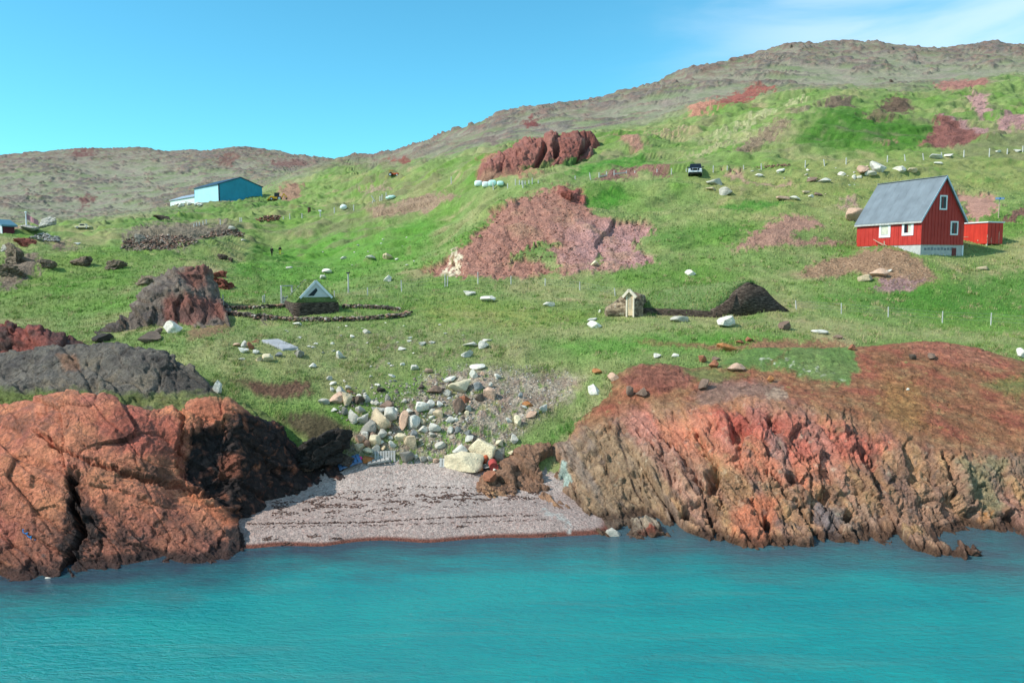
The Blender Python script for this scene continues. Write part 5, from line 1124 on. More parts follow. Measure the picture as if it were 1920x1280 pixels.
# ---- turf and stone
def turf_material():
    """stacked turf and flat stones: dark courses with paler edges"""
    m = NT('stacked_turf'); p = m.pos(); n = m.noise(m.mapping(p, (2.0, 2.0, 9.0)), 1.6, 5, .65, .4); v = m.n('ShaderNodeSeparateColor'); m.l(m.voro(m.mapping(p, (1, 1, 3.4)), 4.2, out='Color'), v.inputs[0])
    c = m.ramp(n, [(.30, (.018, .013, .010)), (.48, (.060, .042, .032)), (.62, (.13, .095, .072)), (.78, (.24, .19, .15))]); c = m.mix(1.0, c, m.mr(v.outputs[0], 0, 1, .6, 1.5), 'MULTIPLY')
    m.base(c); m.rough(.95); m.bump(m.math('ADD', n, m.math('MULTIPLY', v.outputs[1], .5)), .9, .08); return m.m
M_TURF = turf_material()
def grassy(name, a=(.085, .17, .03), b=(.16, .21, .06), c=(.24, .22, .11)):
    m = NT(name); p = m.pos(); n1 = m.noise(p, 1.2, 5, .6); n2 = m.noise(m.mapping(p, (1, .7, 1)), 8.0, 4, .7)
    k = m.mix(m.mr(n1, .3, .7, 0, 1), a, b); k = m.mix(m.mr(n2, .55, .75, 0, .7), k, c); k = m.mix(1.0, k, m.mr(n2, .25, .75, .62, 1.35), 'MULTIPLY')
    m.base(k); m.rough(.9); m.b.inputs['Specular IOR Level'].default_value = .1; m.bump(n2, .8, .12); return m.m
M_SOD = grassy('sod_grass', (.115, .20, .055), (.19, .23, .09), (.26, .24, .13))

def soft_solid(sections, name, mat, parent, amp=.06, seed=0, div=5, freq=2.2, noise_anis=(1, 1, 1)):
    """a lumpy solid lofted through closed sections (lists of points), roughened like turf"""
    S = np.array(sections, float); n = S.shape[1]
    def resample(sec, k):
        P = np.vstack([sec, sec[:1]]); d = np.concatenate([[0], np.cumsum(np.linalg.norm(np.diff(P, axis=0), axis=1))]); u = np.linspace(0, d[-1], k, endpoint=False)
        return np.stack([np.interp(u, d, P[:, i]) for i in range(3)], -1)
    k = n * 7; A = np.array([resample(s, k) for s in S]); u = np.linspace(0, len(S) - 1, (len(S) - 1) * div + 1)
    G = np.stack([[np.interp(u, range(len(S)), A[:, j, i]) for j in range(k)] for i in range(3)], -1).transpose(1, 0, 2)
    G = G + amp * np.stack([fbm3(G[..., 0] * freq + 7 * i, G[..., 1] * freq, G[..., 2] * freq, 4, seed + i) for i in range(3)], -1)
    m_ = MB(); nr = G.shape[0]
    fs = [(r * k + j, r * k + (j + 1) % k, (r + 1) * k + (j + 1) % k, (r + 1) * k + j) for r in range(nr - 1) for j in range(k)] + [tuple(range(k)), tuple(range((nr - 1) * k, nr * k))]
    m_.add(G.reshape(-1, 3), fs); return m_.build(name, mat, parent, True)

def turf_church():
    c = hit(594, 589.5); Yb = c[1]; zg = c[2] + .02
    t = empty('turf_church', (c[0], c[1], zg), R(24)); tag(t, 'small turf church with a white wooden gable inside the ring wall', 'church')
    s = Yb / F
    w = 43 * s; h = 22 * s; L = 5.2
    # turf walls: battered block, rounded corners
    def ring(k, z): return [(-w * k, -.0 + .06 * z, z), (w * k, .06 * z, z), (w * k, L - .06 * z, z), (-w * k, L - .06 * z, z)]
    soft_solid([[(x, y, z) for x, y, z in ring(1.03, -.4)], ring(1.0, 0), ring(.985, h * .5), ring(.96, h)], 'turf_wall', M_TURF, t, .05, 401, 6)
    # grass shoulder and sod roof
    gw = 27 * s; gz = h + 10 * s; gh = 28 * s
    def prof(y, e=0): return [(-w * .97, y, h - .02), (w * .97, y, h - .02), (gw * 1.12, y, gz + .02), (.10, y, gz + gh * 1.06), (-.10, y, gz + gh * 1.06), (-gw * 1.12, y, gz + .02)]
    soft_solid([[(x * .99, .14 if i < 2 else .40, z) for i, (x, y, z) in enumerate(prof(0))], [(x, .9 + .3, z) for x, y, z in prof(0)], [(x, L * .5, z) for x, y, z in prof(0)], [(x * .97, L - .35, z) for x, y, z in prof(0)]], 'sod_roof', M_SOD, t, .07, 411, 6)
    # white boarded gable, set back over the grassy ledge
    g = MB(); g.prism([(-gw, .22, gz), (gw, .22, gz), (0, .22, gz + gh)], (0, .1, 0))
    for i in range(1, 7):
        z = gz + gh * i / 8; k = gw * (1 - i / 8); g.box((-k + .03, .205, z - .006), (k - .03, .225, z + .006))
    ga = g.build('gable', simple('white_grey_boards', (.56, .57, .56), .6, .08), t)
    bb = MB()
    for sg in (1, -1): bb.beam((sg * (gw + .12), .14, gz - .06), (0, .14, gz + gh + .1), .08, .17)
    bb.build('barge_board', M_WHITE, ga)
    wd = MB(); P = [(-gw * .56, .195, gz + .10), (-gw * .15, .195, gz + .10), (gw * .12, .195, gz + gh * .44), (0.02, .195, gz + gh * .62)]; wd.prism(P, (0, .022, 0)); wd.build('window', M_GLASS, ga)
    rg = MB()
    for sg in (1, -1): rg.beam((sg * (gw + .1), L - .25, gz), (0, L - .25, gz + gh + .1), .08, .16)
    rg.build('barge_board', M_GREYWOOD, t)
turf_church()

def on_line(pts, n, lift=0.0):
    """walk a path given in picture points and keep it on the ground"""
    W3 = np.array([hit(*p) for p in pts]); d = np.concatenate([[0], np.cumsum(np.linalg.norm(np.diff(W3[:, :2], axis=0), axis=1))]); u = np.linspace(0, d[-1], n)
    x = np.interp(u, d, W3[:, 0]); y = np.interp(u, d, W3[:, 1]); return [(a, b, gz(a, b) + lift) for a, b in zip(x, y)], d[-1]

STONE_COLS = 'stone'
def stone_material(name, vcol=True):
    m = NT(name); p = m.pos()
    base = m.attr('Col') if vcol else m.n('ShaderNodeObjectInfo').outputs['Color']
    f = m.noise(p, 2.2, 6, .65); g = m.noise(p, 12.0, 4, .7); k = m.math('MULTIPLY', m.mr(f, .3, .7, .76, 1.18), m.mr(g, .3, .7, .82, 1.16))
    c = m.mix(1.0, base, k, 'MULTIPLY'); c = m.mix(m.mr(m.noise(p, 4.5, 6, .7), .58, .70, 0, .45), c, m.mix(1.0, c, (.62, .60, .56), 'MULTIPLY'))
    m.base(c); m.rough(.85); m.b.inputs['Specular IOR Level'].default_value = .2
    m.bump(m.math('ADD', m.math('MULTIPLY', f, 1.6), m.math('MULTIPLY', g, .6)), .9, .10); return m.m
M_STONES = stone_material('loose_stones'); M_BOULDER = stone_material('boulder_rock', False)

def ico(sub):
    bm = bmesh.new(); bmesh.ops.create_icosphere(bm, subdivisions=sub, radius=1.0); V = np.array([v.co[:] for v in bm.verts]); Fc = np.array([[v.index for v in f.verts] for f in bm.faces]); bm.free(); return V, Fc
ICO1, ICO2, ICO3, ICO4 = ico(1), ico(2), ico(3), ico(4)
def rock_shape(I, seed, cuts, round_=.5, amp=.12, fr=1.6):
    r = np.random.default_rng(seed); V = I[0].copy()
    if seed % 2 == 0 and round_ < .3: V = np.sign(V) * np.abs(V) ** .6
    for i in range(cuts):
        n = r.normal(size=3); n /= np.linalg.norm(n); off = r.uniform(.38, .80); d = V @ n; V -= np.outer(np.maximum(d - off, 0) * (1 - round_ * .35), n)
    q = V * fr + seed * 3.7
    V = V * (1 + amp * fbm3(q[:, 0], q[:, 1], q[:, 2], 4, seed))[:, None]
    return V / np.abs(V).max(0)
SMALL = [rock_shape(ICO1, 900 + i, 6, .1, .10) for i in range(14)]

def stone_heap(name, places, cols, mat=None, I=ICO1, shapes=SMALL, seed=1):
    """places: (x, y, z, rx, ry, rz size) -> one mesh of many loose stones"""
    r = np.random.default_rng(seed); Vs = []; Fs = []; Cs = []; b = 0
    for (x, y, z, a, c, e) in places:
        S = shapes[r.integers(len(shapes))]; th = r.uniform(0, 2 * PI); V = S * np.array([a, c, e]); tl = r.normal(0, .18)
        V = np.stack([V[:, 0] * math.cos(th) - V[:, 1] * math.sin(th), V[:, 0] * math.sin(th) + V[:, 1] * math.cos(th), V[:, 2] + V[:, 0] * tl], -1) + (x, y, z)
        col = np.asarray(cols[r.integers(len(cols))]) * r.uniform(.72, 1.25); Vs.append(V); Fs.append(I[1] + b); Cs.append(np.broadcast_to(col, V.shape)); b += len(V)
    return link(name, mesh_from(name, np.vstack(Vs), np.vstack(Fs), mat or M_STONES, False, np.vstack(Cs)))

def stone_wall(name, runs, height, width, size, cols, label, seed):
    r = np.random.default_rng(seed); pl = []
    for pts in runs:
        W3, Ln = on_line(pts, max(4, int(0.5 + 60)));
        W3 = np.array(W3); d = np.concatenate([[0], np.cumsum(np.linalg.norm(np.diff(W3[:, :2], axis=0), axis=1))])
        n = int(Ln / size * 1.5)
        for k in range(n):
            for lv in range(max(1, int(height / size * 1.7))):
                for sd in (-1, 1):
                    u = (k + r.uniform(-.4, .4)) / n * d[-1]; x = np.interp(u, d, W3[:, 0]); y = np.interp(u, d, W3[:, 1]); z = np.interp(u, d, W3[:, 2])
                    s = size * r.uniform(.55, 1.05); pl.append((x + r.normal(0, .04), y + sd * width * .5 + r.normal(0, .05), z + lv * size * .58 + s * .25, s * .75, s * .6, s * .42))
    o = stone_heap(name, pl, cols, seed=seed); tag(o, label, 'stone wall'); return o
DARKST = [alb(96, 86, 78), alb(76, 68, 62), alb(120, 104, 92), alb(150, 136, 122)]; REDST = [alb(170, 130, 110), alb(150, 112, 96), alb(190, 160, 140), alb(120, 96, 86), alb(205, 190, 175)]
stone_wall('ring_wall', [[(422, 583), (440, 590), (480, 597), (540, 601), (610, 602), (680, 600), (730, 595), (772, 590)], [(424, 579), (460, 580), (500, 577), (540, 575)], [(642, 577), (680, 577), (720, 579), (750, 584)]], .36, .42, .27, REDST + DARKST + DARKST + DARKST, 'low oval ring of dry stones and turf round the little turf church', 421)

# ---- turf longhouse: grass mound, stone front, dark stacked gable, wooden porch
def longhouse():
    A = pt(1345, 594, 60.0); B = pt(1472, 584, 62.3); Rp = pt(1406, 529.5, 61.6); Lf = pt(1207, 587, 61.6); zb = float(A[2])
    t = empty('turf_longhouse', A, 0); tag(t, 'grass covered turf longhouse with a dark stacked gable and a small wooden door', 'turf house')
    O = A
    def rel(p): return np.asarray(p, float) - O
    # mound
    s = 61.0 / F
    rows = []
    base_front = [rel(pt(px, py, Y)) for px, py, Y in ((1198, 586, 62.2), (1230, 585, 61.3), (1290, 588, 60.7), (1340, 593, 60.3), (1348, 594, 60.35), (1476, 585, 62.8))]
    low_top = [rel(pt(px, py, Y)) for px, py, Y in ((1196, 574, 62.6), (1230, 573, 61.6), (1290, 574, 61.0), (1332, 572, 60.7), (1362, 562, 60.9), (1468, 580, 63.0))]
    mid = [rel(pt(px, py, Y)) for px, py, Y in ((1205, 560, 63.6), (1235, 557, 63.0), (1285, 555, 62.4), (1330, 553, 62.0), (1374, 546, 61.6), (1452, 566, 63.2))]
    ridge = [rel(pt(px, py, Y)) for px, py, Y in ((1225, 549, 65.2), (1255, 541, 65.0), (1295, 535, 64.8), (1340, 532, 64.0), (1402, 527.5, 62.3), (1412, 529, 62.9))]
    back = [rel((*(pt(px, py, Y)[:2]), zb + dz)) for px, py, Y, dz in ((1215, 560, 68.2, 1.0), (1260, 560, 68.4, .9), (1310, 560, 68.2, .8), (1360, 560, 67.6, .6), (1420, 560, 66.5, .3), (1470, 575, 65.5, 0))]
    under = [p + np.array([0, .6, -1.2]) for p in back]
    G = np.array([base_front, low_top, mid, ridge, back, under])
    def up(a, n, ax):
        k = a.shape[ax]; u = np.linspace(0, k - 1, n); i = np.clip(u.astype(int), 0, k - 2); f = u - i; sh = [1] * 3; sh[ax] = n
        take = lambda j: np.take(a, np.clip(j, 0, k - 1), ax); f = f.reshape(sh)
        p0, p1, p2, p3 = take(i - 1), take(i), take(i + 1), take(i + 2)
        return p1 + .5 * f * (p2 - p0 + f * (2 * p0 - 5 * p1 + 4 * p2 - p3 + f * (3 * (p1 - p2) + p3 - p0)))
    G = up(up(G, 70, 0), 110, 1); N = grid_normals(G)
    q = G + O
    G = G + N * (.10 * fbm3(q[..., 0] * .9, q[..., 1] * .9, q[..., 2] * .9, 4, 431) + .05 * fbm3(q[..., 0] * 4, q[..., 1] * 4, q[..., 2] * 4, 3, 432))[..., None]
    me = mesh_from('grass_mound', G, grid_faces(70, 110), M_SOD, True); link('grass_mound', me, t)
    # dark gable of stacked turf and stone, thick, leaning back
    a, b, rp = rel(A), rel(B), rel(Rp); out = np.array([.40, -.92, 0]) * .10
    pts = [a + (-.35, 0, -.4), b + (.3, 0, -.4), b + (.25, .05, .08), rel(pt(1452, 562, 62.2)), rel(pt(1432, 540, 61.95)), rp + (.12, 0, 0), rp + (-.25, 0, -.05), rel(pt(1385, 543, 61.3)), rel(pt(1362, 566, 60.5)), a + (-.35, 0, .5)]
    th = np.array([-.25, .8, 0])
    soft_solid([[p + out for p in pts], [p + out + th * .4 for p in pts], [p + out + th for p in pts]], 'gable_wall', M_TURF, t, .06, 441, 5)
    # low stone wall along the front
    fr = [(px, py, Y) for px, py, Y in ((1204, 585, 61.2), (1250, 586, 60.8), (1300, 588, 60.4), (1345, 592, 59.95))]
    secs = []
    for px, py, Y in fr:
        p = rel(pt(px, py, Y)); h = .30; secs.append([p + (0, -.02, -.4), p + (0, .5, -.4), p + (0, .55, h), p + (0, .06, h - .03)])
    soft_solid(secs, 'front_wall', M_TURF, t, .05, 451, 8)
    # porch
    D = pt(1184, 590.5, 60.3); dl = rel(D)
    def P(px, py, dy=0.0): return rel(pt(px, py, 60.3)) + (0, dy, 0)
    soft_solid([[P(1136, 582, -.05) + (0, 0, -.5), P(1206, 590, -.05) + (0, 0, -.5), P(1206, 566), P(1203, 551), P(1184, 546), P(1166, 556), P(1150, 570), P(1136, 577)], [p + (0, 1.2, 0) for p in [P(1136, 582) + (0, 0, -.5), P(1206, 590) + (0, 0, -.5), P(1208, 566), P(1206, 553), P(1186, 548), P(1168, 557), P(1152, 570), P(1138, 577)]], [p + (.5, 2.4, .1) for p in [P(1140, 582) + (0, 0, -.5), P(1206, 590) + (0, 0, -.5), P(1210, 568), P(1206, 557), P(1188, 552), P(1172, 560), P(1156, 570), P(1142, 577)]]], 'porch_wall', M_STACK, t, .06, 461, 6)
    x0, x1 = P(1176.5, 590) - dl, P(1190, 590) - dl; z0 = x0[2] - .05; zt = P(1183, 553)[2] - dl[2]; X0, X1 = float(x0[0]), float(x1[0]); rot = (0, 0, R(-30)); lo = tuple(dl + np.array([-.12, -.30, 0]))
    d = MB(); d.box((X0, 0, z0), (X1, .08, zt)); do = d.build('door', M_DOORWOOD, t, loc=lo, rot=rot)
    jb = MB(); jb.box((X0 - .06, -.06, z0 - .1), (X0 + .06, -.002, zt + .05)); jb.box((X1 - .06, -.06, z0 - .1), (X1 + .06, -.002, zt + .05)); jb.build('door_frame', M_PALEWOOD, do)
    ar = MB(); cx = (X0 + X1) / 2
    ar.prism([(cx + .11 * math.cos(k * PI / 8), -.012, zt - .30 + .14 * math.sin(k * PI / 8)) for k in range(9)] + [(cx - .11, -.012, z0 + .5), (cx + .11, -.012, z0 + .5)], (0, .008, 0)); ar.build('door_panel', M_WOOD, do)
    bb = MB(); ap = P(1183, 543, 0) - dl
    for e in (P(1170, 557) - dl, P(1197, 557) - dl): bb.beam((e[0], -.14, e[2]), (ap[0], -.14, ap[2]), .16, .19)
    bb.build('porch_board', M_PALEWOOD, t, loc=lo, rot=rot)
    gp = MB(); e0, e1 = P(1173, 556) - dl, P(1194, 556) - dl; gp.prism([(e0[0], .0, e0[2]), (e1[0], .0, e1[2]), (ap[0], .0, ap[2] - .1)], (0, .06, 0)); gp.build('porch_gable', M_DOORWOOD, t, loc=lo, rot=rot)
M_PALEWOOD = simple('pale_bleached_wood', (.66, .56, .43), .8, .15, 4.0)
def stack_material():
    m = NT('stacked_stone'); p = m.pos(); v = m.n('ShaderNodeSeparateColor'); m.l(m.voro(m.mapping(p, (1, 1, 2.2)), 3.6, out='Color'), v.inputs[0]); n = m.noise(p, 3.0, 5, .6)
    c = m.ramp(n, [(.35, (.10, .07, .045)), (.55, (.30, .22, .14)), (.7, (.42, .35, .26))]); c = m.mix(1.0, c, m.mr(v.outputs[0], 0, 1, .5, 1.4), 'MULTIPLY'); m.base(c); m.rough(.9); m.bump(m.math('ADD', n, v.outputs[1]), .9, .08); return m.m
M_STACK = stack_material()
longhouse()
# ------------------------------------------------------------------ fences
M_WIRE = simple('fence_wire', (.30, .30, .30), .5, .1, metal=.6)
def fence(label, posts, wires=True, rails=(), tall=1.0):
    """posts: (px, py of the foot, height in picture px, lean in px)"""
    feet = [hit(p[0], p[1]) for p in posts]
    c = np.mean(feet, 0); t = empty('fence', c); tag(t, label, 'fence')
    tops = []
    for f, p in zip(feet, posts):
        k = f[1] / F; h = p[2] * k; ln = (p[3] if len(p) > 3 else 0) * k; r = max(.045, .0011 * f[1] * .62)
        b = f - c; e = b + (ln, 0, h); tops.append((b, e)); q = MB(); q.tube(tuple(b - np.array([0, 0, .4])), tuple(e), r * 1.05, r * .9, 7); q.build('post', M_POST, t)
    if wires:
        q = MB()
        for (a, e), (a2, e2) in zip(tops[:-1], tops[1:]):
            if np.linalg.norm(a2 - a) > 14: continue
            for fr in (.35, .62, .9):
                P = a + (e - a) * fr; Q = a2 + (e2 - a2) * fr; q.tube(tuple(P), tuple(Q), .006, .006, 4, False)
        if q.v: q.build('wire', M_WIRE, t)
    for i, j, fr in rails:
        P = tops[i][0] + (tops[i][1] - tops[i][0]) * fr; Q = tops[j][0] + (tops[j][1] - tops[j][0]) * fr; q = MB(); q.beam(tuple(P), tuple(Q), .06, .16); q.build('rail', M_POST, t)
    return t
fence('wire fence on silvery posts running right from the longhouse gable', [(1494, 580, 17, -3), (1578, 588, 20, -1), (1666, 595, 20, -1), (1767, 605, 22), (1858, 610, 24), (1960, 618, 24)])
fence('wire fence of grey posts crossing the meadow below the red scree hill', [(627, 558, 13), (689, 555, 16), (753, 547, 22, -1), (834, 538, 24), (838, 537, 20, 1), (896, 532, 22), (958, 533, 16), (1022, 536, 14), (1087, 544, 16), (1154, 555, 15, -2)])
fence('two short pale posts beside the crag left of the turf church', [(424, 573, 21, -1), (496, 567, 15), (493, 567, 13)], False)
fence('long post fence along the upper road under the green dome', [(1287, 322, 6), (1337, 323, 12), (1363, 319, 8), (1394, 318, 8, -1), (1428, 318, 11, -1), (1510, 314, 13), (1547, 311, 12, -3), (1586, 308, 12), (1663, 304, 12), (1697, 302, 12, -3), (1731, 300, 12, -3), (1766, 296, 10, -3), (1808, 295, 13), (1855, 294, 15), (1889, 289, 10), (1917, 285, 11), (1985, 280, 12)], False)
fence('crooked post and rail fence on the grass below the red crag', [(1078, 336, 6), (1108, 337, 13, -3), (1123, 333, 9), (1137, 330, 8), (1151, 329, 9), (1174, 325, 5), (1190, 324, 4), (1232, 323, 6), (1259, 327, 11)], False, [(2, 3, .2), (4, 5, .3)])
fence('cluster of thin posts beside the white hay bales', [(853, 345, 13), (929, 355, 13, -2), (953, 353, 9), (968, 347, 11), (976, 346, 8), (980, 346, 7), (982, 352, 13), (986, 346, 7), (993, 346, 8), (999, 345, 11), (1010, 344, 6)], False)
fence('row of little pale posts below the blue green barn', [(364, 425, 6), (369, 424, 7), (374, 423, 7), (381, 422, 8), (387, 420, 9), (413, 421, 10), (450, 416, 8), (453, 416, 8), (532, 411, 5), (544, 411, 10), (567, 409, 9), (628, 400, 11), (664, 395, 11)], False)
fence('leaning and upright posts beside a white sheet on the slope', [(698, 382, 8, 5), (708, 378, 11, -9), (715, 377, 9), (718, 376, 11, 1), (727, 371, 10)], False)

def gate():
    a, b = hit(528, 571), hit(547.5, 570); k = a[1] / F; h = 34 * k; t = empty('garden_gate', a); tag(t, 'tall pale wooden gate frame with a slatted gate left of the church', 'gate')
    b = b - a; d = b / np.linalg.norm(b)
    for p in ((0, 0, 0), tuple(b)): q = MB(); q.box((p[0] - .06, p[1] - .06, p[2] - .3), (p[0] + .06, p[1] + .06, p[2] + h)); q.build('post', M_POST, t)
    q = MB(); q.beam((-.1 * d[0], 0, h + .045), tuple(b + d * .1 + np.array([0, 0, h + .045])), .1, .085); q.build('lintel', M_POST, t)
    g = MB(); hh = 17 * k
    for i in range(8):
        u = .1 + .8 * i / 7; p = b * u; g.box((p[0] - .03, p[1] - .015, p[2] + .08), (p[0] + .03, p[1] + .015, p[2] + hh * (.86 + .14 * math.sin(i * 2.1))))
    for z in (.28, .75): g.beam(tuple(b * .07 + np.array([0, .03, hh * z])), tuple(b * .93 + np.array([0, .03, hh * z])), .03, .07)
    g.build('gate_leaf', simple('grey_blue_gate', (.30, .34, .36), .8, .2), t)
gate()
def lamp_post():
    f = hit(653, 550); k = f[1] / F; t = empty('lamp_post', f); tag(t, 'thin grey pole with a small head behind the church', 'pole')
    q = MB(); q.tube((0, 0, -.3), (0, 0, 37 * k), .075, .06, 10); q.build('pole', M_POST, t)
    q = MB(); q.box((-.16, -.1, 37 * k), (.16, .1, 37 * k + .13)); q.build('lamp_head', M_DARKTRIM, t, bevel=.02)
lamp_post()

# ------------------------------------------------------------------ signs, poles, bales
def signpost():
    f = hit(1872, 408); k = f[1] / F; t = empty('signpost', f, R(5)); tag(t, 'blue road sign on a pale post beside the dirt road', 'sign')
    q = MB(); q.tube((0, 0, -.2), (0, 0, 33 * k), .06, .05, 8); q.build('post', M_WOOD, t)
    q = MB(); q.box((-8.5 * k, -.09, 33 * k), (8.5 * k, -.05, 37 * k)); s = q.build('sign_board', simple('blue_sign', (.03, .20, .55), .4, .05), t)
    w = MB()
    for a, b in ((-7.6, -4.6), (-4.2, -1.4), (2.2, 4.9), (5.3, 7.4)): w.box((a * k, -.096, 34.3 * k), (b * k, -.0905, 35.9 * k))
    w.build('sign_lettering', M_WHITE, s)
signpost()
def white_sign():
    f = hit(601, 407); k = f[1] / F; t = empty('signpost', f); tag(t, 'small white board on a post in the row below the barn', 'sign')
    q = MB(); q.tube((0, 0, -.2), (0, 0, 11 * k), .11, .1, 8); q.build('post', M_POST, t); q = MB(); q.box((-2.6 * k, -.25, 10 * k), (2.6 * k, -.12, 13 * k)); q.build('sign_board', M_WHITE, t)
white_sign()
def flagpole():
    f = hit(51, 430); k = f[1] / F; t = empty('flagpole', f); tag(t, 'white flagpole standing by the pale outcrop at the far left', 'flagpole')
    q = MB(); q.tube((0, 0, -.3), (0, 0, 30 * k), .13, .08, 10); q.build('pole', M_WHITE, t); q = MB(); q.ball((0, 0, 30 * k + .1), .16); q.build('finial', M_WHITE, t, True)
    q = MB(); V = []
    for i in range(7):
        for j in range(2): V.append((.1 + i * .28, .12 * math.sin(i * 1.3), 28.5 * k - j * .8 - i * .16))
    q.add(V, [(2 * i, 2 * i + 2, 2 * i + 3, 2 * i + 1) for i in range(6)]); q.build('pennant', simple('faded_flag', (.40, .20, .22), .8, .2), t)
flagpole()

M_BALE = simple('white_bale_wrap', (.74, .79, .77), .35, .06, 1.5); M_BALE2 = simple('pale_green_bale_wrap', (.52, .74, .67), .35, .06, 1.5)
def bale(px, py, w, h, mat, label):
    f = hit(px, py); k = f[1] / F; a = w * k / 2; b = h * k
    V, Fc = ICO3; S = np.sign(V) * np.abs(V) ** .62; S /= np.abs(S).max(); q = S * np.array([a, a * .9, b * .56]); q = q * (1 + .05 * fbm3(q[:, 0] * 3 + px, q[:, 1] * 3, q[:, 2] * 3, 3, 5))[:, None]; q[:, 2] += b * .36
    o = link('hay_bale', mesh_from('hay_bale', q, Fc, mat, True), None, tuple(f)); tag(o, label, 'hay bale', 'wrapped bales below the red crag')
for a in ((899, 348, 15, 10, M_BALE, 'leftmost white wrapped bale, set apart from the others'), (917, 350, 14, 10, M_BALE, 'white wrapped bale in front of the pale green ones'), (929, 348, 15, 11, M_BALE2, 'pale green wrapped bale topped higher than its neighbours'), (941, 347, 13, 8, M_BALE2, 'small pale green bale at the right end of the row')): bale(*a)
def sheet(px, py, w, h, label, mat, nm='sheet_bundle', rot=0, cat='bundle'):
    f = hit(px, py); k = f[1] / F; V, Fc = ICO3; q = V * np.array([w * k / 2, w * k * .35, h * k * .55]); q = q * (1 + .28 * fbm3(q[:, 0] * 2.5 / (w * k) * 3 + px, q[:, 1], q[:, 2] * 2, 4, 9))[:, None]; q[:, 2] = np.maximum(q[:, 2] + h * k * .4, -.2)
    o = link(nm, mesh_from(nm, q, Fc, mat, True), None, tuple(f), (0, rot, 0)); tag(o, label, cat)
sheet(646, 392, 13, 9, 'white bagged bundle on the grass right of the small sign', M_BALE, cat='bundle')
sheet(735, 373, 18, 7, 'pale green tarpaulin heap beside the leaning posts', M_BALE2, 'tarpaulin', R(-10), 'tarpaulin')

def cairn():
    f = hit(1484, 90); k = f[1] / F; t = empty('cairn', f); tag(t, 'small stone cairn standing on the mountain skyline', 'cairn')
    pl = [(math.cos(i * 2.4) * 1.0 * k * (1.6 - j * .35), math.sin(i * 2.4) * 1.0 * k, j * 1.1 * k, 1.3 * k, 1.1 * k, .8 * k) for j in range(6) for i in range(4)]
    o = stone_heap('stones', pl, DARKST, seed=31); o.parent = t
cairn()

# ------------------------------------------------------------------ vehicles
M_TYRE = simple('tyre_rubber', (.02, .02, .02), .9, .2); M_CARB = simple('dark_blue_black_car_paint', (.018, .022, .035), .25, .1); M_CARS = simple('silver_car_paint', (.52, .54, .56), .35, .05); M_LAMP = simple('headlight_glass', (.7, .72, .74), .1, .05); M_RIM = simple('wheel_rim', (.4, .4, .42), .35, .1, metal=.6)
def loft(parent, name, mat, secs, smooth=False, bevel=.04):
    """closed sections along y (front to back), each a list of (x, z)"""
    n = len(secs[0][1]); q = MB(); V = [(x, y, z) for y, s in secs for x, z in s]; fs = [(r * n + j, r * n + (j + 1) % n, (r + 1) * n + (j + 1) % n, (r + 1) * n + j) for r in range(len(secs) - 1) for j in range(n)] + [tuple(range(n)), tuple(range((len(secs) - 1) * n, len(secs) * n))]
    q.add(V, fs); return q.build(name, mat, parent, smooth, bevel)
def wheel(parent, x, y, r, w=.24):
    q = MB(); q.tube((x - w / 2, y, r), (x + w / 2, y, r), r, r, 18); o = q.build('wheel', M_TYRE, parent, False, .02)
    s = 1 if x > 0 else -1; q = MB(); q.tube((x + s * w / 2, y, r), (x + s * (w / 2 + .015), y, r), r * .6, r * .52, 14); q.build('rim', M_RIM, o)
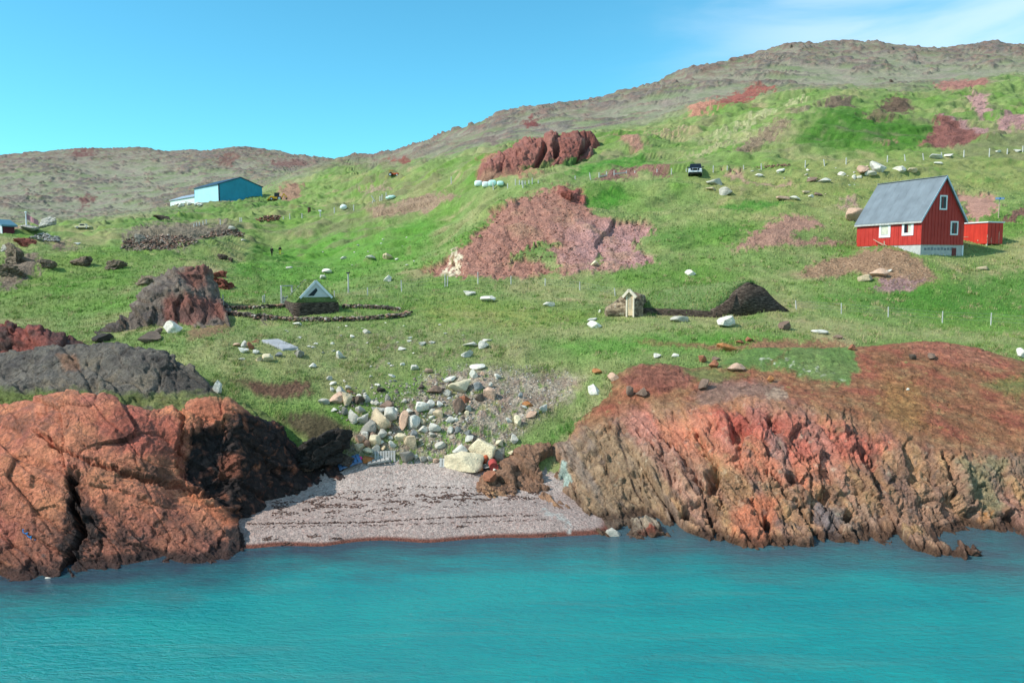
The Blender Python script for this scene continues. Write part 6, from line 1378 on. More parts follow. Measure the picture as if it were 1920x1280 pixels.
def suv():
    f = hit(1303, 331); t = empty('parked_car', f + np.array([0, 0, .12]), R(-14)); tag(t, 'dark four wheel drive with silver lower body driving towards the sea', 'car')
    sc = 25.5 * f[1] / F / 1.82; t.scale = (sc, sc, sc)
    def sec(w, z0, z1): return [(-w, z0), (w, z0), (w, (z0 + z1) / 2), (w * .95, z1), (-w * .95, z1), (-w, (z0 + z1) / 2)]
    loft(t, 'lower_body', M_CARS, [(0, sec(.78, .42, .80)), (.12, sec(.88, .36, .92)), (1.0, sec(.90, .34, .98)), (3.6, sec(.90, .34, .98)), (4.55, sec(.88, .4, .96))])
    loft(t, 'body', M_CARB, [(.02, sec(.82, .90, 1.00)), (.30, sec(.895, .94, 1.10)), (1.25, sec(.91, .90, 1.16)), (4.5, sec(.91, .90, 1.16))])
    loft(t, 'cabin', M_CARB, [(1.25, [(-.80, 1.17), (.80, 1.17), (.79, 1.18), (-.79, 1.18)]), (1.85, [(-.80, 1.17), (.80, 1.17), (.68, 1.78), (-.68, 1.78)]), (3.9, [(-.80, 1.17), (.80, 1.17), (.68, 1.80), (-.68, 1.80)]), (4.4, [(-.80, 1.17), (.80, 1.17), (.74, 1.5), (-.74, 1.5)])], bevel=.03)
    q = MB(); q.add([(-.70, 1.265, 1.24), (.70, 1.265, 1.24), (.60, 1.76, 1.72), (-.60, 1.76, 1.72)], [(0, 1, 2, 3)]); q.add([(-.70, 1.255, 1.25), (.70, 1.255, 1.25), (.60, 1.75, 1.73), (-.60, 1.75, 1.73)], [(0, 1, 2, 3)]); q.build('windscreen', M_GLASS, t)
    for s in (-1, 1):
        q = MB(); q.box((s * .72 - .14, -.03, .74), (s * .72 + .14, .1, .92)); q.build('headlight', M_LAMP, t, bevel=.02)
        q = MB(); q.box((s * .98 - .1, 1.42, 1.16), (s * .98 + .1, 1.52, 1.36)); q.build('mirror', M_CARB, t, bevel=.02)
        q = MB(); q.add([(s * .815, 1.6, 1.22), (s * .815, 3.8, 1.22), (s * .70, 3.7, 1.72), (s * .70, 1.95, 1.72)], [(0, 1, 2, 3)]); q.build('side_window', M_GLASS, t)
        wheel(t, s * .78, .85, .38); wheel(t, s * .78, 3.6, .38)
    q = MB(); q.box((-.52, -.025, .70), (.52, .06, .90))
    for i in range(5): q.box((-.5, -.04, .715 + i * .037), (.5, -.02, .728 + i * .037))
    q.build('grille', M_TYRE, t); q = MB(); q.box((-.90, -.12, .44), (.90, .1, .62)); q.build('bumper', M_CARS, t, bevel=.03)
    q = MB(); q.box((-.26, -.128, .49), (.26, -.122, .59)); q.build('number_plate', M_WHITE, t); q = MB()
    for s in (-.3, .3): q.tube((s, -.18, .40), (s, -.18, .95), .03)
    q.tube((-.42, -.18, .95), (.42, -.18, .95), .03); q.build('bull_bar', M_RIM, t); q = MB(); q.box((-.75, -.05, .26), (.75, .3, .43)); q.build('skid_plate', M_TYRE, t)
suv()
M_YEL = simple('digger_yellow', (.62, .36, .02), .5, .12); M_TAN = simple('cream_van_paint', (.62, .56, .38), .5, .1)
def digger():
    f = hit(520, 376); s = 30 * f[1] / F / 6.2; t = empty('digger', f, R(-80)); t.scale = (s, s, s); tag(t, 'yellow backhoe digger parked right of the blue green barn', 'digger')
    q = MB(); q.box((-.8, -1.6, .7), (.8, 1.7, 1.25)); q.build('chassis', M_YEL, t, bevel=.06)
    q = MB(); q.box((-.5, -2.6, .9), (.5, -1.0, 1.6)); q.build('bonnet', M_YEL, t, bevel=.1)
    q = MB(); q.box((-.72, -.9, 1.26), (.72, .9, 2.75)); c = q.build('cab', M_GLASS, t, bevel=.08); q = MB(); q.box((-.8, -1.0, 2.76), (.8, 1.0, 2.9)); q.build('roof', M_DARKTRIM, c)
    for x, y, r in ((-.95, -1.9, .55), (.95, -1.9, .55), (-.95, 1.0, .8), (.95, 1.0, .8)): wheel(t, x, y, r, .4)
    q = MB(); q.beam((0, 1.7, 1.0), (0, 2.7, 2.7), .28, .4); q.beam((0, 2.6, 2.7), (0, 3.7, 1.1), .24, .34); q.build('digging_arm', M_YEL, t); q = MB(); q.prism([(-.35, 3.5, 1.1), (-.35, 3.95, 1.0), (-.35, 3.7, .35), (-.35, 3.2, .5)], (.7, 0, 0)); q.build('bucket', M_DARKTRIM, t)
    q = MB()
    for x in (-.7, .7): q.beam((x, -1.2, 1.5), (x, -3.0, .8), .16, .28)
    q.build('loader_arm', M_YEL, t); q = MB(); q.prism([(-1.1, -3.0, .9), (-1.1, -3.1, .15), (-1.1, -3.8, .15), (-1.1, -3.2, .45)], (2.2, 0, 0)); q.build('loader_bucket', M_YEL, t)
digger()
def orange_machine():
    f = hit(738, 331); s = 22 * f[1] / F / 4.6; t = empty('tractor', f, R(80)); t.scale = (s, s, s); tag(t, 'small orange red tractor far up the hillside above the leaning posts', 'tractor'); mo = simple('orange_red_paint', (.45, .07, .03), .5, .12)
    q = MB(); q.box((-.45, -2.2, .7), (.45, 0, 1.3)); q.build('bonnet', mo, t, bevel=.08); q = MB(); q.box((-.6, .1, .8), (.6, 1.5, 1.3)); q.build('body', mo, t, bevel=.05)
    q = MB()
    for x in (-.55, .55):
        for y in (.15, 1.4): q.tube((x, y, 1.3), (x * .9, y, 2.2), .05)
    q.box((-.65, 0, 2.2), (.65, 1.5, 2.3)); q.build('cab_frame', M_YEL, t); q = MB(); q.box((-.3, .6, 1.31), (.3, 1.1, 1.7)); q.build('seat', M_TYRE, t)
    for x, y, r in ((-.7, -1.8, .45), (.7, -1.8, .45), (-.8, .9, .7), (.8, .9, .7)): wheel(t, x, y, r, .3)
orange_machine()
def cream_truck():
    f = hit(157, 429); s = 28 * f[1] / F / 5.2; t = empty('pickup_truck', f, R(88)); t.scale = (s, s, s); tag(t, 'cream coloured pickup parked on the far left road', 'truck')
    def sec(w, z0, z1): return [(-w, z0), (w, z0), (w, z1), (-w, z1)]
    loft(t, 'body', M_TAN, [(2.6, sec(.85, .45, .95)), (2.5, sec(.9, .4, 1.0)), (-2.5, sec(.9, .4, 1.0)), (-2.6, sec(.85, .5, .95))]); loft(t, 'cab', M_TAN, [(-1.4, sec(.82, 1.0, 1.02)), (-.9, sec(.74, 1.0, 1.75)), (.9, sec(.74, 1.0, 1.78)), (1.1, sec(.8, 1.0, 1.1))])
    for x in (-1, 1): q = MB(); q.add([(x * .80, -.95, 1.1), (x * .80, .8, 1.1), (x * .765, .75, 1.6), (x * .765, -.7, 1.6)], [(0, 1, 2, 3)]); q.build('side_window', M_GLASS, t)
    for x in (-.8, .8):
        for y in (-1.6, 1.6): wheel(t, x, y, .38)
cream_truck()
def rust_box():
    f = hit(580.5, 398); k = f[1] / F; t = empty('rusty_tank', f, R(15)); tag(t, 'rust brown upright tank standing on the bare slope below the digger', 'tank')
    q = MB(); q.tube((0, 0, -.1), (0, 0, 8.5 * k), 3 * k, 3 * k, 14); q.build('drum', simple('rust_brown', (.10, .05, .035), .8, .3), t); q = MB(); q.tube((0, 0, 8.5 * k), (0, 0, 9.2 * k), 3.2 * k, 2.8 * k, 14); q.build('lid', M_DARKTRIM, t)
rust_box()

# ------------------------------------------------------------------ people
def skin_mesh(name, verts, edges, radii, mat, parent, sub=1):
    me = bpy.data.meshes.new(name); me.from_pydata(verts, edges, []); o = bpy.data.objects.new(name, me); COL.objects.link(o)
    o.modifiers.new('skin', 'SKIN'); s = me.skin_vertices[0].data
    for i, r in enumerate(radii): s[i].radius = (r, r) if not hasattr(r, '__len__') else r
    s[0].use_root = True
    m = o.modifiers.new('sub', 'SUBSURF'); m.levels = sub; m.render_levels = sub
    dg = bpy.context.evaluated_depsgraph_get(); me2 = bpy.data.meshes.new_from_object(o.evaluated_get(dg)); bpy.data.objects.remove(o)
    me2.name = name; me2.materials.clear(); me2.materials.append(mat)
    for p in me2.polygons: p.use_smooth = True
    return link(name, me2, parent)
M_SKIN = simple('skin', (.42, .25, .18), .6, .08)
def person(px, py, h_px, yaw, label, jacket, trousers, stride):
    f = hit(px, py); t = empty('person', f + np.array([0, 0, .10]), R(yaw)); s = h_px * f[1] / F / 1.76; t.scale = (s, s, s); tag(t, label, 'person', None)
    st = stride
    V = [(0, 0, .95), (0, 0, 1.15), (0, 0, 1.38), (0, 0, 1.50), (0, -.02, 1.60), (0, -.02, 1.70)]; E = [(0, 1), (1, 2), (2, 3), (3, 4), (4, 5)]; Rd = [(.15, .11), (.14, .10), (.16, .11), .055, .085, .075]
    def ad(p, r, to): V.append(p); Rd.append(r); E.append((to, len(V) - 1)); return len(V) - 1
    J = {}
    for sd in (-1, 1):
        a = ad((sd * .09, 0, .90), .095, 0); b = ad((sd * .10, -sd * st * .18, .50), .06, a); c = ad((sd * .10, -sd * st * .22 + (.10 if sd * st < 0 else 0), .10), .04, b); d_ = ad((sd * .10, -sd * st * .22 - .16 + (.10 if sd * st < 0 else 0), .045), .038, c); J['leg', sd] = (a, b, c, d_)
        e = ad((sd * .19, 0, 1.40), .06, 2); g = ad((sd * .25, sd * st * .10 + .03, 1.14), .045, e); k = ad((sd * .24, sd * st * .16 - .08, .92), .032, g); w = ad((sd * .235, sd * st * .17 - .11, .85), .030, k); J['arm', sd] = (e, g, k, w)
        for i, (dx, ln) in enumerate(((-.022, .075), (-.008, .085), (.007, .08), (.02, .065))):
            q = ad((sd * .235 + sd * .01, sd * st * .17 - .11 + dx, .80), .009, w); ad((sd * .225, sd * st * .17 - .13 + dx, .80 - ln * .8), .008, q)
        q = ad((sd * .215, sd * st * .17 - .15, .83), .010, w); ad((sd * .205, sd * st * .17 - .165, .79), .008, q)
    skin_mesh('body', V, E, Rd, M_SKIN, t)
    # face: nose, ears, eyes and mouth as shallow forms on the head
    n = MB(); n.ball((0, -.115, 1.655), (.014, .02, .022), 8, 6); n.ball((-.085, -.01, 1.65), (.012, .02, .03), 8, 6); n.ball((.085, -.01, 1.65), (.012, .02, .03), 8, 6); n.build('face', M_SKIN, t, True)
    e_ = MB(); e_.ball((-.03, -.098, 1.68), .010, 8, 6); e_.ball((.03, -.098, 1.68), .010, 8, 6); e_.ball((0, -.098, 1.605), (.024, .008, .006), 8, 6); e_.build('eyes', M_TYRE, t, True)
    jv = [(0, 0, .90), (0, 0, 1.15), (0, 0, 1.40), (0, 0, 1.48)]; je = [(0, 1), (1, 2), (2, 3)]; jr = [(.185, .14), (.175, .13), (.185, .135), .085]
    for sd in (-1, 1):
        e, g, k, w = J['arm', sd]; b0 = len(jv); jv += [V[e], V[g], V[k]]; jr += [.085, .068, .052]; je += [(2, b0), (b0, b0 + 1), (b0 + 1, b0 + 2)]
    skin_mesh('jacket', jv, je, jr, jacket, t)
    tv = [(0, 0, .96)]; te = []; tr = [(.165, .125)]
    for sd in (-1, 1):
        a, b, c, d_ = J['leg', sd]; b0 = len(tv); tv += [V[a], V[b], V[c]]; tr += [.11, .078, .058]; te += [(0, b0), (b0, b0 + 1), (b0 + 1, b0 + 2)]
    skin_mesh('trousers', tv, te, tr, trousers, t)
    for sd in (-1, 1):
        c, d_ = V[J['leg', sd][2]], V[J['leg', sd][3]]; q = MB(); q.ball(((c[0] + d_[0]) / 2, (c[1] + d_[1]) / 2, .05), (.055, .14, .05), 10, 8); q.build('shoe', M_TYRE, t, True)
    hq = MB(); hq.ball((0, .0, 1.70), (.10, .11, .085), 12, 8); hq.build('hair', simple('dark_hair', (.02, .016, .012), .7, .2), t, True)
M_JACK = simple('black_jacket', (.012, .013, .015), .8, .2); M_HIVI = simple('yellow_green_trousers', (.42, .45, .05), .7, .1)
person(508.5, 481.5, 17, 190, 'walker in dark jacket and black trousers on the left of the pair', M_JACK, simple('black_trousers', (.015, .015, .017), .8, .2), 1.0)
person(524.5, 479.5, 17, 200, 'walker in dark jacket and yellow trousers on the right of the pair', simple('dark_green_jacket', (.012, .016, .013), .8, .2), M_HIVI, .5)

# ------------------------------------------------------------------ wrack and debris on the beach
M_RUST = simple('rusty_steel', (.33, .075, .03), .75, .3, 5.0, bump=.2); M_REDRUM = simple('red_drum_paint', (.38, .055, .045), .6, .25, 6.0)
def barrel(px, py, d_px, mat, label, tilt, yaw):
    f = hit(px, py); k = f[1] / F; r = d_px * k / 2; t = empty('oil_drum', f + np.array([0, 0, r * .85]), R(yaw)); tag(t, label, 'barrel')
    L = r * 2.9; q = MB(); prof = [(0, 0), (0, r * .94), (.0, r), (L * .04, r), (L * .06, r * .96), (L * .32, r * .96), (L * .335, r), (L * .365, r), (L * .38, r * .96), (L * .64, r * .96), (L * .655, r), (L * .685, r), (L * .70, r * .96), (L * .95, r * .96), (L * .97, r), (L, r), (L, 0)]
    n = 22; V = [(rr * math.cos(2 * PI * i / n), y + (.02 if rr < r * .95 and y == 0 else 0), rr * math.sin(2 * PI * i / n)) for y, rr in prof for i in range(n)]
    q.add(V, [(j * n + i, j * n + (i + 1) % n, (j + 1) * n + (i + 1) % n, (j + 1) * n + i) for j in range(len(prof) - 1) for i in range(n)]); b = q.build('drum', mat, t)
    c = MB(); c.tube((r * .5, .018, r * .35), (r * .5, -.006, r * .35), r * .12, r * .1, 10); c.tube((-r * .45, .018, -r * .4), (-r * .45, -.006, -r * .4), r * .07, r * .06, 10); c.build('bung', M_DARKTRIM, b)
    t.rotation_euler = (R(tilt), 0, R(yaw))
barrel(928.5, 882.5, 17, M_REDRUM, 'red oil drum lying end on against the brown rock', 6, 8)
barrel(905, 871, 13, M_RUST, 'orange rusted drum tilted against the big cream boulder', 28, -35)

M_PAL = simple('bleached_pallet_wood', (.36, .34, .31), .8, .15, 5.0)
def pallet(loc, rot, label, w=1.2, d=.9, mat=M_PAL, deck=(7, 3)):
    t = empty('pallet', loc); t.rotation_euler = rot; tag(t, label, 'pallet')
    for i in range(deck[0]): q = MB(); x = -w / 2 + w * (i + .5) / deck[0]; q.box((x - w / deck[0] * .36, -d / 2, .10), (x + w / deck[0] * .36, d / 2, .125)); q.build('deck_board', mat, t)
    for j in range(3): q = MB(); y = -d / 2 + .05 + (d - .1) * j / 2; q.box((-w / 2, y - .045, .022), (w / 2, y + .045, .098)); q.build('stringer', mat, t)
    for j in range(3): q = MB(); x = -w / 2 + .06 + (w - .12) * j / 2; q.box((x - .05, -d / 2, 0), (x + .05, d / 2, .02)); q.build('base_board', mat, t)
    return t
p0 = hit(722, 866)
pallet((p0[0] - .05, p0[1] + .25, p0[2] + .22), (R(62), R(-2), R(4)), 'bleached pallet propped up facing the sea below the round boulders', 1.15, .62, deck=(8, 3))
pallet((p0[0] - .35, p0[1] - .1, p0[2] + .03), (R(8), R(-7), R(14)), 'bleached pallet lying flat in front of the propped one', 1.2, .5, deck=(5, 3))
p1 = hit(655, 873)
pallet((p1[0], p1[1], p1[2] + .16), (R(18), R(-16), R(20)), 'blue and white board raft lying against the dark rock', 1.25, .75, simple('blue_painted_wood', (.08, .16, .30), .6, .3, 5), (6, 3))
p2 = hit(829, 874)
pallet((p2[0], p2[1] + .1, p2[2] + .17), (R(74), R(0), R(-4)), 'small white slatted crate side standing on the shingle', .32, .46, simple('white_slat_wood', (.50, .48, .44), .7, .1), (2, 3))
def buoy():
    f = hit(674, 864); k = f[1] / F; t = empty('buoy', f + np.array([0, 0, .14])); tag(t, 'bright pink fishing float at the top of the beach', 'buoy')
    q = MB(); q.ball((0, 0, 0), (5.2 * k, 5 * k, 4.2 * k), 20, 14); q.build('float', simple('pink_plastic', (.75, .03, .28), .35, .06), t, True); q = MB(); q.tube((-4.2 * k, 0, 2.2 * k), (-5.8 * k, 0, 3.3 * k), 1.3 * k, 1.0 * k, 12); q.build('eyelet', simple('dark_pink_plastic', (.45, .02, .18), .4, .06), t, False, .005)
buoy()
def orange_scrap():
    f = hit(691, 866); k = f[1] / F; q = MB(); n = 10; V = []
    for i in range(n + 1):
        a = -.3 + 1.5 * i / n; V += [(-11 * k + 22 * k * i / n, -.05 + .1 * math.sin(i), 9 * k * (1 - (i / n) ** 1.5) * .75 + .02), (-10 * k + 21 * k * i / n, .25, 9.5 * k * (.95 - .5 * (i / n)) + .05), (-9 * k + 20 * k * i / n, -.2, .0)]
    q.add(V, [(3 * i, 3 * i + 3, 3 * i + 4, 3 * i + 1) for i in range(n)] + [(3 * i + 2, 3 * i + 5, 3 * i + 3, 3 * i) for i in range(n)]); o = q.build('scrap_plate', M_RUST2, None, True, loc=tuple(f)); m = o.modifiers.new('thick', 'SOLIDIFY'); m.thickness = .025
    tag(o, 'bent orange rusty steel plate beside the bleached pallets', 'scrap metal')
M_RUST2 = simple('orange_rust', (.46, .16, .045), .8, .25, 5.0, bump=.2)
orange_scrap()
def junk():
    f = hit(908, 880); t = empty('driftwood_heap', f); tag(t, 'white and black scrap of broken boards between the two drums', 'debris')
    for i, (a, b, w, m) in enumerate((((-.30, 0, .02), (.30, -.15, .20), .16, M_PAL), ((-.28, .1, .16), (.1, .0, .30), .10, M_PAL), ((-.15, -.15, .05), (.4, -.05, .06), .2, M_BLACK), ((-.1, .12, .0), (.2, .1, .28), .08, M_GREYWOOD))): q = MB(); q.beam(a, b, w, .03); q.build('board', m, t)
junk()
def rope():
    f = hit(56, 1003); r = np.random.default_rng(5); q = MB(); P = f - f + np.array([-.25, 0, .22])
    for i in range(26):
        a = i * .9; Q = np.array([-.28 + .022 * i + .05 * math.cos(a), -.02 - .04 * abs(math.sin(a * 1.3)), .24 - .020 * i + .05 * math.sin(a)]); q.tube(tuple(P), tuple(Q), .020, .020, 6); P = Q
    o = q.build('rope', simple('blue_rope', (.02, .26, .62), .7, .2), None, True, loc=tuple(f)); tag(o, 'tangle of blue rope caught on the orange headland', 'rope')
rope()
def slab():
    a = [hit(*p) for p in ((490, 641), (522, 639), (560, 655), (530, 658))]; q = MB(); c = np.mean(a, 0); q.prism([tuple(p - c + np.array([0, 0, .16])) for p in a], (0, 0, -.5)); o = q.build('concrete_slab', simple('grey_old_concrete', (.34, .34, .35), .9, .2, 2.0, bump=.3), None, False, .03, tuple(c)); tag(o, 'flat grey concrete slab set in the grass below the church', 'slab')
slab()
# ------------------------------------------------------------------ boulders, every one an object
SHR = [link_ for link_ in ()]
SHAPES = {}
ICO5 = ico(6)
def crag_shape(i):
    V = rock_shape(ICO5, 700 + i, 10, .15, .25, 1.3); N = V / np.linalg.norm(V, axis=1, keepdims=True); q = V + i * 5.3
    w = .25 * fbm3(q[:, 0] * 1.5, q[:, 1] * 1.5, q[:, 2] * 1.5, 3, 700 + i); a = .55 * q[:, 0] + .84 * q[:, 2] + w; l = -.84 * q[:, 0] + .55 * q[:, 2]
    f1, f2, rv = voronoi3(a * 2.6, l * 1.1, q[:, 1] * 1.8, 710 + i); g1, g2, gv = voronoi3(a * 7, l * 3.2, q[:, 1] * 5, 720 + i)
    d = .26 * (rv - .5) - .14 * (1 - ss(0, .1, f2 - f1)) + .09 * (gv - .5) - .05 * (1 - ss(0, .1, g2 - g1)) + .06 * fbm3(q[:, 0] * 6, q[:, 1] * 6, q[:, 2] * 6, 4, 730 + i)
    V = V + N * d[:, None]; return V / np.abs(V).max(0)
def shape_mesh(kind, i):
    key = (kind, i)
    if key not in SHAPES:
        if kind == 'r': V = rock_shape(ICO4, 500 + 2 * i, 12, .25, .14, 1.6)
        elif kind == 'a': V = rock_shape(ICO4, 540 + i, 16, .0, .12, 1.8)
        elif kind == 'f': V = rock_shape(ICO4, 580 + i, 9, .25, .12, 1.2)
        elif kind == 'o': V = rock_shape(ICO4, 620 + i, 14, .1, .20, 1.9)
        else: V = crag_shape(i)
        SHAPES[key] = mesh_from('boulder', V, (ICO5 if kind == 'x' else ICO4)[1], M_CRAG if kind == 'x' else M_BOULDER, True)
    return SHAPES[key]
SC_ = {'w': (238, 236, 228), 'c': (238, 226, 196), 'g': (200, 198, 190), 'G': (158, 156, 150), 't': (214, 196, 168), 'p': (212, 180, 160), 'b': (142, 120, 108), 'B': (110, 98, 90), 'r': (172, 116, 92), 'o': (190, 132, 88), 's': (146, 152, 156), 'l': (218, 218, 212), 'k': (66, 62, 60), 'h': (146, 110, 88), 'm': (150, 90, 80), 'y': (140, 126, 112)}
def boulder(px, py, w, h, col, kind, label, group=None, i=None, name='boulder', cat='boulder', depth=.85, spin=None, sink=.30, tilt=0.0):
    """px, py: middle of the stone in the picture, w x h its size there"""
    r = np.random.default_rng(int(px * 7 + py * 13)); i = int(r.integers(7)) if i is None else i
    f = hit(px, py + h * .42); k = f[1] / F
    sx = w * k / 2 * 1.18; sz = h * k / 2 / (1 - sink * .5) * 1.18; 
    o = bpy.data.objects.new(name, shape_mesh(kind, i)); COL.objects.link(o)
    sp = (r.uniform(-.45, .45) + (PI if r.random() < .5 else 0)) if spin is None else spin
    o.scale = (sx * 1.04, sx * depth, sz); o.rotation_euler = (r.normal(0, .06), r.normal(0, .05) + tilt, sp)
    o.location = (f[0], f[1] + sx * depth * .35, f[2] + sz * (1 - sink) * .92)
    c = lin(*SC_[col]) * .84 * np.array([1.06, 1.0, .91]) * r.uniform(.88, 1.08); o.color = (*c, 1)
    tag(o, label, cat, group); return o
GRP = 'boulders in the gully above the beach'
def crop(x0, y0, s, L, grp):
    for e in L:
        X, Y, w, h, c, k, lab = e[:7]; boulder(x0 + X / s, y0 + Y / s, w / s, h / s, c, k, lab, grp, **(e[7] if len(e) > 7 else {}))
crop(580, 660, 5.817, [
    (335, 35, 75, 78, 'l', 'a', 'pale pointed stone standing alone on the slope high above the gully'), (38, 152, 78, 52, 'l', 'a', 'off white stone with a dark right end by the grassy bank left of the gully'),
    (332, 425, 102, 98, 'g', 'a', 'squarish grey boulder behind the pinkish one at the gully top left'), (413, 392, 70, 52, 'g', 'r', 'half buried grey stone right of the squarish grey boulder'), (435, 432, 62, 30, 'r', 'f', 'small flat rusty stone below the half buried grey one'),
    (275, 512, 152, 112, 'p', 'a', 'broad pinkish tan boulder at the upper left of the gully'), (400, 525, 92, 142, 't', 'r', 'upright tan boulder wedged against the dark brown one'), (530, 530, 172, 92, 'B', 'a', 'long dark brown angular boulder at the gully top left'), (538, 487, 62, 42, 'w', 'a', 'small white stone perched behind the dark brown boulder'), (620, 515, 78, 82, 'l', 'a', 'pale upright stone right of the dark brown boulder'),
    (145, 542, 96, 55, 'g', 'r', 'grey stone lying left of the pinkish tan boulder'), (383, 655, 66, 88, 'G', 'a', 'grey upright stone at the left end of the main boulder heap'), (475, 725, 108, 140, 'g', 'r', 'tall light grey slanting boulder near the left end of the heap'), (570, 640, 122, 72, 'g', 'a', 'grey angular boulder capping the left side of the heap'), (590, 738, 134, 88, 'g', 'r', 'grey block under the angular cap boulder'),
    (740, 650, 132, 80, 'g', 'r', 'rounded grey tan boulder behind the largest round one'), (765, 765, 198, 205, 't', 'r', 'largest round tan grey boulder in the middle of the heap', dict(i=1)), (840, 595, 152, 84, 'b', 'a', 'dark brown grey boulder at the top of the heap'), (890, 700, 140, 142, 'w', 'r', 'big light cream rounded boulder right of the largest round one'), (1015, 755, 108, 172, 'p', 'r', 'tall pink tinged oval boulder standing on end'), (1135, 775, 134, 134, 'l', 'r', 'grey white boulder right of the tall pink tinged one'),
    (1215, 612, 152, 112, 'w', 'a', 'light grey blocky boulder at the right top of the heap'), (1320, 582, 92, 88, 'l', 'a', 'pale grey wedge right of the light blocky boulder'), (1085, 652, 92, 56, 'w', 'r', 'smooth pale stone left of the light blocky boulder'), (620, 845, 182, 140, 'G', 'a', 'grey boulder with a bright left face under the heap'), (790, 905, 92, 92, 'g', 'r', 'grey stone under the largest round boulder'),
    (545, 950, 132, 92, 'p', 'r', 'cream pink smooth boulder above the dark shore rock'), (592, 925, 92, 80, 'l', 'r', 'pale stone overlapping the cream pink boulder'), (690, 920, 102, 64, 'b', 'r', 'grey brown stone behind the slanting cream boulder'), (720, 985, 132, 112, 'c', 'r', 'slanting cream white boulder low in the heap'), (625, 1010, 62, 82, 'b', 'r', 'small brown upright stone beside the slanting cream boulder'), (531, 1045, 92, 84, 't', 'r', 'rounded tan stone touching the black shore rock'), (635, 1085, 96, 66, 'c', 'r', 'cream stone just above the orange scrap plate'), (722, 1065, 102, 102, 'g', 'r', 'grey round stone behind the pallets on their left'),
    (985, 938, 112, 82, 'c', 'r', 'smooth cream orange boulder in the grass above the pallets'), (1090, 1000, 132, 122, 't', 'r', 'rounded tan boulder shading to brown beside the green patch'), (910, 1012, 82, 76, 'w', 'a', 'white angular stone right above the pallets'), (800, 1042, 62, 42, 't', 'r', 'small tan stone peeping over the pallets'), (1045, 1155, 184, 108, 'G', 'a', 'dark grey wedge boulder at the right of the pallets', dict(i=2)), (1155, 1150, 56, 56, 'l', 'a', 'small pale stone behind the dark grey wedge'), (1235, 1175, 92, 62, 'G', 'r', 'grey stone on the shingle edge right of the wedge'), (1322, 1170, 74, 60, 'g', 'a', 'broken grey stone left of the slatted crate side'), (1375, 1190, 52, 40, 'p', 'r', 'pinkish cobble left of the slatted crate side'),
    (1240, 845, 102, 62, 'g', 'a', 'flat grey stone in the middle of the gully'), (1365, 835, 124, 92, 'l', 'a', 'grey white slab sloping right in the middle of the gully'), (1336, 660, 66, 66, 'g', 'r', 'grey cobble under the pale wedge'), (1335, 715, 62, 42, 'l', 'r', 'pale cobble under the grey one'), (1240, 770, 58, 62, 't', 'r', 'little tan stone among gravel in the middle of the gully'), (1140, 905, 72, 82, 's', 'a', 'dark slate coloured stone in the green patch'), (850, 512, 62, 82, 'G', 'a', 'grey spike of stone above the dark brown grey boulder'), (780, 415, 88, 52, 'k', 'a', 'low blackish stone at the grassy top of the gully'), (1020, 540, 62, 46, 'g', 'a', 'small grey stone in the grass above the light cream boulder'),
    (1150, 175, 82, 52, 'l', 'r', 'oval pale stone on the slope above the purple brown one'), (1290, 208, 88, 46, 'p', 'a', 'pale pinkish stone right of the oval pale one'), (890, 262, 72, 32, 'w', 'f', 'flat white stone on the short grass above the gully'), (250, 345, 72, 32, 'l', 'f', 'flat pale stone above the squarish grey boulder'), (210, 292, 62, 42, 'g', 'r', 'faint grey stone in long grass left of the gully'), (735, 360, 62, 24, 'w', 'f', 'thin white stone behind the low blackish one'), (1215, 385, 52, 52, 'B', 'r', 'small dark stone left of the purple brown boulder'), (270, 635, 62, 36, 'l', 'f', 'pale chip left of the grey upright stone'), (740, 565, 62, 50, 'g', 'r', 'round grey cobble right of the pale upright stone'), (690, 555, 60, 40, 'g', 'r', 'half hidden grey cobble beside the pale upright stone'), (1330, 905, 72, 56, 'g', 'r', 'dull grey stone below the sloping slab'), (1015, 130, 52, 26, 'w', 'f', 'small flat white stone left of the oval pale one'), (945, 640, 46, 46, 'w', 'r', 'white cobble right of the dark brown grey boulder'), (210, 550, 30, 30, 'w', 'r', 'white cobble between the grey and pinkish tan stones'), (780, 990, 50, 40, 'w', 'r', 'white cobble right of the slanting cream boulder'), (880, 935, 55, 34, 'l', 'a', 'pale cobble left of the cream orange boulder'), (1300, 1020, 62, 36, 'c', 'r', 'cream cobble in the green patch right of the tan brown boulder')], GRP)
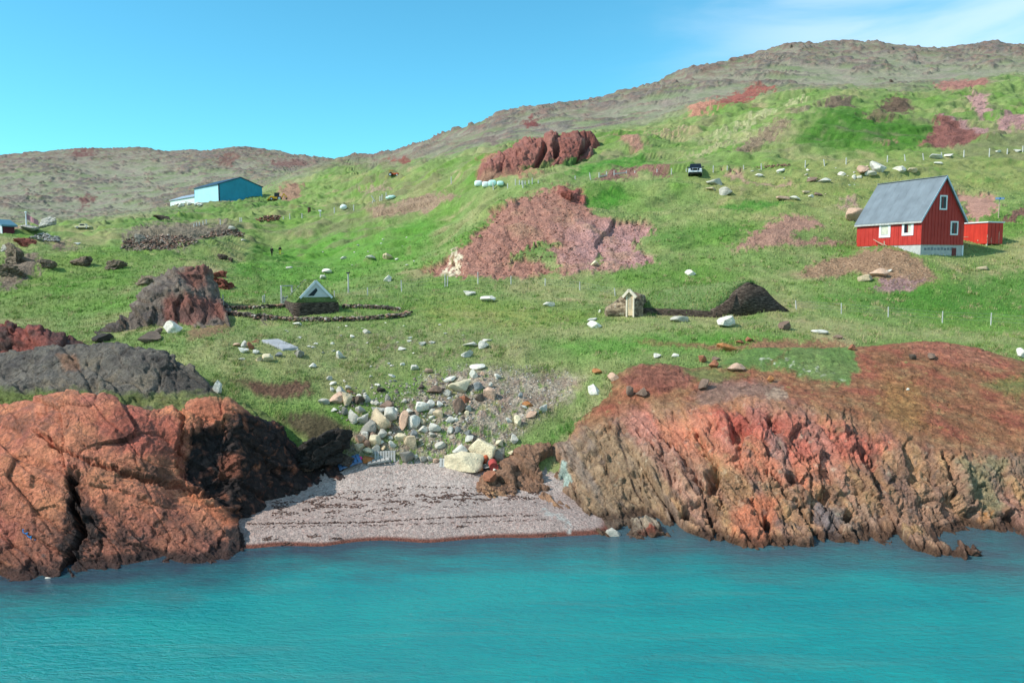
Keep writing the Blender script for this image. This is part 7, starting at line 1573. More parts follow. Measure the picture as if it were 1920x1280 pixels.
crop(800, 660, 5.335, [
    (405, 25, 112, 62, 'l', 'r', 'smooth grey white boulder on the grass edge above the gully'), (515, 148, 142, 42, 'w', 'f', 'long thin white slab lying above the cream block'), (460, 220, 78, 82, 'w', 'a', 'white stone with a dark side above the cream block'), (235, 278, 112, 50, 'w', 'f', 'flat bright white stone upper left of the cream block'), (345, 350, 204, 112, 'c', 'r', 'long cream white block lying high in the gully', dict(i=3)), (510, 348, 102, 76, 's', 'a', 'blue grey boulder touching the long cream block'), (718, 245, 76, 46, 'w', 'a', 'white stone with black underside on the right slope'), (548, 265, 46, 42, 't', 'r', 'little tan cobble above the blue grey boulder'),
    (82, 385, 148, 82, 'b', 'a', 'purple brown boulder left of the long cream block'), (205, 412, 78, 60, 'g', 'a', 'grey stone between the purple brown boulder and the cream block'), (622, 415, 108, 92, 'p', 'r', 'pinkish tan rounded boulder right of the blue grey one'), (530, 458, 92, 70, 'B', 'r', 'dark olive brown stone beside the pinkish tan one'), (375, 475, 96, 62, 'r', 'f', 'reddish brown flat stone resting on the rough grey one'), (315, 545, 128, 132, 'b', 'a', 'rough purple grey boulder under the reddish flat stone'), (412, 560, 72, 56, 'g', 'r', 'grey oval cobble right of the rough purple grey boulder'), (1000, 520, 102, 52, 'o', 'a', 'orange brown stone on the right side of the gully'), (975, 552, 60, 30, 'l', 'f', 'pale chip under the orange brown stone'), (1175, 570, 92, 72, 'l', 'r', 'grey white boulder on the right grassy edge'), (1060, 635, 112, 56, 'p', 'a', 'flat tan stone right of the cream oval'), (1105, 600, 40, 34, 'w', 'r', 'white cobble on the flat tan stone'), (915, 700, 72, 102, 'c', 'r', 'upright cream oval half hidden by grass on the right'), (830, 690, 72, 50, 'l', 'a', 'pale grey stone left of the cream oval'),
    (870, 880, 84, 82, 'g', 'a', 'grey angular stone beside the bright green bank'), (730, 910, 78, 58, 'c', 'r', 'cream stone behind the swirled grey boulder'), (555, 985, 260, 205, 'c', 'o', 'huge cream coloured block above the rusted drum', dict(i=1, depth=.8)), (370, 1115, 335, 152, 'c', 'o', 'broad cream slab lying at the foot of the huge cream block', dict(i=2, depth=.6)), (340, 990, 142, 92, 'l', 'a', 'light grey flat topped boulder on the broad cream slab'), (735, 1030, 112, 194, 'G', 'o', 'swirled grey gneiss boulder standing upright by the huge cream block', dict(i=4)), (640, 1105, 92, 62, 'l', 'a', 'pale grey stone between the two drums'),
    (310, 775, 62, 52, 's', 'a', 'blue grey stone in the lower middle of the gully'), (410, 815, 78, 62, 's', 'a', 'larger blue grey stone in the lower middle of the gully'), (431, 875, 92, 56, 'l', 'a', 'pale stone above the light grey flat topped boulder'), (235, 690, 84, 62, 'l', 'a', 'grey white stone left of gravel in the gully middle'), (130, 945, 102, 62, 'g', 'a', 'grey stone in gravel left of the light flat topped boulder'), (85, 1090, 62, 42, 'p', 'r', 'pinkish cobble right of the slatted crate side'), (860, 1010, 72, 42, 'c', 'a', 'cream chip above the brown shore rock'), (940, 440, 46, 52, 's', 'a', 'pale blue upright stone on the right slope'), (395, 615, 46, 42, 'c', 'r', 'cream cobble under the grey oval one'), (235, 780, 62, 62, 'l', 'a', 'pale stone in gravel below the grey white one'), (120, 525, 70, 52, 'l', 'a', 'broken pale stone right of the pale wedge'), (110, 620, 90, 70, 't', 'r', 'tan stone below the pale wedge on the right'), (285, 680, 40, 40, 'w', 'r', 'white cobble in gravel right of the grey white stone'), (690, 1180, 40, 30, 'w', 'r', 'white cobble hidden under the red drum')], GRP)
crop(640, 1080, 1, [], None)
# ---- meadow stones with a look or place of their own
crop(400, 500, 4.8, [
    (1035, 42, 102, 36, 'w', 'r', 'large white flat boulder on the lawn behind the church'), (990, 97, 52, 32, 'l', 'r', 'pale stone just below the large white flat boulder'), (678, 8, 52, 22, 'l', 'f', 'pale flat stone on the lawn near the walkers path'), (1570, 112, 64, 54, 'w', 'a', 'white stone with a dark top above the fence left of the scree hill'), (260, 755, 78, 42, 'w', 'r', 'white stone left of the concrete slab, largest of the row'), (375, 770, 62, 36, 'l', 'r', 'grey white stone below the concrete slab on its left'), (265, 705, 52, 60, 'l', 'a', 'slanting pale stone left of the red pointed rock'), (340, 718, 58, 66, 'r', 'a', 'dark red pointed rock left of the concrete slab', dict(name='boulder')), (210, 705, 76, 26, 'p', 'f', 'flat pinkish stone behind the white one left of the slab'), (490, 828, 92, 62, 'c', 'r', 'big cream round boulder below the concrete slab'), (415, 832, 62, 46, 't', 'r', 'tan stone touching the big cream round boulder'), (585, 795, 58, 36, 's', 'r', 'blue grey stone below the middle of the slab'), (770, 790, 108, 66, 'G', 'a', 'dark grey block right of the concrete slab'), (1370, 583, 66, 42, 'g', 'a', 'grey stone in grass below the right end of the ring wall'), (1870, 697, 66, 36, 'g', 'r', 'grey oval stone in the middle of the meadow'), (1697, 740, 66, 24, 'w', 'f', 'flat white stone in the middle of the meadow'), (750, 515, 66, 24, 'w', 'f', 'flat white stone right in front of the ring wall'), (250, 831, 52, 18, 'l', 'f', 'thin pale stone at the left end of the slab stones')], 'stones lying in the meadow')
crop(1100, 490, 4.8, [
    (60, 568, 116, 66, 'w', 'a', 'white boulder with a broad base left of the longhouse porch'), (58, 524, 104, 20, 'l', 'f', 'flat stone behind the white boulder left of the porch'), (830, 527, 146, 46, 'g', 'r', 'flat grey stone in dry grass before the longhouse'), (1265, 555, 146, 92, 'w', 'a', 'largest white boulder in front of the dark longhouse gable'), (1790, 590, 102, 74, 'b', 'a', 'grey brown boulder with a dark right side on the meadow'), (1290, 782, 190, 62, 'o', 'a', 'long orange brown rock on the cliff top grass', dict(depth=.5)), (1465, 705, 72, 42, 'r', 'r', 'small reddish rock above the orange brown one'), (1385, 728, 60, 30, 'r', 'r', 'low reddish rock left of the small reddish one'), (240, 465, 52, 26, 'w', 'r', 'white stone at the foot of the porch'), (300, 470, 28, 22, 'l', 'r', 'small pale stone at the foot of the porch'), (115, 452, 24, 26, 'w', 'r', 'small white stone left of the porch'), (1300, 490, 34, 20, 'w', 'r', 'small white stone at the foot of the dark gable'), (925, 102, 88, 52, 'w', 'a', 'white block on the grass above the longhouse roof'), (68, 24, 60, 36, 'c', 'f', 'leaning pale stone in the green patch of the scree hill', dict(tilt=-.5))], 'stones lying in the meadow')
crop(640, 240, 3, [(265, 725, 56, 32, 't', 'a', 'tan white stone on the lawn left of the scree hill'), (165, 729, 46, 20, 'l', 'r', 'low grey stone left of the tan white one on the lawn'), (10, 733, 32, 16, 'l', 'f', 'pale flat stone on the lawn above the church'), (713, 932, 62, 26, 'w', 'r', 'white domed stone below the middle fence, leftmost of three'), (828, 965, 88, 28, 'w', 'r', 'white flat stone below the middle fence, largest of three'), (1163, 995, 62, 22, 'w', 'r', 'white stone below the middle fence, rightmost of three'), (727, 1218, 78, 24, 'w', 'f', 'white slab above the gully, wider of a pair'), (797, 1221, 58, 38, 'l', 'a', 'tilted pale stone above the gully, right of the white slab'), (820, 1194, 48, 13, 'w', 'f', 'thin white stone behind the tilted pale one')], 'stones lying in the meadow')
crop(1270, 290, 4.465, [
    (318, 232, 132, 58, 'g', 'r', 'broad grey boulder below the car'), (405, 312, 108, 58, 'g', 'a', 'pointed grey brown boulder below the broad grey one'), (280, 287, 72, 24, 't', 'f', 'flat tan stone beside the pointed grey brown boulder'), (870, 133, 72, 24, 'w', 'f', 'white flat stone under the upper fence right of the track'), (690, 176, 62, 30, 'w', 'a', 'white stone in grass between the two arms of the track'), (1370, 163, 62, 36, 'w', 'a', 'bright white stone left of the big boulder group'), (1130, 212, 88, 36, 'b', 'a', 'brown angular stone in the roadside scatter'), (1235, 216, 96, 40, 'l', 'a', 'pale wide stone right of the brown angular one'), (980, 368, 76, 30, 'w', 'r', 'smooth white stone below the track'), (885, 369, 112, 28, 'p', 'f', 'flat pinkish rubble left of the smooth white stone'), (1117, 347, 46, 26, 'w', 'r', 'small white stone above the smooth white one'), (1170, 333, 72, 26, 'b', 'a', 'brownish stone right of the small white one'), (1080, 315, 66, 20, 't', 'f', 'flat tan stone at the end of the track'), (1560, 131, 112, 58, 'p', 'a', 'tan boulder at the left of the big boulder group'), (1668, 110, 122, 84, 'l', 'a', 'large pyramid shaped white grey boulder behind the house', dict(i=3)), (1612, 165, 88, 42, 'g', 'a', 'grey boulder in front of the big boulder group'), (1868, 128, 92, 50, 'w', 'r', 'white boulder right of the pyramid shaped one'), (1950, 133, 70, 34, 't', 'r', 'tan stone right of the white boulder under the fence'), (1478, 193, 36, 34, 'w', 'a', 'small white upright stone before the big boulder group'), (1527, 187, 42, 18, 'w', 'f', 'small white flat stone before the big boulder group')], 'stones along the upper road')
boulder(1600, 405, 29, 23, 'p', 'r', 'big pale pinkish boulder at the left end of the red house', 'stones along the upper road', tilt=.3)
for px, py, w, h, c, k, lab in ((1751, 294, 21, 8, 'l', 'r', 'grey white boulder at the upper fence, left of a close pair'), (1779, 292, 16, 5, 'w', 'f', 'white flat boulder at the upper fence, right of a close pair'), (1758, 306, 14, 3.5, 'w', 'f', 'thin white stone below the upper fence'), (1872, 284, 10, 4, 'w', 'r', 'small white stone by the upper fence near the right edge'), (1907, 283, 14, 5, 'w', 'r', 'white stone at the right edge of the upper fence'),
                               (433, 429, 12, 7, 'w', 'a', 'white stone on top of the ruined rubble walls'), (452, 450, 11, 4, 'l', 'f', 'pale flat stone right of the ruined rubble walls'), (145, 457, 10, 4, 'w', 'r', 'white stone on the bare ground left of the ruins'), (320, 614, 32, 23, 'w', 'a', 'big white boulder at the foot of the maroon crag'), (293, 622, 18, 11, 'B', 'a', 'dark stone left of the big white boulder at the crag'), (280, 634, 50, 16, 'B', 'a', 'long low dark rock in front of the crag'), (190, 636, 34, 14, 'k', 'a', 'blackish low rock at the left tip of the crag'),
                               (93, 1089, 19, 8, 'w', 'r', 'white stone washed by the water under the orange headland'), (408, 727, 16, 22, 'l', 'a', 'pale upright stone at the right end of the dark mound'), (1113, 731, 22, 15, 'w', 'a', 'white boulder on the grass left of the cliff top'), (1122, 697, 20, 8, 'o', 'r', 'orange brown stone on grass above the cliff corner'), (1322, 723, 20, 18, 'b', 'a', 'dark brown rock on the cliff scree'), (1385, 690, 30, 14, 'p', 'a', 'pale pinkish rock at the cliff top edge'), (1340, 683, 18, 14, 'r', 'a', 'red rock at the cliff top grass, right of a pair'), (1316, 674, 17, 12, 'r', 'a', 'red rock at the cliff top grass, left of a pair'), (1343, 673, 14, 6, 'b', 'f', 'flat dark chip behind the red rocks'), (1446, 712, 12, 11, 'o', 'a', 'small orange upright rock on the cliff scree'), (1233, 667, 14, 7, 'w', 'f', 'white flat stone in grass above the cliff, left of two'), (1266, 667, 12, 5, 'w', 'f', 'white flat stone in grass above the cliff, right of two'), (1917, 664, 14, 17, 'w', 'r', 'white boulder at the right edge on the cliff top meadow'),
                               (1573, 633, 18, 7, 'b', 'a', 'brown rock at the top of the red scree'), (1597, 652, 12, 10, 'r', 'a', 'dark red rock on the scree right of the green patch'), (1710, 670, 15, 9, 'B', 'a', 'dark rock on the red scree, left of two'), (1748, 669, 16, 10, 'b', 'a', 'brown rock on the red scree, right of two'), (1701, 730, 6, 4, 'w', 'a', 'tiny white stone in the middle of the red scree'), (1537, 623, 28, 7, 'l', 'f', 'flat whitish rock in the meadow above the scree'), (1205, 738, 22, 18, 'b', 'a', 'brown block on the cliff corner, right of two'), (1180, 736, 14, 18, 'b', 'a', 'brown block on the cliff corner, left of two'), (1150, 706, 22, 14, 'p', 'a', 'pale pink rock on the cliff corner'), (1652, 512, 34, 16, 'p', 'a', 'pinkish rock in the middle of the mound below the house'), (1625, 522, 24, 10, 't', 'f', 'flat tan rock left of the pinkish rock below the house'), (1670, 508, 10, 5, 'l', 'a', 'pale chip right of the pinkish rock below the house'), (1845, 503, 20, 5, 't', 'f', 'flat stone in the grass right of the mound below the house')):
    boulder(px, py, w, h, c, k, lab)
# shore rocks with a body of their own
for px, py, w, h, c, k, lab, kw in ((920, 897, 26, 18, 'r', 'a', 'reddish stone at the tip of the brown shore rock', {}), (612, 846, 120, 62, 'k', 'x', 'big black layered shore rock at the top left of the beach', dict(i=5, depth=.7, sink=.4)), (575, 872, 60, 30, 'b', 'x', 'brown shore rock under the black wall at the beach top', dict(i=6)), (640, 866, 44, 18, 'B', 'x', 'low dark rock beside the blue and white raft', dict(i=2)),
                                    (1150, 999, 26, 12, 'g', 'a', 'pale flat rock at the waterline under the cliff', {})):
    boulder(px, py, w, h, c, k, lab, None, name='shore_rock', cat='rock', **kw)
# outcrops on the left slope
for px, py, w, h, c, lab, kw in ((30, 480, 49.4, 28.8, 'y', 'dark slanting outcrop at the left edge, the largest on its slope', dict(i=0, tilt=-.5)), (18, 508, 49.4, 24.48, 'y', 'brown lower outcrop under the largest one at the left edge', dict(i=1, tilt=-.4)), (48, 488, 19, 8.64, 'y', 'small dark outcrop right of the largest at the left edge', dict(i=2)), (87, 495, 30.4, 14.4, 'y', 'dark grey rounded outcrop, second from the left edge', dict(i=3)), (150, 491, 41.8, 17.28, 'y', 'grey layered outcrop on the slope below the ruins', dict(i=4, tilt=-.3)), (217, 499, 36.1, 17.28, 'y', 'grey outcrop left of the slope path to the crag', dict(i=5)), (272, 527, 53.2, 18.72, 'y', 'low grey slanted outcrop above the maroon crag', dict(i=6, tilt=-.35)), (416, 532, 48, 22, 'r', 'maroon outcrop right of the crag top', dict(i=0, sink=.5)), (410, 515, 28, 12, 'r', 'smaller maroon outcrop above the other one right of the crag', dict(i=2, sink=.5)), (416, 482, 20, 9, 'B', 'dark low outcrop in the lawn left of the walkers', dict(i=3)), (432, 486, 9, 8, 'B', 'small dark rock beside the low outcrop left of the walkers', dict(i=4)), (43, 455, 38, 14, 'r', 'rusty red boulder on the far left slope', dict(i=5)), (14, 466, 20, 12, 'g', 'grey boulder left of the rusty red one', dict(i=6)), (85, 417, 34, 18, 'l', 'pale craggy outcrop beside the flagpole', dict(i=1)), (50, 427, 40, 10, 'l', 'low pale ledge left of the craggy outcrop', dict(i=2)), (262, 450, 26, 16, 'G', 'grey rock at the left end of the ruins', dict(i=3)), (300, 408, 30, 8, 'B', 'dark rock ridge left of the barn annex', dict(i=5)), (1062, 366, 20, 16, 'r', 'dark red knob on top of the scree hill', dict(i=4)), (1190, 110, 6, 6, 'B', 'dark boulder high on the mountain side', dict(i=2))):
    if py < 150: px, py = 1671, 152
    kw.setdefault('sink', .5); boulder(px, py, w, h, {'r': 'm'}.get(c, c), 'x', lab, 'rock outcrops on the hillside' if py > 300 else None, name='rock_outcrop', cat='outcrop', **kw)
# ---- small alike stones
def scatter(n, poly, lo, hi, cols, label, group, seed, flat=.42):
    r = np.random.default_rng(seed); P = np.array(poly); k = 0
    while k < n:
        x, y = r.uniform(P[:, 0].min(), P[:, 0].max()), r.uniform(P[:, 1].min(), P[:, 1].max())
        if polysd(np.array([x]), np.array([y]), poly)[0] < 0: continue
        w = lo + (hi - lo) * r.random() ** 2.2; boulder(x, y, w, w * r.uniform(flat * .7, flat * 1.5), cols[r.integers(len(cols))], 'raf'[r.integers(3)], label, group, name='stone', cat='stone'); k += 1
scatter(34, [(470, 610), (640, 605), (820, 605), (900, 640), (880, 680), (700, 690), (520, 650)], 4, 9, 'wlwg', 'small pale stone scattered in the grass between ring wall and gully', 'small pale stones in the near meadow', 71)
scatter(22, [(640, 690), (900, 690), (1010, 740), (1000, 800), (900, 830), (760, 800), (600, 730)], 4, 9, 'wlgtp', 'small cobble lying among gravel and grass in the gully', 'cobbles in the gully', 72, .7)
scatter(22, [(1380, 310), (1640, 310), (1640, 335), (1560, 372), (1430, 350)], 3, 8, 'wlt', 'small pale stone in the scatter along the upper track', 'small pale stones by the upper track', 73)
scatter(14, [(540, 470), (780, 440), (800, 490), (640, 530), (560, 500)], 3, 7, 'wl', 'small white stone dotted on the lawn left of the scree hill', 'small white stones on the lawn', 74)
scatter(13, [(330, 378), (390, 376), (388, 384), (335, 386)], 4, 9, 'wl', 'white stone in the row under the barn annex', 'white stones under the barn annex', 75, .6)
# ---- uncountable: rubble, gravel, weed, grass
def area_pts(n, poly, seed, jitter=None):
    r = np.random.default_rng(seed); P = np.array(poly, float); out = []
    while len(out) < n:
        x = r.uniform(P[:, 0].min(), P[:, 0].max(), n * 2); y = r.uniform(P[:, 1].min(), P[:, 1].max(), n * 2); ok = polysd(x, y, poly) > 0
        out += list(zip(x[ok], y[ok]))
    return out[:n], r
def heap(name, n, poly, s0, s1, cols, label, seed, stuff=True, lift=0.0, flat=.6):
    P, r = area_pts(n, poly, seed); pl = []
    for x, y in P:
        try: f = hit(x, y)
        except ValueError: continue
        k = f[1] / F; s = (s0 + (s1 - s0) * r.random() ** 2) * k; pl.append((f[0], f[1], f[2] + s * .2 + lift * k * r.random(), s, s * .8, s * flat))
    o = stone_heap(name, pl, cols, seed=seed); tag(o, label, name.replace('_', ' '), None, 'stuff' if stuff else None); return o
heap('rubble', 900, [(225, 468), (232, 452), (262, 444), (300, 443), (340, 444), (372, 452), (368, 458), (320, 468), (260, 472)], 1.2, 3.2, REDST + DARKST, 'bank of tumbled brown stones from the ruined walls', 501, True, 3)
heap('rubble', 330, [(372, 446), (400, 434), (440, 430), (458, 440), (452, 446), (420, 440), (385, 448)], 1.0, 2.6, REDST + DARKST, 'thin curved line of tumbled stones at the right of the ruins', 502, True, 2)
heap('rubble', 150, [(52, 446), (75, 440), (112, 444), (112, 455), (85, 454)], 1.6, 4.0, [alb(200, 196, 188), alb(170, 166, 160), alb(130, 122, 116)], 'heap of pale stones on the far left slope', 503, True, 3)
heap('rubble', 160, [(478, 412), (500, 406), (528, 407), (522, 414), (490, 417)], 1.2, 3.0, [alb(170, 110, 90), alb(110, 80, 70), alb(196, 160, 140), alb(80, 60, 54)], 'heap of reddish stones beside the little post row', 504, True, 3)
heap('rubble', 60, [(1418, 313), (1480, 308), (1482, 312), (1420, 316)], 1.4, 2.6, [alb(170, 130, 110), alb(140, 110, 96)], 'line of small brown stones along the upper fence', 505, True, 1)
heap('gravel', 4200, [(640, 860), (690, 790), (760, 730), (790, 695), (880, 680), (1000, 684), (1080, 700), (1070, 740), (1010, 790), (960, 830), (940, 868), (860, 862), (800, 868)], .7, 2.3, [alb(196, 186, 172), alb(170, 150, 136), alb(210, 205, 196), alb(150, 130, 116), alb(176, 160, 150)], 'loose gravel and cobbles strewn through the grassy gully', 511, True, 0, .6)
heap('scree', 900, [(805, 508), (850, 482), (885, 455), (935, 395), (985, 365), (1085, 360), (1120, 412), (1210, 420), (1222, 435), (1195, 455), (1225, 490), (1150, 508), (1050, 513), (930, 520)], .8, 2.6, [alb(176, 122, 102), alb(146, 96, 80), alb(188, 144, 130), alb(120, 84, 74)], 'loose reddish stones covering the scree hill', 512, True, 0, .55)
heap('scree', 1500, [(1620, 660), (1760, 645), (1900, 690), (1920, 720), (1920, 840), (1760, 830), (1680, 800), (1600, 770), (1600, 730)], .6, 1.7, [alb(178, 120, 88), alb(150, 98, 72), alb(194, 150, 110), alb(130, 88, 66)], 'small orange brown stones covering the cliff top', 513, True, 0, .55)
heap('scree', 700, [(1495, 518), (1560, 487), (1690, 470), (1740, 505), (1750, 522), (1700, 544), (1650, 538), (1600, 512)], .7, 2.0, [alb(176, 140, 112), alb(150, 116, 96), alb(196, 170, 146)], 'stony bare ground on the mound below the red house', 514, True, 0, .5)
heap('rubble', 420, [(610, 740), (700, 720), (830, 700), (900, 740), (880, 800), (820, 850), (700, 800), (640, 790)], 1.8, 5.0, [alb(190, 186, 176), alb(160, 154, 146), alb(206, 194, 172), alb(140, 124, 114), alb(176, 158, 142)], 'small angular stones filling the gaps between the gully boulders', 515, True, 0, .7)
def seaweed():
    r = np.random.default_rng(77); pl = []
    L1 = lambda x: np.interp(x, [480, 686, 858, 1006], [982, 979, 969, 965]); L2 = lambda x: np.interp(x, [480, 720, 1023], [988, 984, 974]); L3 = lambda x: np.interp(x, [560, 676, 789, 930], [934, 922, 912, 918])
    def add(x, y, s):
        try: f = hit(x, y)
        except ValueError: return
        pl.append((f[0], f[1], f[2] + .012, s, s * .35, .022))
    for i in range(360): x = r.uniform(462, 1006); add(x, L1(x) + r.normal(0, .9), r.uniform(.04, .09))
    for i in range(150): x = r.uniform(470, 1023); add(x, L2(x) + r.normal(0, .8), r.uniform(.03, .07))
    for i in range(110): x = r.uniform(600, 930); add(x, L3(x) + r.normal(0, .9), r.uniform(.04, .10))
    k = 0
    while k < 1300:
        x = r.uniform(510, 1010); y = np.interp(x, [510, 760, 1010], [955, 938, 925]) + r.normal(0, 11 if x < 760 else 7); 
        if noise2(x / 34.0, y / 7.0, 5) + .35 * noise2(x / 9.0, y / 3.0, 6) > .05: add(x, y, r.uniform(.03, .11)); k += 1
    for cx, cy in ((503, 1010), (540, 1020), (632, 1010), (583, 1006), (1030, 1004), (866, 987)):
        for i in range(14): add(cx + r.normal(0, 7), cy + r.normal(0, 1.6), r.uniform(.05, .13))
    o = stone_heap('seaweed', pl, [alb(104, 78, 68), alb(84, 62, 54), alb(124, 96, 84)], seed=78); tag(o, 'dark dried seaweed in lines and scraps along the shingle', 'seaweed', None, 'stuff')
seaweed()
def grass_tufts(n, seed, name='grass'):
    """short tufts over the near slopes, tinted like the turf below them"""
    r = np.random.default_rng(seed); Pv = P1.reshape(-1, 3); cv = TC.reshape(-1, 3); gm = GRASSM.ravel(); Y = Pv[:, 1]
    vis = (gm > .45) & (Y > 42) & (Y < 112) & (TPX.ravel() > -60) & (TPX.ravel() < 1980)
    ids = np.nonzero(vis)[0]; ids = r.choice(ids, n); b = Pv[ids] + r.normal(0, 1, (n, 3)) * np.array([.09, .12, .0]) * (Y[ids] / 60)[:, None]
    tall = .5 + .5 * np.clip(fbm2(b[:, 0] / 3.0, b[:, 1] / 3.0, 3, 601) + .5, 0, 1.4); h = r.uniform(.09, .24, n) * tall * np.clip(Y[ids] / 58, .85, 1.25); w = r.uniform(.014, .034, n) * np.clip(Y[ids] / 50, .9, 1.8)
    V = []; Fc = []; Cc = []
    for k in range(2):
        th = r.uniform(0, PI, n); dx = np.stack([np.cos(th), np.sin(th), np.zeros(n)], -1) * w[:, None]; off = r.normal(0, .05, (n, 3)) * np.array([1, 1, 0]); lean = r.normal(0, .30, (n, 3)) * h[:, None] * np.array([1, 1, 0]) + np.array([.12, .05, 0]) * h[:, None]
        a = b + off - dx; c = b + off + dx; t = b + off + lean + np.array([0, 0, 1.0]) * h[:, None]; a[:, 2] -= .04; c[:, 2] -= .04
        V.append(np.stack([a, c, t], 1).reshape(-1, 3)); f = r.uniform(.95, 1.45, n)[:, None]; col = cv[ids] * f; dry = (r.random(n) < .10)[:, None]; col = np.where(dry, col * .45 + alb(176, 166, 118) * .55, col)
        Cc.append(np.repeat(col, 3, 0))
    V = np.vstack(V); m = NT('grass_blades'); m.base(m.attr('Col')); m.rough(.7); m.b.inputs['Specular IOR Level'].default_value = .15
    o = link(name, mesh_from(name, V, np.arange(len(V)).reshape(-1, 3), m.m, False, np.vstack(Cc))); tag(o, 'short green and dry grass growing over the near slopes', 'grass', None, 'stuff')
grass_tufts(110000, 91)
def sod_tufts(host, n, seed, zmin):
    """long grass growing on a turf roof, part of the building"""
    r = np.random.default_rng(seed); me = host.data; par = host.parent; co = np.array([v.co[:] for v in me.vertices]); nz = np.array([v.normal.z for v in me.vertices]); ok = np.nonzero((nz > .15) & (co[:, 2] > zmin))[0]; b = co[r.choice(ok, n)] + r.normal(0, .09, (n, 3)) * np.array([1, 1, .2])
    h = r.uniform(.10, .26, n); w = r.uniform(.015, .03, n); th = r.uniform(0, PI, n); dx = np.stack([np.cos(th), np.sin(th), 0 * th], -1) * w[:, None]; t_ = b + r.normal(0, .3, (n, 3)) * h[:, None] * np.array([1, 1, .3]) + np.array([.1, -.1, 1.0]) * h[:, None]
    V = np.stack([b - dx, b + dx, t_], 1).reshape(-1, 3); C = np.where((r.random(n) < .35)[:, None], alb(160, 156, 100), alb(112, 150, 70)) * r.uniform(.6, 1.3, n)[:, None]
    m = bpy.data.materials['grass_blades']; o = link('roof_grass', mesh_from('roof_grass', V, np.arange(len(V)).reshape(-1, 3), m, False, np.repeat(C, 3, 0)), par); o['kind'] = 'stuff'
def clumps(n, seed):
    r = np.random.default_rng(seed); Pv = P1.reshape(-1, 3); cv = TC.reshape(-1, 3); Y = Pv[:, 1]
    w_ = (GRASSM.ravel() > .5) & (Y > 43) & (Y < 92) & (fbm2(Pv[:, 0] / 2.6, Pv[:, 1] / 2.6, 4, 611) > .16); ids = np.nonzero(w_)[0]; c_ = Pv[r.choice(ids, n // 14)]; ci = cv[r.choice(ids, n // 14)]
    k = r.integers(len(c_), size=n); b = c_[k] + r.normal(0, .10, (n, 3)) * np.array([1, 1, 0]); h = r.uniform(.16, .38, n); th = r.uniform(0, PI, n); w = .016 * np.clip(b[:, 1] / 50, .9, 1.6); dx = np.stack([np.cos(th), np.sin(th), 0 * th], -1) * w[:, None]
    b[:, 2] -= .05; t_ = b + r.normal(0, .4, (n, 3)) * h[:, None] * np.array([1, 1, 0]) + np.array([.15, 0, 1]) * h[:, None]
    dry = (r.random(len(c_)) < .38)[k][:, None]; col = np.where(dry, alb(186, 172, 126), np.where((r.random(len(c_)) < .5)[k][:, None], alb(92, 132, 52), alb(140, 160, 84))) * r.uniform(.75, 1.3, n)[:, None]
    o = link('grass_clumps', mesh_from('grass_clumps', np.stack([b - dx, b + dx, t_], 1).reshape(-1, 3), np.arange(3 * n).reshape(-1, 3), bpy.data.materials['grass_blades'], False, np.repeat(col, 3, 0))); tag(o, 'taller clumps of green and straw coloured grass on the near slopes', 'grass', None, 'stuff')
clumps(70000, 97)
sod_tufts(bpy.data.objects['grass_mound'], 5200, 95, -.3); sod_tufts(bpy.data.objects['sod_roof'], 1500, 96, .9)
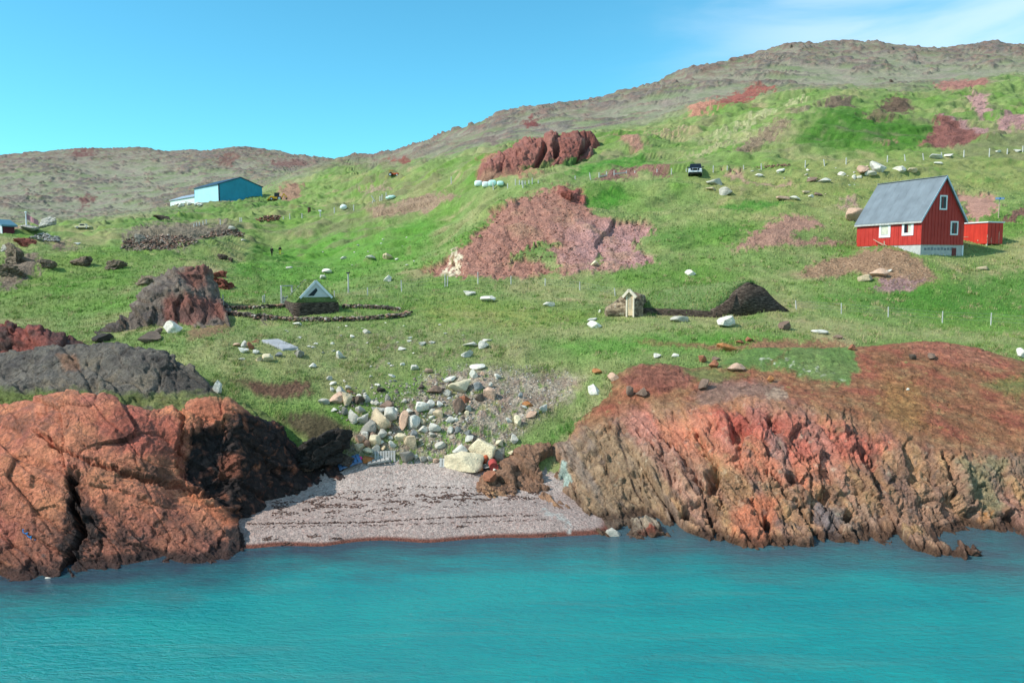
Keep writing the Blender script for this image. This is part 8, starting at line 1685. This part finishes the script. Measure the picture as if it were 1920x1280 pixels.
# ------------------------------------------------------------------ sky and sun
SUN = Vector((-.95, -.30, 0)).normalized(); ELEV = R(42)
def world():
    w = bpy.data.worlds.new('World'); SC.world = w; w.use_nodes = True; t = w.node_tree; t.nodes.clear()
    out = t.nodes.new('ShaderNodeOutputWorld'); bg = t.nodes.new('ShaderNodeBackground'); t.links.new(bg.outputs[0], out.inputs[0])
    sky = t.nodes.new('ShaderNodeTexSky'); sky.sky_type = 'NISHITA'; sky.sun_disc = False
    sky.sun_elevation = ELEV; sky.sun_rotation = math.atan2(SUN.x, SUN.y); sky.air_density = 1.0; sky.dust_density = .2; sky.ozone_density = 2.0
    tint = t.nodes.new('ShaderNodeMix'); tint.data_type = 'RGBA'; tint.blend_type = 'MULTIPLY'; tint.inputs[0].default_value = 1.0
    t.links.new(sky.outputs[0], tint.inputs[6]); tint.inputs[7].default_value = (*SKYTINT, 1)
    # thin high cloud on the right
    tc_ = t.nodes.new('ShaderNodeTexCoord'); mp = t.nodes.new('ShaderNodeMapping'); mp.inputs['Scale'].default_value = (2.2, 1.5, 9.0); mp.inputs['Rotation'].default_value = (0, R(-8), 0)
    t.links.new(tc_.outputs['Generated'], mp.inputs[0])
    nz = t.nodes.new('ShaderNodeTexNoise'); nz.inputs['Scale'].default_value = 1.6; nz.inputs['Detail'].default_value = 6; nz.inputs['Roughness'].default_value = .5; nz.inputs['Distortion'].default_value = .4
    t.links.new(mp.outputs[0], nz.inputs['Vector'])
    sx = t.nodes.new('ShaderNodeSeparateXYZ'); t.links.new(tc_.outputs['Generated'], sx.inputs[0])
    def mr(v, a, b, c, d):
        x = t.nodes.new('ShaderNodeMapRange'); x.interpolation_type = 'SMOOTHSTEP'; t.links.new(v, x.inputs[0])
        for i, k in enumerate((a, b, c, d)): x.inputs[i + 1].default_value = k
        return x.outputs[0]
    def mul(a, b):
        x = t.nodes.new('ShaderNodeMath'); x.operation = 'MULTIPLY'; t.links.new(a, x.inputs[0])
        if isinstance(b, float): x.inputs[1].default_value = b
        else: t.links.new(b, x.inputs[1])
        return x.outputs[0]
    side = mr(sx.outputs[0], .06, .42, 0, 1); f1 = mul(mul(mr(nz.outputs[0], .30, .62, .12, 1), side), .58)
    back = mul(mr(sx.outputs[1], .1, -.6, 0, .8), mr(nz.outputs[0], .30, .70, .12, .8)); mx = t.nodes.new('ShaderNodeMath'); mx.operation = 'MAXIMUM'; t.links.new(f1, mx.inputs[0]); t.links.new(back, mx.inputs[1]); f = mx.outputs[0]  # unseen bright veil behind the camera, added to fill the shaded faces
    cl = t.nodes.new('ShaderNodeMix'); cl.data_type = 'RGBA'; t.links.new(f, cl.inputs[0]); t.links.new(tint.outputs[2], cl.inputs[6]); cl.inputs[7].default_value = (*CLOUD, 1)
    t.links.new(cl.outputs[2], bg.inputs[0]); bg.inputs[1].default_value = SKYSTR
SKYSTR = .15
SKYTINT = (.50, 1.27, 1.30)
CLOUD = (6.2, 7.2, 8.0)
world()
sl = bpy.data.lights.new('sun', 'SUN'); so = bpy.data.objects.new('sun', sl); COL.objects.link(so)
sl.energy = 5.0; sl.angle = R(.53); sl.color = (1.0, .955, .88)
d = Vector((SUN.x * math.cos(ELEV), SUN.y * math.cos(ELEV), math.sin(ELEV)))
so.rotation_euler = d.to_track_quat('Z', 'Y').to_euler(); so.location = (-40, -10, 60)
SC.view_settings.view_transform = 'Standard'; SC.view_settings.look = 'None'; SC.view_settings.exposure = 0.06; SC.view_settings.gamma = 1.0
SC.view_settings.use_curve_mapping = False
SC.render.engine = 'CYCLES'; SC.cycles.max_bounces = 5; SC.cycles.use_denoising = True
